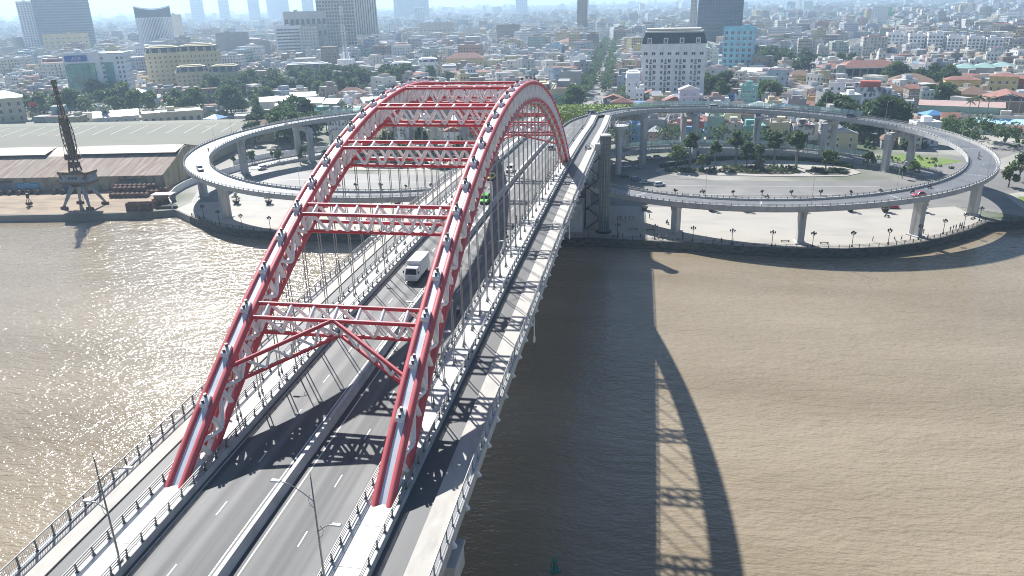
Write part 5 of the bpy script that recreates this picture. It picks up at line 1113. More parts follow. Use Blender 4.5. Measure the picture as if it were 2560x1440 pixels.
def hopper(x, y, rz, L, lab):
    t = thing('steel_bin', lab, 'bin', (x, y, 2.4), rz, 'open steel bins'); 
    for nm, c, s in (('side_wall', (0, -1.5, 1.5), (L, .14, 3)), ('side_wall', (0, 1.5, 1.5), (L, .14, 3)), ('end_wall', (-L/2, 0, 1.5), (.14, 2.86, 3)), ('end_wall', (L/2, 0, 1.5), (.14, 2.86, 3)), ('floor', (0, 0, .1), (L-.2, 2.8, .12))): b = MB(); b.box(c, s); obj(nm, b.mesh(nm, M['ironrust']), t)
    b = MB(); [b.box((-L/2+.8+i*1.6, s*1.6, 1.5), (.12, .1, 3.0)) for i in range(int(L/1.6)) for s in (-1, 1)]; obj('rib', b.mesh('rib', M['ironrust']), t)
hopper(-152.5, 110.5, WR+.02, 8.6, 'long open rusty steel bin at the quay edge'); hopper(-147.5, 117.5, 1.0, 6.5, 'shorter open rusty steel bin behind the long one')
t = thing('white_shelter', 'small flat white shelter beside the curved wall', 'shelter', (-151.5, 124.5, 2.4), WR); b = MB(); b.box((0, 0, 2.9), (8, 4.6, .25)); obj('roof', b.mesh('roof', M['tin_white']), t); b = MB(); b.box((0, .6, 1.4), (7.2, 3, 2.7)); obj('wall', b.mesh('wall', M['w_darkgrey']), t)
for i in range(9): b = MB(); b.box((0, 0, .5), (1.7, 1.4, 1.0), top=.8); o = obj('covered_pallet', b.mesh('covered_pallet', M['quay']), None, (-146.5+(i % 5)*1.5, 113.5+(i//5)*1.9+.25*(i % 5), 2.4), WR); tag(o, 'grey covered pallet stack beside the steel bins, %s' % ('front row' if i < 5 else 'rear row'), 'pallet', 'covered pallets on the quay')
t = thing('boundary_wall', 'curved white wall between the port yard and the plaza', 'wall', (0, 0, 0)); b = MB(); pw = resample([(-140.5, 112.8), (-146, 119.5), (-150.8, 128), (-154.5, 137), (-156.5, 147), (-156.5, 156), (-154, 168), (-150, 184)], 2.5); fr = [((x, y, 2.3), (-math.sin(r), math.cos(r), 0), (0, 0, 1)) for x, y, r in pw]; b.sweep(fr, [(-.15, 0), (.15, 0), (.15, 2.6), (-.15, 2.6)]); obj('wall', b.mesh('wall', M['w_white']), t); b = MB(); b.sweep(fr, [(-.22, 2.6), (.22, 2.6), (.22, 2.8), (-.22, 2.8)]); obj('coping', b.mesh('coping', M['pale_concrete']), t)
t = thing('boundary_wall', 'white wall with trees behind the left ramp', 'wall', (0, 0, 0)); b = MB(); pw = resample([(-160, 193), (-152, 210), (-140, 222), (-126, 233), (-108, 240), (-80, 246)], 3); b.sweep([((x, y, 2.3), (-math.sin(r), math.cos(r), 0), (0, 0, 1)) for x, y, r in pw], [(-.15, 0), (.15, 0), (.15, 2.6), (-.15, 2.6)]); obj('wall', b.mesh('wall', M['w_white']), t)
# ---------------------------------------------------------------- buildings
_win = {}
def win_mesh(ww, wh, glass='glassd', arch=False, frame='w_white'):
    k = (round(ww, 2), round(wh, 2), glass, arch, frame)
    if k in _win: return _win[k]
    b = MB(); f = min(.12, ww*.1)
    if arch:
        n = 8; pts = [(-ww/2, 0), (ww/2, 0)]+[(ww/2*math.cos(PI*i/n), wh-ww/2+ww/2*math.sin(PI*i/n)) for i in range(n+1)]
        b.add([(x, -.03, z) for x, z in pts], [tuple(range(len(pts)))], 0)
        for (xa, za_), (xb, zb) in zip(pts[1:-1], pts[2:]): b.tube((xa, -.04, za_), (xb, -.04, zb), f*.7, 4, 1)
    else:
        b.add([(-ww/2, -.03, 0), (ww/2, -.03, 0), (ww/2, -.03, wh), (-ww/2, -.03, wh)], [(0, 1, 2, 3)], 0)
        for x in (-ww/2, 0, ww/2) if ww > 1.0 else (-ww/2, ww/2): b.box((x, -.05, wh/2), (f, .1, wh), 0, 1)
        for z in (wh, ): b.box((0, -.05, z), (ww+f, .1, f), 0, 1)
    b.box((0, -.1, -.06), (ww+.2, .24, .12), 0, 1)
    _win[k] = b.mesh('window', [M[glass], M[frame]]); return _win[k]
def place_windows(t, faces, floors, z0_, fh, ww, wh, ind, glass='glassd', arch=False, frame='w_white', skip=None, name='window'):
    """faces: list of (origin xy, direction angle, list of offsets along the wall)"""
    me = win_mesh(ww, wh, glass, arch, frame); jb = MB() if not ind else None
    for (ox, oy), ang, offs in faces:
        ca, sa = math.cos(ang), math.sin(ang)
        for k in range(floors):
            for j, u in enumerate(offs):
                if skip and skip(k, j): continue
                x, y, z = ox+u*ca, oy+u*sa, z0_+k*fh
                if ind: obj(name, me, t, (x, y, z), ang)
                else:
                    vs = [v.co for v in me.vertices]; jb.add([(x+v.x*ca-v.y*sa, y+v.x*sa+v.y*ca, z+v.z) for v in vs], [], 0); b0 = len(jb.v)-len(vs)
                    for p in me.polygons: jb.f.append(tuple(b0+i for i in p.vertices)); jb.m.append(p.material_index)
    if jb and jb.f: tag(obj(name, jb.mesh(name, [M[glass], M[frame]]), t), kind='stuff')
def offs(w, n, m=.5): return [-w/2+w*(i+m)/(n-1+2*m) for i in range(n)] if n > 1 else [0]
def roof_hip(w, d, z, h, over=.5, ridge=None):
    b = MB(); W_, D_ = w/2+over, d/2+over; r = max(0.0, W_-D_) if ridge is None else ridge
    b.add([(-W_, -D_, z), (W_, -D_, z), (W_, D_, z), (-W_, D_, z), (-r, 0, z+h), (r, 0, z+h), (-W_, -D_, z-.2), (W_, -D_, z-.2), (W_, D_, z-.2), (-W_, D_, z-.2)], [(0, 1, 5, 4), (1, 2, 5), (2, 3, 4, 5), (3, 0, 4), (6, 9, 8, 7), (6, 7, 1, 0), (7, 8, 2, 1), (8, 9, 3, 2), (9, 6, 0, 3)]); return b
def roof_gable(w, d, z, h, over=.4):
    b = MB(); W_, D_ = w/2+over, d/2+over
    b.add([(-W_, -D_, z), (W_, -D_, z), (W_, D_, z), (-W_, D_, z), (-W_, 0, z+h), (W_, 0, z+h)], [(0, 1, 5, 4), (2, 3, 4, 5), (0, 4, 3), (1, 2, 5), (0, 3, 2, 1)]); return b
def gen_tank(parent, x, y, z):
    b = MB(); b.tube((x-.9, y, z+1.1), (x+.9, y, z+1.1), .55, 10); [b.tube((x+q, y+p, z), (x+q, y+p, z+.9), .05, 4) for q in (-.6, .6) for p in (-.4, .4)]; obj('water_tank', b.mesh('water_tank', M['chrome']), parent)
def building(name, label, cat, x, y, w, d, h, az, wall, floors=3, bays=4, ww=1.1, wh=1.5, roof='flat', roofm='roof_grey', rh=3, ind=None, glass='glassd', arch=False, group=None, sides=True, dormers=0, z0f=1.2, trim='w_white', tank=0, side_bays=None):
    """front centre of the building at (x, y), front turned by az (0 = facing -Y)"""
    rz = -math.radians(az); ox, oy = x+math.sin(-rz)*0, y
    cx, cy = x-math.sin(rz)*d/2, y+math.cos(rz)*d/2
    t = thing(name, label, cat, (cx, cy, 2.35), rz, group); dist = math.hypot(cx-CAM.x, cy-CAM.y); ind = dist < 860 if ind is None else ind
    b = MB(); b.box((0, 0, h/2), (w, d, h), 0, 0); obj('wall', b.mesh('wall', M[wall]), t)
    fh = (h-z0f-.6)/max(1, floors)
    if floors:
        faces = [((0, -d/2-.01), 0, offs(w, bays))]
        if sides:
            n = side_bays or max(1, int(round(bays*d/w))); faces += [((w/2+.01, 0), PI/2, offs(d, n)), ((-w/2-.01, 0), -PI/2, offs(d, n))]
        place_windows(t, faces, floors, z0f, fh, ww, min(wh, fh*.75), ind, glass, arch, trim)
        b = MB()
        for k in range(1, floors): b.box((0, 0, z0f-.45+k*fh), (w+.16, d+.16, .14))
        obj('string_course', b.mesh('string_course', M[trim]), t)
    if roof == 'flat':
        b = MB()
        for q, s in (((0, -d/2+.1, h+.45), (w+.1, .3, .95)), ((0, d/2-.1, h+.45), (w+.1, .3, .95)), ((-w/2+.1, 0, h+.45), (.3, d-.5, .95)), ((w/2-.1, 0, h+.45), (.3, d-.5, .95))): b.box(q, s)
        obj('parapet', b.mesh('parapet', M[wall]), t); b = MB(); b.box((0, 0, h+.05), (w-.5, d-.5, .1)); obj('roof', b.mesh('roof', M[roofm]), t)
        rnd = random.Random(int(x*7+y)); b = MB(); b.box((rnd.uniform(-.25, .25)*w, d*.1, h+1.4), (min(5, w*.4), min(4, d*.4), 2.8)); obj('stair_head', b.mesh('stair_head', M[wall]), t)
        b = MB(); b.box((rnd.uniform(-.3, .3)*w, -d*.2, h+.5), (1.6, 1.2, .9)); obj('roof_unit', b.mesh('roof_unit', M['rail_pale']), t)
    elif roof == 'hip': obj('roof', roof_hip(w, d, h, rh).mesh('roof', M[roofm]), t)
    elif roof == 'gable': obj('roof', roof_gable(w, d, h, rh).mesh('roof', M[roofm]), t)
    elif roof == 'mansard':
        b = MB(); b.box((0, 0, h+.15), (w+.8, d+.8, .5)); obj('cornice', b.mesh('cornice', M[trim]), t); b = MB(); b.box((0, 0, h+.4+rh/2), (w+.1, d+.1, rh), 0, 0, top=1-1.7*rh*.35/max(6, d)); obj('roof', b.mesh('roof', M[roofm]), t)
        k = 1-1.7*rh*.35/max(6, d); b = MB(); b.box((0, 0, h+.5+rh), (w*k+.5, d*k+.5, .45)); b.box((0, d*.1, h+1.2+rh), (w*k*.8, d*k*.5, .9)); obj('roof_edge', b.mesh('roof_edge', M[trim]), t)
        for i in range(dormers):
            u = offs(w, dormers)[i]; dd = MB(); dd.box((u, -d/2+.35, h+.4+rh*.42), (1.9, 1.3, rh*.75)); o = obj('dormer', dd.mesh('dormer', M[trim]), t); obj('window', win_mesh(1.1, rh*.5, 'glassd'), o, (u, -d/2-.31, h+.4+rh*.16))
    for i in range(tank): gen_tank(t, (-.3+.6*i)*w, .2*d, h+.1)
    return t
EXCL = []        # (x, y, radius) kept free of generic houses and trees
def hb(*a, ex=None, **k):
    t = building(*a, **k); EXCL.append((t.location.x, t.location.y, ex or max(a[5], a[6])*.62)); return t
# -- white hotel beside the avenue
t = thing('hotel', 'tall white hotel with dark mansard roof behind the right ramp', 'hotel', (49, 417, 2.35), math.radians(-4)); EXCL.append((49, 417, 30)); EXCL.append((68, 430, 20))
w, d, h = 42.0, 24.0, 40.5
b = MB(); b.box((0, 0, h/2), (w, d, h)); obj('wall', b.mesh('wall', M['w_white']), t)
b = MB()
for x in (-19.6, -9.6, .2, 10.0, 19.6): b.box((x, -d/2-.2, 20.5), (1.5, .4, 24))
for z, e in ((8.6, .5), (32.6, .5), (36.8, .5), (40.6, 1.1)): b.box((0, 0, z), (w+e*1.4, d+e*1.4, .55))
obj('pilaster', b.mesh('pilaster', M['w_white']), t)
for k in range(6):
    z = 10.2+k*3.72
    for j in range(4):
        xc = -14.8+j*9.85
        for u, ww_ in ((-2.5, 1.5), (0, 1.25), (2.5, 1.9)): obj('window', win_mesh(ww_, 2.1), t, (xc+u, -d/2-.01, z))
        b = MB(); b.box((xc, -d/2-.35, z-.55), (1.9, .7, .5)); obj('balcony', b.mesh('balcony', M['dark']), t)
    for y in offs(d, 5):
        for s in (1, -1): obj('window', win_mesh(1.4, 2.0), t, (s*(w/2+.01), y, z), s*PI/2)
for i, u in enumerate(offs(w, 8)): obj('window', win_mesh(2.6, 1.9, 'glassd' if i in (0, 6, 7) else 'glassb'), t, (u, -d/2-.01, 33.6))
for i, u in enumerate((-14.8, -4.9, 4.9)): obj('arched_window', win_mesh(4.2, 3.4, arch=True), t, (u, -d/2-.01, 3.4))
for u in (11.5, 14.4, 17.0): obj('arched_window', win_mesh(1.3, 2.8, arch=True), t, (u, -d/2-.01, 3.6))
for u in (-18, -10, 0, 9): obj('door', win_mesh(1.1, 2.6), t, (u, -d/2-.01, .4))
b = MB(); b.box((0, 0, 44.3), (w+.6, d+.6, 6.8), 0, 0, top=.90); obj('mansard_roof', b.mesh('mansard_roof', M['slate']), t)
b = MB(); b.box((-.5, 0, 48.2), (w*.9, d*.9, 1.0)); b.box((-1, 1, 49.6), (w*.86, d*.6, 1.3)); b.box((w*.33, 1, 48.9), (6, 12, 1.2)); obj('roof_ledge', b.mesh('roof_ledge', M['w_pale']), t)
for u in (-16, -5.3, 5.2, 15.8):
    dd = MB(); dd.box((u, -d/2+.25, 42.9), (2.9, 2.2, 3.4)); o = obj('dormer', dd.mesh('dormer', M['w_white']), t); obj('window', win_mesh(1.9, 2.5), o, (u, -d/2-.86, 41.6))
# -- landmarks: (front centre), width, depth, height, turn, ...
hb('hotel', 'light blue hotel slab with balcony grid, right of the white hotel', 'hotel', 112, 622, 27, 17, 42, 14, 'w_sky', 8, 5, 2.6, 2.9, side_bays=3)
hb('house', 'tall grey house beside the foot of the light blue hotel', 'house', 92, 640, 7, 14, 22, 10, 'w_pale', 6, 2)
hb('office_building', 'dark blue glass office slab rising behind both hotels', 'office building', 122, 966, 58, 22, 88, 5, 'w_slab', 18, 16, 2.6, 2.6, glass='glassb', ind=False, trim='w_slab', side_bays=6)
hb('tower', 'pale service tower attached to the left of the glass slab', 'tower', 87, 968, 8, 16, 84, 5, 'w_pale', 16, 2, ind=False)
hb('tower', 'slim brown residential tower beyond the avenue', 'tower', -95, 1360, 19, 19, 82, -5, 'w_brown', 18, 3, 2.2, 1.8, ind=False, trim='w_brown')
hb('office_tower', 'huge grey blue office tower at the left edge of the skyline', 'office tower', -1035, 1181, 91, 40, 116, -36, 'w_tower', 24, 16, 6.0, 3.0, ind=False, glass='glassb', trim='w_tower')
hb('tower', 'white apartment tower left of the huge grey tower', 'tower', -1100, 1168, 24, 26, 88, -40, 'w_white', 20, 5, 2.6, 2.4, ind=False)
hb('school', 'cream yellow block under the huge grey tower', 'school', -948, 1070, 69, 40, 33, -39, 'w_yellow', 5, 8, 3.0, 2.2, ind=False)
t = hb('office_tower', 'white ribbed office tower with swooping dark crown', 'office tower', -744, 1020, 52, 30, 58, -34, 'w_white', 0, 1, roof='none')
b = MB()
for u in offs(52, 24): b.box((u, -15.1, 38), (.9, .5, 39))
for u in offs(30, 13): b.box((26.1, u, 38), (.5, .9, 39)); b.box((-26.1, u, 38), (.5, .9, 39))
obj('fin', b.mesh('fin', M['w_white']), t); b = MB()
for u in offs(52, 23): b.box((u, -15.04, 38), (1.25, .1, 38))
for u in offs(30, 12): b.box((26.05, u, 38), (.1, 1.2, 38))
obj('glass_strip', b.mesh('glass_strip', M['glassd']), t)
place_windows(t, [((0, -15.05), 0, offs(52, 12))], 1, 6, 4, 2.2, 7, False, arch=True)
b = MB(); n = 16; top = lambda u: 74-6.5*math.cos(u*PI*1.6)*.7-1.5*u
vs = []
for i in range(n+1): u = -1+2*i/n; x = 26.2*u; zt = 70+4.5*u*u-.5; vs += [(x, -15.2, 58), (x, -15.2, zt), (x, 15.2, zt+1.5), (x, 15.2, 58)]
fs = []
for i in range(n): a = 4*i; fs += [(a+k, a+(k+1) % 4, a+4+(k+1) % 4, a+4+k)[::-1] for k in range(4)]
fs += [(0, 1, 2, 3), (4*n+3, 4*n+2, 4*n+1, 4*n)]; b.add(vs, fs); obj('crown', b.mesh('crown', M['glassb']), t)
b = MB(); b.path([(26.6*(-1+2*i/n), -15.4, 70.6+4.5*(-1+2*i/n)**2) for i in range(n+1)], .7, 5); obj('crown_rim', b.mesh('crown_rim', M['w_white']), t)
hb('building', 'brown grey slab half behind the ribbed tower', 'building', -765, 1110, 22, 30, 60, -33, 'w_pale', 0, 1)
# bank with green glass front
t = hb('bank', 'light blue and white bank with big green glass front', 'bank', -420, 432, 27, 24, 38, -24, 'w_white', 0, 1, roof='flat', ex=34)
b = MB(); b.box((0, -12.3, 17.5), (19, .8, 26)); b.box((-11.4, -12.15, 17.5), (2.6, .5, 26)); g1 = obj('glass_front', b.mesh('glass_front', M['glassg']), t)
b = MB()
for u in (-9.5, -4.75, 0, 4.75, 9.5): b.box((u, -12.8, 17.5), (.18, .2, 26))
for k in range(8): b.box((0, -12.8, 5.5+k*3.5), (19, .2, .16))
obj('mullion', b.mesh('mullion', M['glassb']), t)
b = MB(); b.box((-3.5, -12.5, 34.4), (16.5, .8, 4.6)); sb_ = obj('sign_panel', b.mesh('sign_panel', mat('sign_blue', (.02, .10, .42), .5)), t)
fc = bpy.data.curves.new('letters', 'FONT'); fc.body = 'ACB'; fc.size = 3.6; fc.extrude = .08; fc.align_x = 'CENTER'; fo = bpy.data.objects.new('tmp', fc); COL.objects.link(fo); bpy.context.view_layer.update()
tm = bpy.data.meshes.new_from_object(fo.evaluated_get(bpy.context.evaluated_depsgraph_get())); bpy.data.objects.remove(fo); tm.materials.clear(); tm.materials.append(M['tin_white']); lt = obj('lettering', tm, t, (-3.2, -13.0, 33.1)); lt.rotation_euler = (PI/2, 0, 0)
b = MB(); b.box((22.5, 3, 18.5), (18, 26, 37)); b.box((22.5, 3, 37.5), (18.6, 26.6, .5)); obj('side_wing', b.mesh('side_wing', M['w_white']), t)
b = MB(); b.box((19.5, -10.2, 17), (6.5, .6, 27)); obj('glass_front', b.mesh('glass_front', M['glassg']), t)
place_windows(t, [((28, -10.01), 0, [-1.4, 2.0]), ((15, -10.01), 0, [0])], 9, 3.2, 3.7, 1.7, 1.8, True); place_windows(t, [((31.51, 3), PI/2, offs(26, 6))], 9, 3.2, 3.7, 1.7, 1.7, True)
b = MB(); b.box((23, -8.6, 35), (13, .6, 1.8)); obj('sign_panel', b.mesh('sign_panel', bpy.data.materials['sign_blue']), t)
b = MB(); b.box((0, 0, 1.8), (29, 26.5, 3.6)); obj('podium', b.mesh('podium', M['w_bluegrey']), t)
hb('annex', 'low yellow annex with bright blue roof beside the bank', 'building', -380, 432, 24, 14, 7, -30, 'w_cream', 2, 7, roof='hip', roofm='tin_blue', rh=2.6)
# cream mansard buildings
hb('office_building', 'cream building with dark mansard roof and dormers, left block', 'office building', -398, 512, 30, 22, 33, -40, 'w_cream', 8, 7, 1.3, 1.7, 'mansard', 'slate', 4.2, dormers=4, trim='w_cream')
hb('office_building', 'cream building with dark mansard roof and dormers, right block', 'office building', -366, 512, 34, 20, 34, -22, 'w_cream', 8, 10, 1.2, 1.7, 'mansard', 'slate', 4.2, dormers=5, trim='w_cream')
hb('office_building', 'lower cream wing with dark mansard roof before the tall cream building', 'office building', -352, 478, 26, 16, 19, -36, 'w_cream', 5, 7, 1.2, 1.6, 'mansard', 'slate', 4.0, dormers=4, trim='w_cream')
hb('office_building', 'lower cream corner wing with slate roof, right end', 'office building', -326, 482, 24, 16, 18.5, -16, 'w_cream', 5, 7, 1.2, 1.6, 'mansard', 'slate', 4.4, dormers=4, trim='w_cream')
hb('building', 'plain windowless grey brown block behind the dark grove', 'building', -507, 829, 41, 30, 38, -29, 'w_grey', 0, 1)
hb('building', 'lower plain grey block right of the tall one', 'building', -470, 835, 20, 26, 27, -29, 'w_grey', 0, 1)
t = hb('office_building', 'white office block with dark window bands', 'office building', -437, 848, 34, 26, 45, -25, 'w_white', 0, 1); b = MB()
for k in range(10): b.box((-1, -13.04, 5+k*4.0), (29, .14, 1.7))
obj('window_band', b.mesh('window_band', M['glassd']), t); b = MB(); [b.box((-1-14+i*4.8, -13.14, 23), (.3, .12, 40)) for i in range(7)]; b.box((-16.6, -13.1, 22), (1.6, .4, 44)); obj('mullion', b.mesh('mullion', M['w_white']), t)
hb('office_building', 'stepped white block joined to the banded office', 'office building', -409, 850, 22, 30, 44, -25, 'w_pale', 11, 6, 1.7, 1.8, ind=False)
hb('office_tower', 'wide pale tower block behind the banded office', 'office tower', -425, 878, 56, 26, 62, -24, 'w_pale', 4, 8, 4.2, 7, ind=False)
t = hb('office_tower', 'tall pale tower gridded with blue glass windows', 'office tower', -388, 895, 50, 34, 122, -23, 'w_pale', 27, 13, 2.6, 2.9, glass='glassb', ind=False, trim='w_pale', side_bays=8)
t = hb('office_tower', 'tall ribbed tower on the right of the gridded tower', 'office tower', -430, 1110, 46, 40, 128, -21, 'w_pale', 0, 1); b = MB(); [b.box((u, -20.05, 66), (1.5, .16, 116)) for u in offs(46, 12)]; [b.box((23.05, u, 66), (.16, 1.6, 116)) for u in offs(40, 12)]; obj('glass_strip', b.mesh('glass_strip', M['glassd']), t)
hb('podium', 'pale podium below the tall ribbed tower', 'building', -415, 1080, 60, 26, 24, -21, 'w_pale', 1, 14, 2.6, 12, ind=False)
# telecom mast on a small white building
t = thing('telecom_mast', 'red and white lattice mast with white crown-shaped base', 'mast', (-281, 648, 2.35)); EXCL.append((-281, 648, 14)); b = MB(); Hm = 92
for k in range(23):
    z0_, z1_ = 24+k*3, 27+k*3; w0, w1 = 3.2-(z0_-24)*.036, 3.2-(z1_-24)*.036; mi = k//3 % 2
    for i in range(4):
        a0, a1 = PI/4+i*PI/2, PI/4+(i+1)*PI/2; p = lambda a, w_, z: (w_*math.cos(a), w_*math.sin(a), z)
        b.tube(p(a0, w0, z0_), p(a0, w1, z1_), .16, 4, mi); b.tube(p(a0, w0, z0_), p(a1, w1, z1_), .09, 4, mi); b.tube(p(a0, w0, z0_), p(a1, w0, z0_), .09, 4, mi)
obj('lattice', b.mesh('lattice', [M['w_white'], M['w_pale']]), t); b = MB(); [b.tube((1.9*math.cos(i), 1.9*math.sin(i), 50+i*5), (1.9*math.cos(i), 1.9*math.sin(i), 52.4+i*5), .5, 6) for i in range(6)]; obj('antenna', b.mesh('antenna', M['rail']), t)
b = MB(); [b.tube((4.6*math.cos(PI/4+i*PI/2), 4.6*math.sin(PI/4+i*PI/2), 16), (3.2*math.cos(PI/4+i*PI/2), 3.2*math.sin(PI/4+i*PI/2), 24), .7, 4) for i in range(4)]; b.box((0, 0, 14.5), (15, 12, 4.5)); b.box((0, 0, 6), (11, 9, 12)); obj('base', b.mesh('base', M['w_white']), t)
hb('office_tower', 'wide hazy blue tower far beyond the arch crown', 'office tower', -1061, 3449, 160, 60, 135, -17, 'w_tower', 20, 14, 7, 3.4, ind=False, glass='glassb', trim='w_tower')
hb('office_building', 'broad pale office with dark blue glass entrance beyond the arch', 'office building', -328, 1186, 60, 30, 37, -15, 'w_pale', 3, 9, 2.6, 1.8, ind=False)
hb('building', 'pale windowless block left of the brown one', 'building', -261, 1159, 28, 24, 28, -12, 'w_pale', 0, 1)
hb('building', 'brown block of five floors near the middle of the skyline', 'building', -205, 1191, 40, 24, 31, -10, 'w_brown', 5, 9, 1.8, 1.6, ind=False)
hb('building', 'white block with paired small windows beyond the arch', 'building', -117, 983, 30, 20, 19.5, -8, 'w_white', 4, 6, 1.5, 1.9, ind=False)
hb('building', 'long white building with many arched bays farther back', 'building', -203, 1377, 52, 22, 28, -9, 'w_white', 5, 12, 1.8, 1.9, ind=False)
hb('market_hall', 'wide yellow hall with red tiled hip roof left of the avenue', 'hall', -71, 1030, 62, 34, 11, -5, 'w_yellow', 1, 12, roof='hip', roofm='tile', rh=6, ind=False)
hb('villa', 'white villa with grey mansard roof and blank side', 'villa', -205, 597, 20, 15, 12.5, -12, 'w_white', 3, 6, 1.2, 1.7, 'mansard', 'slate', 2.8, dormers=4)
hb('house', 'lilac house with blank gable wall left of the white villa', 'house', -222, 594, 15, 18, 12, -16, 'w_lilac', 1, 1, roof='gable', roofm='roof_grey', rh=3)
hb('villa', 'white villa with dark roof and rounded bay among trees', 'villa', -190, 643, 19, 16, 13, -20, 'w_white', 3, 5, 1.3, 1.8, 'mansard', 'slate', 2.6, dormers=3)
hb('villa', 'small white villa in front of the dark-roofed villa', 'villa', -163, 620, 14, 12, 9, -14, 'w_white', 2, 4, roof='mansard', roofm='roof_grey', rh=1.8)
hb('town_hall', 'yellow colonial building with orange red hip roof', 'town hall', -165, 694, 40, 18, 13, -8, 'w_yellow', 2, 9, 1.4, 2.2, 'hip', 'tile', 5.5)
hb('arcade_building', 'long low yellow building with row of arches', 'building', -130, 592, 56, 12, 7.2, -13, 'w_cream', 1, 12, 2.2, 3.6, roof='gable', roofm='tile', rh=1.6, arch=True)
hb('dormered_house', 'long yellow house with dark red roof and six dormers', 'building', -302, 600, 46, 15, 11.5, -24, 'w_cream', 2, 9, 1.2, 1.6, 'mansard', 'tile', 3.6, dormers=6)
# the long colonial building on the right: columns in front of a dark loggia
def museum():
    t = thing('colonial_museum', 'long weathered colonial building with red roof and columned loggia', 'museum', (207, 560, 2.35), math.radians(8)); EXCL.append((207, 560, 44))
    b = MB(); b.box((0, 0, 6.2), (64, 20, 12.4)); obj('wall', b.mesh('wall', M['w_pale']), t); b = MB(); b.box((3, -10.05, 8.6), (44, .2, 5.4)); b.box((-26, -10.05, 8.4), (10, .2, 5)); obj('loggia', b.mesh('loggia', M['glassd']), t)
    cm = MB(); cm.tube((0, 0, 0), (0, 0, 5.8), .42, 8); cm.box((0, 0, 5.9), (1.1, 1.1, .3)); cm = cm.mesh('column', M['w_pale'])
    for i in range(8): obj('column', cm, t, (-17+i*5.9, -10.9, 5.7))
    for i in range(9): obj('column', cm, t, (-32.9, -8+i*2, 5.7))
    b = MB(); b.box((0, -.6, 5.4), (66, 22.4, .5)); b.box((0, -.6, 11.9), (66, 22.4, .8)); obj('cornice', b.mesh('cornice', M['w_pale']), t)
    place_windows(t, [((0, -10.02), 0, offs(62, 12)), ((-32.02, 0), -PI/2, offs(20, 5))], 1, 1.0, 4, 1.7, 3.0, True); place_windows(t, [((-32.02, 0), -PI/2, offs(20, 5))], 1, 6.6, 4, 1.5, 3.6, True)
    for x in (-21.5, 29.5): b = MB(); b.box((x, -10.6, 7), (7, 2.4, 14)); b.box((x, -10.6, 14.2), (5.5, 3.6, 1.2)); obj('corner_pavilion', b.mesh('corner_pavilion', M['w_weathered' if x > 0 else 'w_pale']), t); obj('window', win_mesh(2.6, 4.2, 'glassg'), t, (x, -11.82, 7))
    r = roof_hip(46, 20, 12.6, 5.0); o = obj('roof', r.mesh('roof', M['tile']), t, (4, 0, 0)); r = roof_hip(20, 19, 12.5, 3.4); obj('roof', r.mesh('roof', M['tile']), t, (-24.5, .2, 0))
museum()
hb('school', 'white arcaded building with grey roof right of the museum', 'school', 250, 558, 26, 14, 10, 14, 'w_pale', 2, 5, 2.0, 2.8, 'hip', 'roof_grey', 3.5, arch=True)
hb('school', 'small pale building with arched windows beside the green roofs', 'school', 265, 566, 15, 12, 10, 14, 'w_pale', 2, 3, 1.6, 2.4, 'hip', 'roof_grey', 2, arch=True)
for i, (x, y, lab) in enumerate([(284, 556, 'cream hall with turquoise gable roof, left part'), (300, 560, 'cream hall with turquoise gable roof, middle part'), (316, 566, 'cream hall with turquoise gable roof, right part')]): hb('hall', lab, 'hall', x, y, 16, 26, 10.5, 24, 'w_pale', 1, 4, 1.5, 4, 'hip', 'tin_green', 3.2)
hb('school', 'yellow school wing with maroon roof and square windows', 'school', 250, 458, 22, 12, 11, 10, 'w_yellow', 2, 5, 2.4, 1.9, 'hip', 'tile', 2.2)
hb('school', 'yellow and grey school tower with dark stair window', 'school', 270, 444, 17, 14, 14.5, 22, 'w_yellow', 3, 4, 1.6, 2.0, 'hip', 'tile', 2.0)
hb('building', 'dark red corner house at the right edge of the photo', 'building', 285, 452, 16, 14, 12, 22, 'w_red', 2, 4, 1.5, 2.2, 'hip', 'tile', 2)
hb('building', 'pale house with broken roof right of the weathered block', 'house', 192, 408, 20, 14, 7.5, 14, 'w_cream', 1, 6, roof='hip', roofm='tile_brown', rh=4)
hb('house', 'yellow pavilion house with star-shaped brown roof', 'house', 238, 406, 18, 17, 7, 18, 'w_yellow', 1, 5, roof='hip', roofm='tile_brown', rh=4.6)
hb('house', 'small yellow gabled house with red roof', 'house', 226, 442, 14, 14, 7, 14, 'w_yellow', 2, 2, roof='gable', roofm='tile', rh=3.4)
hb('hall', 'large brown-roofed hall behind the small yellow house', 'hall', 222, 478, 30, 22, 8, 14, 'w_cream', 1, 6, roof='hip', roofm='tile_brown', rh=5)
t = hb('apartment_block', 'weathered blue white block with mould-streaked walls behind the ramp', 'apartment block', 158, 343, 25, 17, 17.5, 13, 'w_weathered', 0, 1, tank=1); place_windows(t, [((0, -8.51), 0, [-9.6, -6.4, -1.2, 1.6, 8.6])], 2, 9.0, 4.4, 1.2, 1.9, True, frame='w_grey'); place_windows(t, [((0, -8.51), 0, [-8, 2.5, 7.5])], 2, 1.8, 3.6, 1.3, 1.5, True, frame='w_grey')
b = MB(); b.box((1.0, 1, 19.6), (11, 7, 3.6)); obj('roof_box', b.mesh('roof_box', M['w_red']), t)
t = hb('apartment_block', 'lower weathered block joined on the right of the streaked one', 'apartment block', 174.5, 336, 13.5, 15, 11, 16, 'w_weathered', 0, 1); place_windows(t, [((0, -7.51), 0, [-4.4, -1.4, 1.6, 4.8])], 2, 1.6, 4.6, 1.2, 1.9, True, frame='w_grey')
hb('house', 'white and blue house with flat terrace behind the streaked block', 'house', 158, 396, 20, 12, 15, 12, 'w_white', 4, 5, 1.6, 1.8, roofm='tile')
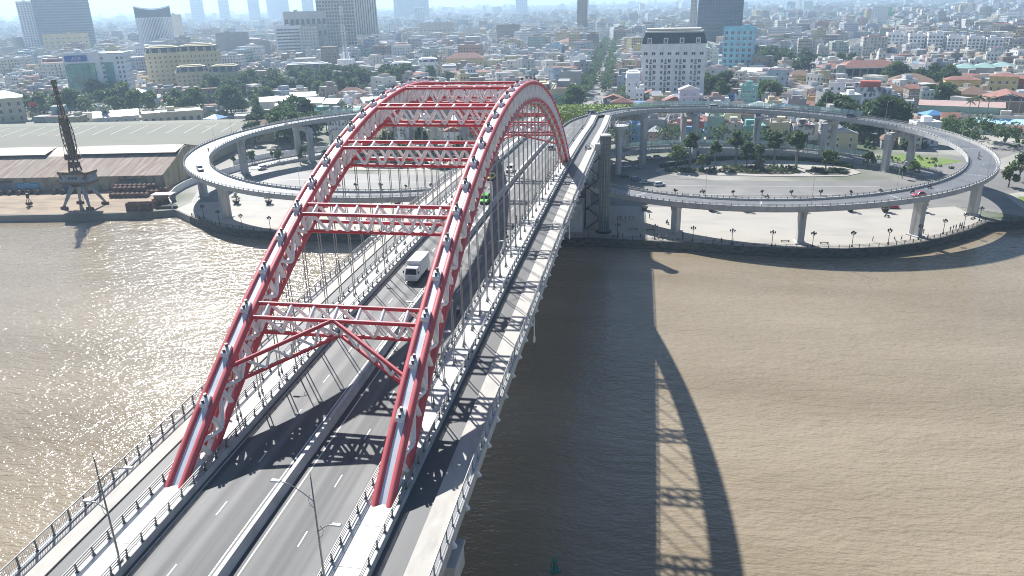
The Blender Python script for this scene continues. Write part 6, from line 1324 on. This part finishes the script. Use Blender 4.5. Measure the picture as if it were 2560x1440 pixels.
hb('house', 'house with old brown tiled roof behind the streaked block', 'house', 180, 392, 26, 15, 11, 12, 'w_pale', 1, 6, roof='hip', roofm='tile_brown', rh=4)
t = hb('hall', 'long pale green wall with pink sheet roof, right of the streaked block', 'hall', 206, 334, 42, 14, 9, 18, 'w_green', 0, 1, roof='gable', roofm='w_pink', rh=2.2)
t = hb('hall', 'gabled hall with glazed gable and maroon roof at the right edge', 'hall', 240, 357, 26, 26, 9, 16, 'w_brown', 0, 1, roof='none'); b = MB(); W_ = 14.2; b.add([(-W_, -14, 8.8), (0, -14, 13.4), (W_, -14, 8.8), (-W_, 14, 8.8), (0, 14, 13.4), (W_, 14, 8.8), (-W_, -14, 8.4), (0, -14, 13.0), (W_, -14, 8.4)], [(0, 1, 4, 3), (1, 2, 5, 4), (0, 6, 7, 1), (1, 7, 8, 2)]); obj('roof', b.mesh('roof', M['tile']), t); b = MB(); b.add([(-11.5, -13.02, 9), (11.5, -13.02, 9), (0, -13.02, 12.5)], [(0, 1, 2)]); obj('glass_gable', b.mesh('glass_gable', M['glassd']), t); b = MB(); [b.box((x, -13.15, 5.2), (.4, .3, 10.4)) for x in (-11, -5.5, 0, 5.5, 11)]; b.box((0, -13.15, 8.9), (26, .3, .5)); obj('frame', b.mesh('frame', M['w_pale']), t)
hb('swimming_pool_hall', 'low hall with sky blue sheet roof at the right edge', 'hall', 214, 292, 30, 16, 5.6, 20, 'w_white', 0, 1, roof='gable', roofm='tin_sky', rh=1.6)
hb('house', 'low white building with turquoise windows behind the sky blue roof', 'building', 218, 322, 34, 10, 5, 18, 'w_pale', 1, 7, 3.2, 1.6, glass='glassg')
hb('shed', 'small red roofed shed by the sky blue roof', 'shed', 217, 282, 8, 6, 4, 18, 'w_pale', 0, 1, roof='gable', roofm='tile', rh=1.6)
hb('hall', 'low building with bright blue sheet wall right of the white hotel', 'building', 92, 394, 26, 10, 5.5, 8, 'tin_blue', 0, 1)
hb('hall', 'brown stone hall with palms right of the white hotel', 'hall', 102, 424, 26, 14, 8, 8, 'w_brown', 1, 6, 1.6, 2.2, arch=True)
hb('hall', 'broad hall with white sheet roof before the light blue hotel', 'hall', 122, 556, 26, 24, 9, 12, 'w_white', 0, 1, roof='gable', roofm='tin_white', rh=2.5)
hb('house', 'yellow house with brown hip roof before the tree mass', 'house', 150, 520, 17, 14, 9, 14, 'w_yellow', 2, 3, 1.4, 1.8, 'hip', 'tile_brown', 4)
for i, (x, y) in enumerate([(14, 391), (18.5, 390), (14, 396.5), (18.5, 396)]):
    t = thing('parasol', 'white square cafe parasol at the hotel annex, %s' % ['front left', 'front right', 'rear left', 'rear right'][i], 'parasol', (x, y, 2.4), 0, 'cafe parasols'); rod('pole', (0, 0, 0), (0, 0, 3.2), .06, M['black'], t, 6); b = MB(); b.add([(-2, -2, 2.7), (2, -2, 2.7), (2, 2, 2.7), (-2, 2, 2.7), (0, 0, 3.5)], [(0, 1, 4), (1, 2, 4), (2, 3, 4), (3, 0, 4), (3, 2, 1, 0)]); obj('canopy', b.mesh('canopy', M['tin_white']), t)
# white hotels along the lake road
for i, (x, y, w_, h_, a) in enumerate([(312, 850, 17, 25, 6), (330, 832, 16, 24, 8), (345, 818, 15, 25, 10), (361, 805, 15, 22, 12), (377, 792, 15, 22, 14), (392, 782, 15, 21, 16), (412, 776, 16, 19, 20), (430, 772, 15, 20, 22)]): hb('hotel', 'white balconied hotel in the row by the lake road, %s from the left' % orde[i], 'hotel', x, y, w_, 16, h_, a, 'w_white' if i != 6 else 'w_grey', 6, 4, 2.2, 2.0, tank=1, group='hotels along the lake road')
hb('office_building', 'beige block with arched windows left of the white hotel', 'building', 12, 1012, 28, 20, 21, 0, 'w_pale', 4, 6, 2.4, 2.6, ind=False, arch=True)
hb('house', 'narrow yellow house with blue roof tank beside the white hotel', 'house', 18, 763, 9.5, 12, 19, 0, 'w_yellow', 4, 2, roofm='tin_blue')
hb('apartment_block', 'grey brown block with stained wall right of the avenue', 'apartment block', 16, 505, 15, 16, 15.5, -4, 'w_darkgrey', 2, 2, tank=1)
hb('house', 'pink house with red roof between grey block and white hotel', 'house', 28, 500, 11, 15, 13, 0, 'w_pink', 3, 3, roof='hip', roofm='tile', rh=3)
hb('hotel_annex', 'white classical annex at the left corner of the hotel', 'building', 22, 402, 9, 20, 19, -2, 'w_white', 4, 2, .9, 1.6, roof='mansard', roofm='w_white', rh=2.5)
hb('grey_building', 'tall grey block with blank walls left of the avenue', 'building', -27, 470, 16, 20, 17, -5, 'w_grey', 0, 1, tank=1)
hb('white_house', 'tall white house farther along the left side of the avenue', 'house', -32, 585, 15, 14, 20, -4, 'w_white', 1, 2, tank=2)
t = hb('corner_building', 'corner building with blue front and cream side by the bridge head', 'building', -24, 382, 15, 34, 13.5, -3, 'w_cream', 0, 1, roof='flat'); place_windows(t, [((7.51, 0), PI/2, offs(34, 8))], 3, 1.4, 4.0, 1.2, 2.2, True); b = MB(); b.box((0, -17.1, 5), (13.6, .4, 10)); obj('blue_front', b.mesh('blue_front', M['w_blue']), t); place_windows(t, [((0, -17.33), 0, [-4, 0, 4])], 2, 1.2, 4.2, 2.0, 2.6, True); b = MB(); b.box((0, 3, 16), (10, 22, 4.4), top=.8); obj('mansard_roof', b.mesh('mansard_roof', M['roof_grey']), t); b = MB(); b.box((0, -14.6, 14.2), (13, 4.6, 1.0), top=.7); obj('roof', b.mesh('roof', M['tile']), t)
hb('villa', 'old villa with dark mansard roof left of the corner building', 'villa', -47, 412, 22, 18, 10, -6, 'w_cream', 2, 5, 1.2, 1.8, 'mansard', 'slate', 3.6, dormers=3, trim='w_cream')
# low buildings on the left behind the warehouse
hb('pavilion', 'cream pavilion with flat white roof and arched windows', 'pavilion', -270, 316, 36, 22, 7.2, -34, 'w_cream', 1, 8, 2.4, 3.6, roofm='tin_white', arch=True)
hb('shed', 'long low shed with flat white roof beside the left ramp', 'shed', -214, 330, 36, 16, 3.6, -26, 'w_pale', 0, 1, roofm='tin_white')
hb('house', 'grey roofed house with hip roof left of the pavilion', 'house', -312, 318, 27, 15, 4.6, -36, 'w_pale', 1, 5, roof='gable', roofm='tin_grey', rh=3.4)
for i, (x, y, w_, d_, h_, a, rm, lab) in enumerate([(-222, 366, 22, 14, 8.5, -26, 'tin_white', 'big white-roofed shed in the cluster behind the left ramp'), (-208, 352, 15, 12, 6, -20, 'tin_white', 'white shed with low roof behind the left ramp'), (-197, 368, 14, 18, 7, -10, 'tin_sky', 'shed with pale blue roof behind the left ramp'), (-212, 388, 18, 12, 9, -24, 'tin_white', 'rear white shed of the cluster behind the left ramp')]): hb('shed', lab, 'shed', x, y, w_, d_, h_, a, 'w_pale', 1, 3, roof='gable', roofm=rm, rh=2.6)
hb('warehouse', 'dark grey gabled shed with blue roof behind the left ramp', 'shed', -146, 360, 18, 22, 7.5, -34, 'w_darkgrey', 0, 1, roof='gable', roofm='tin_grey', rh=3.6)
hb('house', 'cream house with hip tiled roof beside the dark grey shed', 'house', -166, 366, 15, 11, 6.5, -18, 'w_cream', 1, 4, roof='hip', roofm='tile', rh=3)
hb('house', 'pair of red roofed houses under the big trees', 'house', -190, 424, 20, 12, 7, -14, 'w_pink', 2, 4, roof='hip', roofm='tile', rh=4)
hb('station_building', 'cream building with green hip roof at the left edge', 'building', -398, 322, 22, 18, 16, -40, 'w_cream', 3, 4, 1.8, 2.6, 'hip', 'tin_green', 4.5)
t = thing('flag', 'red flag flying on a pole among palms at the left edge', 'flag', (-377, 320, 2.35)); EXCL.append((-377, 320, 6)); rod('pole', (0, 0, 0), (0, 0, 14), .1, M['rail_pale'], t, 6); b = MB(); b.sweep([((.1+i*.8, .35*math.sin(i*1.1), 12.4+.12*math.sin(i)), (0, .04, 0), (0, 0, 1)) for i in range(7)], [(-.5, -1.3), (.5, -1.3), (.5, 1.3), (-.5, 1.3)]); obj('cloth', b.mesh('cloth', mat('flag_red', (.6, .02, .03), .8)), t)
hb('house', 'yellow warehouse office below the left ramp, seen between piers', 'house', -178, 254, 16, 12, 9, -30, 'w_cream', 1, 3, roof='gable', roofm='tile_brown', rh=2.4)
# hazy towers on the horizon
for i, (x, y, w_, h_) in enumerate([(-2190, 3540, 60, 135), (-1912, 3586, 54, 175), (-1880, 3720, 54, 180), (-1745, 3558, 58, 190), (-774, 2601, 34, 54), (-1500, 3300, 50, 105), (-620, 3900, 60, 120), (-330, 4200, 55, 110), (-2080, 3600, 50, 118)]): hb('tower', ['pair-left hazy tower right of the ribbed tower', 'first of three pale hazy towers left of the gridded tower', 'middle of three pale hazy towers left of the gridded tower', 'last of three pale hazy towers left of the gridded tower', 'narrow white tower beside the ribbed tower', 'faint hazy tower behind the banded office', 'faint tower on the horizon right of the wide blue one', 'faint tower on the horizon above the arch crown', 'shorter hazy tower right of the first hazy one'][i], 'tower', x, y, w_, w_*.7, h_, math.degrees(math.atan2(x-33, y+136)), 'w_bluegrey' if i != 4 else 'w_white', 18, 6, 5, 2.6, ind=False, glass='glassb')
hb('house', 'bright green house among the far houses on the right', 'house', 644, 2150, 30, 30, 30, 15, 'w_vivid', 5, 4, 3, 2.4, ind=False)
hb('office_building', 'white block with balcony rows far right', 'office building', 560, 1880, 34, 30, 40, 15, 'w_white', 8, 6, 2.6, 2, ind=False)
# houses directly behind the right ramp (seen between its two turns)
HC = [('w_blue', 'blue'), ('w_grey', 'grey'), ('w_pink', 'pink'), ('w_red', 'brick red'), ('w_pale', 'pale'), ('w_green', 'pale green'), ('w_teal', 'teal'), ('w_cream', 'cream'), ('w_white', 'white'), ('w_yellow', 'yellow'), ('w_weathered', 'stained white'), ('w_brown', 'brown'), ('w_lilac', 'lilac'), ('w_bluegrey', 'blue grey')]
rows_ = [(20, 258, 7, 9, 1), (28, 262, 8, 8, 0), (37, 262, 9, 11, 1), (47, 264, 8, 8.5, 2), (56, 262, 10, 10, 3), (67, 266, 8, 12, 5), (76, 264, 9, 9, 4), (86, 262, 11, 8, 6), (98, 262, 10, 9.5, 7), (109, 258, 10, 9, 10)]
for i, (x, y, w_, h_, c) in enumerate(rows_): hb('house', '%s house in the row right behind the right ramp, %s from the left' % (HC[c][1], orde[i]), 'house', x, y, w_, 13, h_, random.uniform(-6, 10), HC[c][0], 2, 2, 1.4, 1.6, tank=i % 2, group='houses behind the right ramp', roofm='roof_grey' if i % 3 else 'tile')
# ---------------------------------------------------------------- generic town houses
yaw0 = math.radians(-10.35)
def blocked(x, y, m=0.0):
    if y < 244 and abs(x) < 168: return True
    if x < -150 and y < 300+(-150-x)*.12 and y < 312: return True
    if y < 205: return True
    ax_ = -(y-300)*.0345-2 if y > 300 else 0
    if 282 < y < 2200 and abs(x-ax_) < (19 if y < 480 else 15): return True
    if 330 < y < 384 and -24 < x < 24: return True
    for ex, ey, r in EXCL:
        if (x-ex)**2+(y-ey)**2 < (r+m)**2: return True
    if 240 < x < 430 and 880 < y < 1280 and abs(x-(245+(y-880)*.42)) < 45: return True
    return False
GROVES = [(-285, 520, 62, 95, 52, 'dark', 'big dark tree in the grove left of the arch'), (-215, 500, 42, 70, 26, 'dark', 'dark bushy tree right of the big grove'), (-330, 362, 55, 38, 30, 'leaf', 'tree in the park behind the warehouse'), (-395, 380, 40, 50, 18, 'leaf', 'tree in the park at the left edge'),
          (152, 690, 34, 120, 40, 'dark', 'dense tree right of the light blue hotel'), (225, 700, 30, 16, 5, 'leaf', 'tree by the lake behind the museum'), (232, 500, 26, 32, 14, 'dark', 'dark tree in front of the turquoise roofs'), (222, 412, 9, 9, 4, 'dark', 'leafy tree beside the star-roofed house'),
          (140, 292, 20, 26, 15, 'dark', 'dark tree between the right ramp and the streaked block'), (-160, 268, 32, 34, 24, 'dark', 'dark tree inside the bend behind the left ramp'), (-165, 540, 26, 16, 7, 'leaf', 'tree before the yellow colonial building'), (-250, 372, 18, 26, 10, 'dark', 'dark tree behind the white pavilion'),
          (80, 452, 9, 26, 7, 'dark', 'tree in the gap right of the white hotel'), (103, 404, 14, 12, 7, 'leaf', 'tree on the terrace right of the white hotel'), (-15, 378, 5, 30, 6, 'leaf', 'tree left of the street beyond the bridge head'), (16, 425, 4, 26, 5, 'leaf', 'tree beside the hotel annex'), (190, 262, 16, 24, 11, 'leaf', 'tree between the right ramp and the sky blue roof'), (-120, 300, 60, 30, 16, 'leaf', 'tree between the left ramp and the sheds'), (60, 245, 60, 7, 9, 'leaf', 'tree in the gardens behind the right ramp')]
for gx, gy, rx, ry, n, k, lab in GROVES:
    for i in range(n):
        for _ in range(20):
            a, r = random.uniform(0, 2*PI), math.sqrt(random.random()); x, y = gx+rx*r*math.cos(a), gy+ry*r*math.sin(a)
            if not any((x-ex)**2+(y-ey)**2 < (er*.8)**2 for ex, ey, er in EXCL): break
        else: continue
        kk = k if random.random() < .75 else random.choice(['leaf', 'light', 'dark']); pos_ = '%s %s' % ('front' if y < gy-ry/3 else 'back' if y > gy+ry/3 else 'middle', 'left' if x < gx-rx/3 else 'right' if x > gx+rx/3 else 'centre'); plant(kk, x, y, lab+', '+pos_+(' , yellow-green'.replace(' ,', ',') if kk == 'light' else ''), lab.replace('tree', 'trees', 1), 2.35, random.uniform(1.1, 1.75))
        EXCL.append((x, y, 5.5))
for i in range(34): plant('palm', random.uniform(-420, -262), random.uniform(318, 392), 'palm in the park behind the warehouse', 'palms in the park', 2.35, random.uniform(.9, 1.25), i % 2)
for i, (x, y) in enumerate([(216, 716), (226, 712), (238, 716), (246, 710), (254, 712), (262, 706)]): plant('palm', x, y, 'palm by the lake behind the museum, %s from the left' % orde[i], 'palms by the lake', 2.35, 1.2, 0)
for i, (x, y) in enumerate([(170, 520), (178, 516), (186, 514), (98, 418), (104, 420), (110, 414), (-176, 388), (-170, 384)]): plant('palm', x, y, ['palm in front of the museum', 'palm on the terrace right of the white hotel', 'palm behind the cream house'][0 if i < 3 else 1 if i < 6 else 2], 'palms among the houses', 2.35, 1.0, 1)
for i in range(90):
    y = 440+i*8.5; ax_ = -(y-300)*.0345-2
    for s in (-1, 1):
        if s > 0 and y < 470: continue
        plant('leaf' if i % 3 else 'dark', ax_+s*random.uniform(5.5, 10), y+random.uniform(-3, 3), 'street tree on the %s side of the avenue, about %d metres along it' % ('left' if s < 0 else 'right', round((y-300)/20)*20), 'street trees along the avenue', 2.35, random.uniform(1.0, 1.4))
# each visible house of the near town: walls, roof, windows and rooftop things of its own
cand = []
for gy in range(0, 90):
    for gx in range(-60, 60):
        x = gx*12.2+random.uniform(-2, 2)+(gy % 2)*5; y = 250+gy*12.5+random.uniform(-2, 2); a_ = math.radians(8); x, y = x*math.cos(a_)-(y-250)*math.sin(a_)*.6, y
        az = math.atan2(x-CAM.x, y-CAM.y)-yaw0
        if abs(az) > math.radians(37): continue
        if blocked(x, y, 6): continue
        cand.append((math.hypot(x-CAM.x, y-CAM.y), x, y))
cand.sort(); NH = 230; near = cand[:NH]; far_c = cand[NH:]
lm = [((48, 412), 'the white hotel'), ((158, 345), 'the streaked block'), ((-24, 395), 'the corner building'), ((207, 560), 'the museum'), ((-270, 320), 'the white pavilion'), ((-210, 365), 'the shed cluster'), ((250, 455), 'the yellow school'), ((112, 622), 'the light blue hotel'), ((-205, 600), 'the white villa'), ((-130, 592), 'the arcaded building'), ((300, 560), 'the turquoise halls'), ((-420, 440), 'the green glass bank'), ((-50, 410), 'the old villa'), ((10, 505), 'the avenue'), ((-300, 600), 'the dormered house'), ((90, 262), 'the right ramp')]
for i, (dd, x, y) in enumerate(near):
    rnd = random.Random(i*13+5); c = rnd.choices(range(len(HC)), [1, 6, 2, .4, 7, 1.5, .5, 4, 7, 1.2, 5, 4, 1, 3])[0]; fl = rnd.choice([1, 1, 2, 2, 2, 3, 3] if rnd.random() < .9 else [4, 5]); w_ = rnd.choice([5, 5.5, 6, 8, 9.5]); d_ = rnd.uniform(9, 13); rf = rnd.choices(['flat', 'hip', 'gable'], [5, 3, 4])[0]
    rm = rnd.choice(['roof_grey', 'roof_grey', 'tile', 'w_pale']) if rf == 'flat' else rnd.choice(['tile', 'tile', 'tile_brown', 'tin_grey', 'tin_white', 'tin_blue']); L0 = min(lm, key=lambda q: (q[0][0]-x)**2+(q[0][1]-y)**2); dx, dy = x-L0[0][0], y-L0[0][1]
    rel = 'behind' if dy > 25 and dy > abs(dx) else 'in front of' if dy < -25 and -dy > abs(dx) else 'right of' if dx > 0 else 'left of'
    building('house', '%s%s %s house with %s roof, %s %s' % ('narrow ' if w_ < 6 else '', ['one-storey', 'two-storey', 'three-storey', 'four-storey', 'five-storey', 'six-storey'][fl-1], HC[c][1], {'flat': 'flat', 'hip': 'hipped', 'gable': 'gabled'}[rf], rel, L0[1]), 'house', x, y, w_, d_, fl*3.3+.8, rnd.choice([-8, 10, 4, 80, -84])+rnd.uniform(-6, 6), HC[c][0], fl, 2 if w_ < 7 else 3, 1.2, 1.5, rf, rm, 2.4, ind=False, group='town houses', tank=1 if rf == 'flat' and rnd.random() < .5 else 0, side_bays=2)
# ---------------------------------------------------------------- the rest of the town, to the horizon
def boxes_np(x, y, z, w, d, h, rot):
    n = len(x); s = np.array([[-1, -1, 0], [1, -1, 0], [1, 1, 0], [-1, 1, 0], [-1, -1, 1], [1, -1, 1], [1, 1, 1], [-1, 1, 1]], float); v = np.repeat(s[None], n, 0)
    lx, ly = v[:, :, 0]*(w/2)[:, None], v[:, :, 1]*(d/2)[:, None]; ca, sa = np.cos(rot)[:, None], np.sin(rot)[:, None]
    V = np.stack([x[:, None]+lx*ca-ly*sa, y[:, None]+lx*sa+ly*ca, z[:, None]+v[:, :, 2]*h[:, None]], 2).reshape(-1, 3)
    f = np.array([[0, 1, 5, 4], [1, 2, 6, 5], [2, 3, 7, 6], [3, 0, 4, 7], [4, 5, 6, 7]]); F = (f[None]+(np.arange(n)*8)[:, None, None]).reshape(-1, 4); return V, F
pos = [(x, y, 0) for _, x, y in far_c]
def scatter(n, r0, r1, lvl):
    k = 0
    while k < n:
        r = math.sqrt(random.uniform(r0*r0, r1*r1)); a = yaw0+random.uniform(-.66, .66); x, y = CAM.x+r*math.sin(a), CAM.y+r*math.cos(a); k += 1
        if lvl < 2 and blocked(x, y, 5): continue
        dens = math.sin(x*.004+1.3)*math.cos(y*.0035)+.5*math.sin(x*.011+y*.007)
        if dens < -.55 and random.random() < .8: continue
        pos.append((x, y, lvl))
scatter(2600, 1150, 1800, 0); scatter(5200, 1700, 3600, 1); scatter(6500, 3400, 9000, 2)
P_ = np.array(pos); n = len(P_); rg = RNG; lv = P_[:, 2].astype(int)
w = np.choose(lv, [rg.choice([5, 6, 8, 10, 14], n), rg.uniform(7, 22, n), rg.uniform(14, 60, n)]); d = np.choose(lv, [rg.uniform(9, 15, n), rg.uniform(10, 22, n), rg.uniform(14, 40, n)])
h = np.choose(lv, [rg.choice([4, 6, 8, 11, 14, 18], n, p=[.22, .28, .25, .15, .07, .03]), rg.choice([5, 7, 10, 14, 19, 28], n, p=[.25, .28, .24, .14, .07, .02]), rg.choice([6, 9, 13, 20, 40], n, p=[.3, .3, .25, .12, .03])]).astype(float)
big = (rg.random(n) < .05) & (lv < 2) & (np.hypot(P_[:, 0]-33, P_[:, 1]+136) > 880); w = np.where(big, rg.uniform(12, 26, n), w); d = np.where(big, rg.uniform(14, 22, n), d); h = np.where(big, rg.uniform(14, 27, n), h)
cell = (np.floor(P_[:, 0]/140)*7+np.floor(P_[:, 1]/160)*13); rot = np.sin(cell*12.9898)*.5+rg.normal(0, .05, n)+rg.choice([0, PI/2], n)
pal = np.array([(.66, .66, .64), (.62, .60, .54), (.56, .52, .42), (.40, .40, .40), (.56, .47, .27), (.46, .33, .28), (.34, .40, .47), (.52, .53, .57), (.31, .26, .22), (.42, .50, .46), (.36, .50, .58), (.70, .70, .70)])
rpal = .72*np.array([(.42, .41, .39), (.30, .29, .27), (.50, .48, .44), (.32, .13, .09), (.24, .12, .09), (.40, .42, .44), (.62, .61, .58), (.20, .30, .42)])
wc = pal[rg.choice(len(pal), n, p=[.17, .13, .1, .1, .08, .07, .06, .07, .08, .05, .03, .06])]*rg.uniform(.8, 1.08, (n, 1)); rc = rpal[rg.choice(len(rpal), n, p=[.24, .18, .13, .14, .08, .1, .1, .03])]
V, F = boxes_np(P_[:, 0], P_[:, 1], np.full(n, 2.3), w, d, h, rot); colr = np.repeat(wc[:, None], 5, 1); colr[:, 4] = rc
sel = rg.random(n) < .6; V2, F2 = boxes_np(P_[sel, 0]+rg.uniform(-1.5, 1.5, sel.sum()), P_[sel, 1]+rg.uniform(-2, 2, sel.sum()), 2.3+h[sel], w[sel]*.5, d[sel]*.4, rg.uniform(1.2, 3.2, sel.sum()), rot[sel]); c2 = np.repeat(wc[sel][:, None], 5, 1); c2[:, 4] = rc[sel][::-1]
VV, FF, CC = [V, V2], [F, F2+len(V)], [colr.reshape(-1, 3), c2.reshape(-1, 3)]; base = len(V)+len(V2)
# windows: dark panes set proud of the walls
wi = np.where(lv < 2)[0]; q = []
for side in range(4):
    for fl in range(8):
        for u in (-.42, -.3, -.15, 0, .15, .3, .42):
            k = wi[(h[wi] > 3.2*(fl+1)) & (big[wi] | (abs(u) in (0, .3))) & (rg.random(len(wi)) < np.where(big[wi], .9, .72))]
            if len(k): q.append((k, side, fl, u))
for k, side, fl, u in q:
    ww_ = np.where(lv[k] == 0, 1.1, 1.8); W_ = (w[k] if side % 2 == 0 else d[k]); D_ = (d[k] if side % 2 == 0 else w[k]); ang = rot[k]+side*PI/2; lx = u*W_; zz = 2.3+1.1+fl*3.2
    pts = []
    for sx, sz in ((-.5, 0), (.5, 0), (.5, 1.5), (-.5, 1.5)): X = lx+sx*ww_; Y = -D_/2-.05; pts.append(np.stack([P_[k, 0]+X*np.cos(ang)-Y*np.sin(ang), P_[k, 1]+X*np.sin(ang)+Y*np.cos(ang), np.full(len(k), zz+sz)], 1))
    v = np.stack(pts, 1).reshape(-1, 3); VV.append(v); FF.append(np.arange(len(v)).reshape(-1, 4)+base); base += len(v); CC.append(np.tile([.045, .055, .07], (len(k), 1))*rg.uniform(.6, 2.2, (len(k), 1)))
tm_ = tint_mat('town_walls'); me = np_mesh('town_houses', np.concatenate(VV), np.concatenate(FF), tm_, col=np.concatenate(CC)); tag(obj('far_town', me), 'dense sea of small houses reaching to the hazy horizon', 'houses', kind='stuff')
# far trees between the houses
tc = []
while len(tc) < 5200:
    r = math.sqrt(random.uniform(420**2, 4200**2)) if random.random() < .5 else random.uniform(400, 1500); a = yaw0+random.uniform(-.66, .66); x, y = CAM.x+r*math.sin(a), CAM.y+r*math.cos(a)
    if blocked(x, y, 1): continue
    s = 1+max(0, r-1200)/1500; tc.append((x, y, 2.4+2.6*s, 3.0*s*random.uniform(.7, 1.5)))
tc = np.array(tc); v, f = leaf_quads(tc[:, :3], np.stack([tc[:, 3], tc[:, 3], tc[:, 3]*.85], 1), 26, 1.15, RNG); tag(obj('far_trees', np_mesh('far_trees', v, f, M['leaf_dark'])), 'scattered trees between the far houses', 'trees', kind='stuff')
ex = np.array(EXTRA); cc = np.repeat(ex, 7, 0); cc[:, :3] += RNG.normal(size=(len(cc), 3))*cc[:, 3:4]*[.42, .42, .22]; v, f = leaf_quads(cc[:, :3], np.stack([cc[:, 3]*.45]*3, 1), 34, .6, RNG); tag(obj('far_street_trees', np_mesh('far_street_trees', v, f, M['leaf_dark'])), 'crowns of the farther street and garden trees', 'trees', kind='stuff')
# ---------------------------------------------------------------- haze
m = bpy.data.materials.new('haze'); m.use_nodes = True; nt = m.node_tree; nt.nodes.clear(); o_ = nt.nodes.new('ShaderNodeOutputMaterial'); pv = nt.nodes.new('ShaderNodeVolumePrincipled')
pv.inputs['Color'].default_value = (.58, .79, 1.0, 1); pv.inputs['Density'].default_value = HAZE_DENSITY; pv.inputs['Anisotropy'].default_value = 0.35; nt.links.new(pv.outputs[0], o_.inputs['Volume'])
b = MB(); b.box((0, 4700, 99), (19400, 12900, 205)); tag(obj('haze', b.mesh('haze', m)), 'pale blue haze over the town', 'haze', kind='stuff')
print('objects', len(bpy.data.objects))
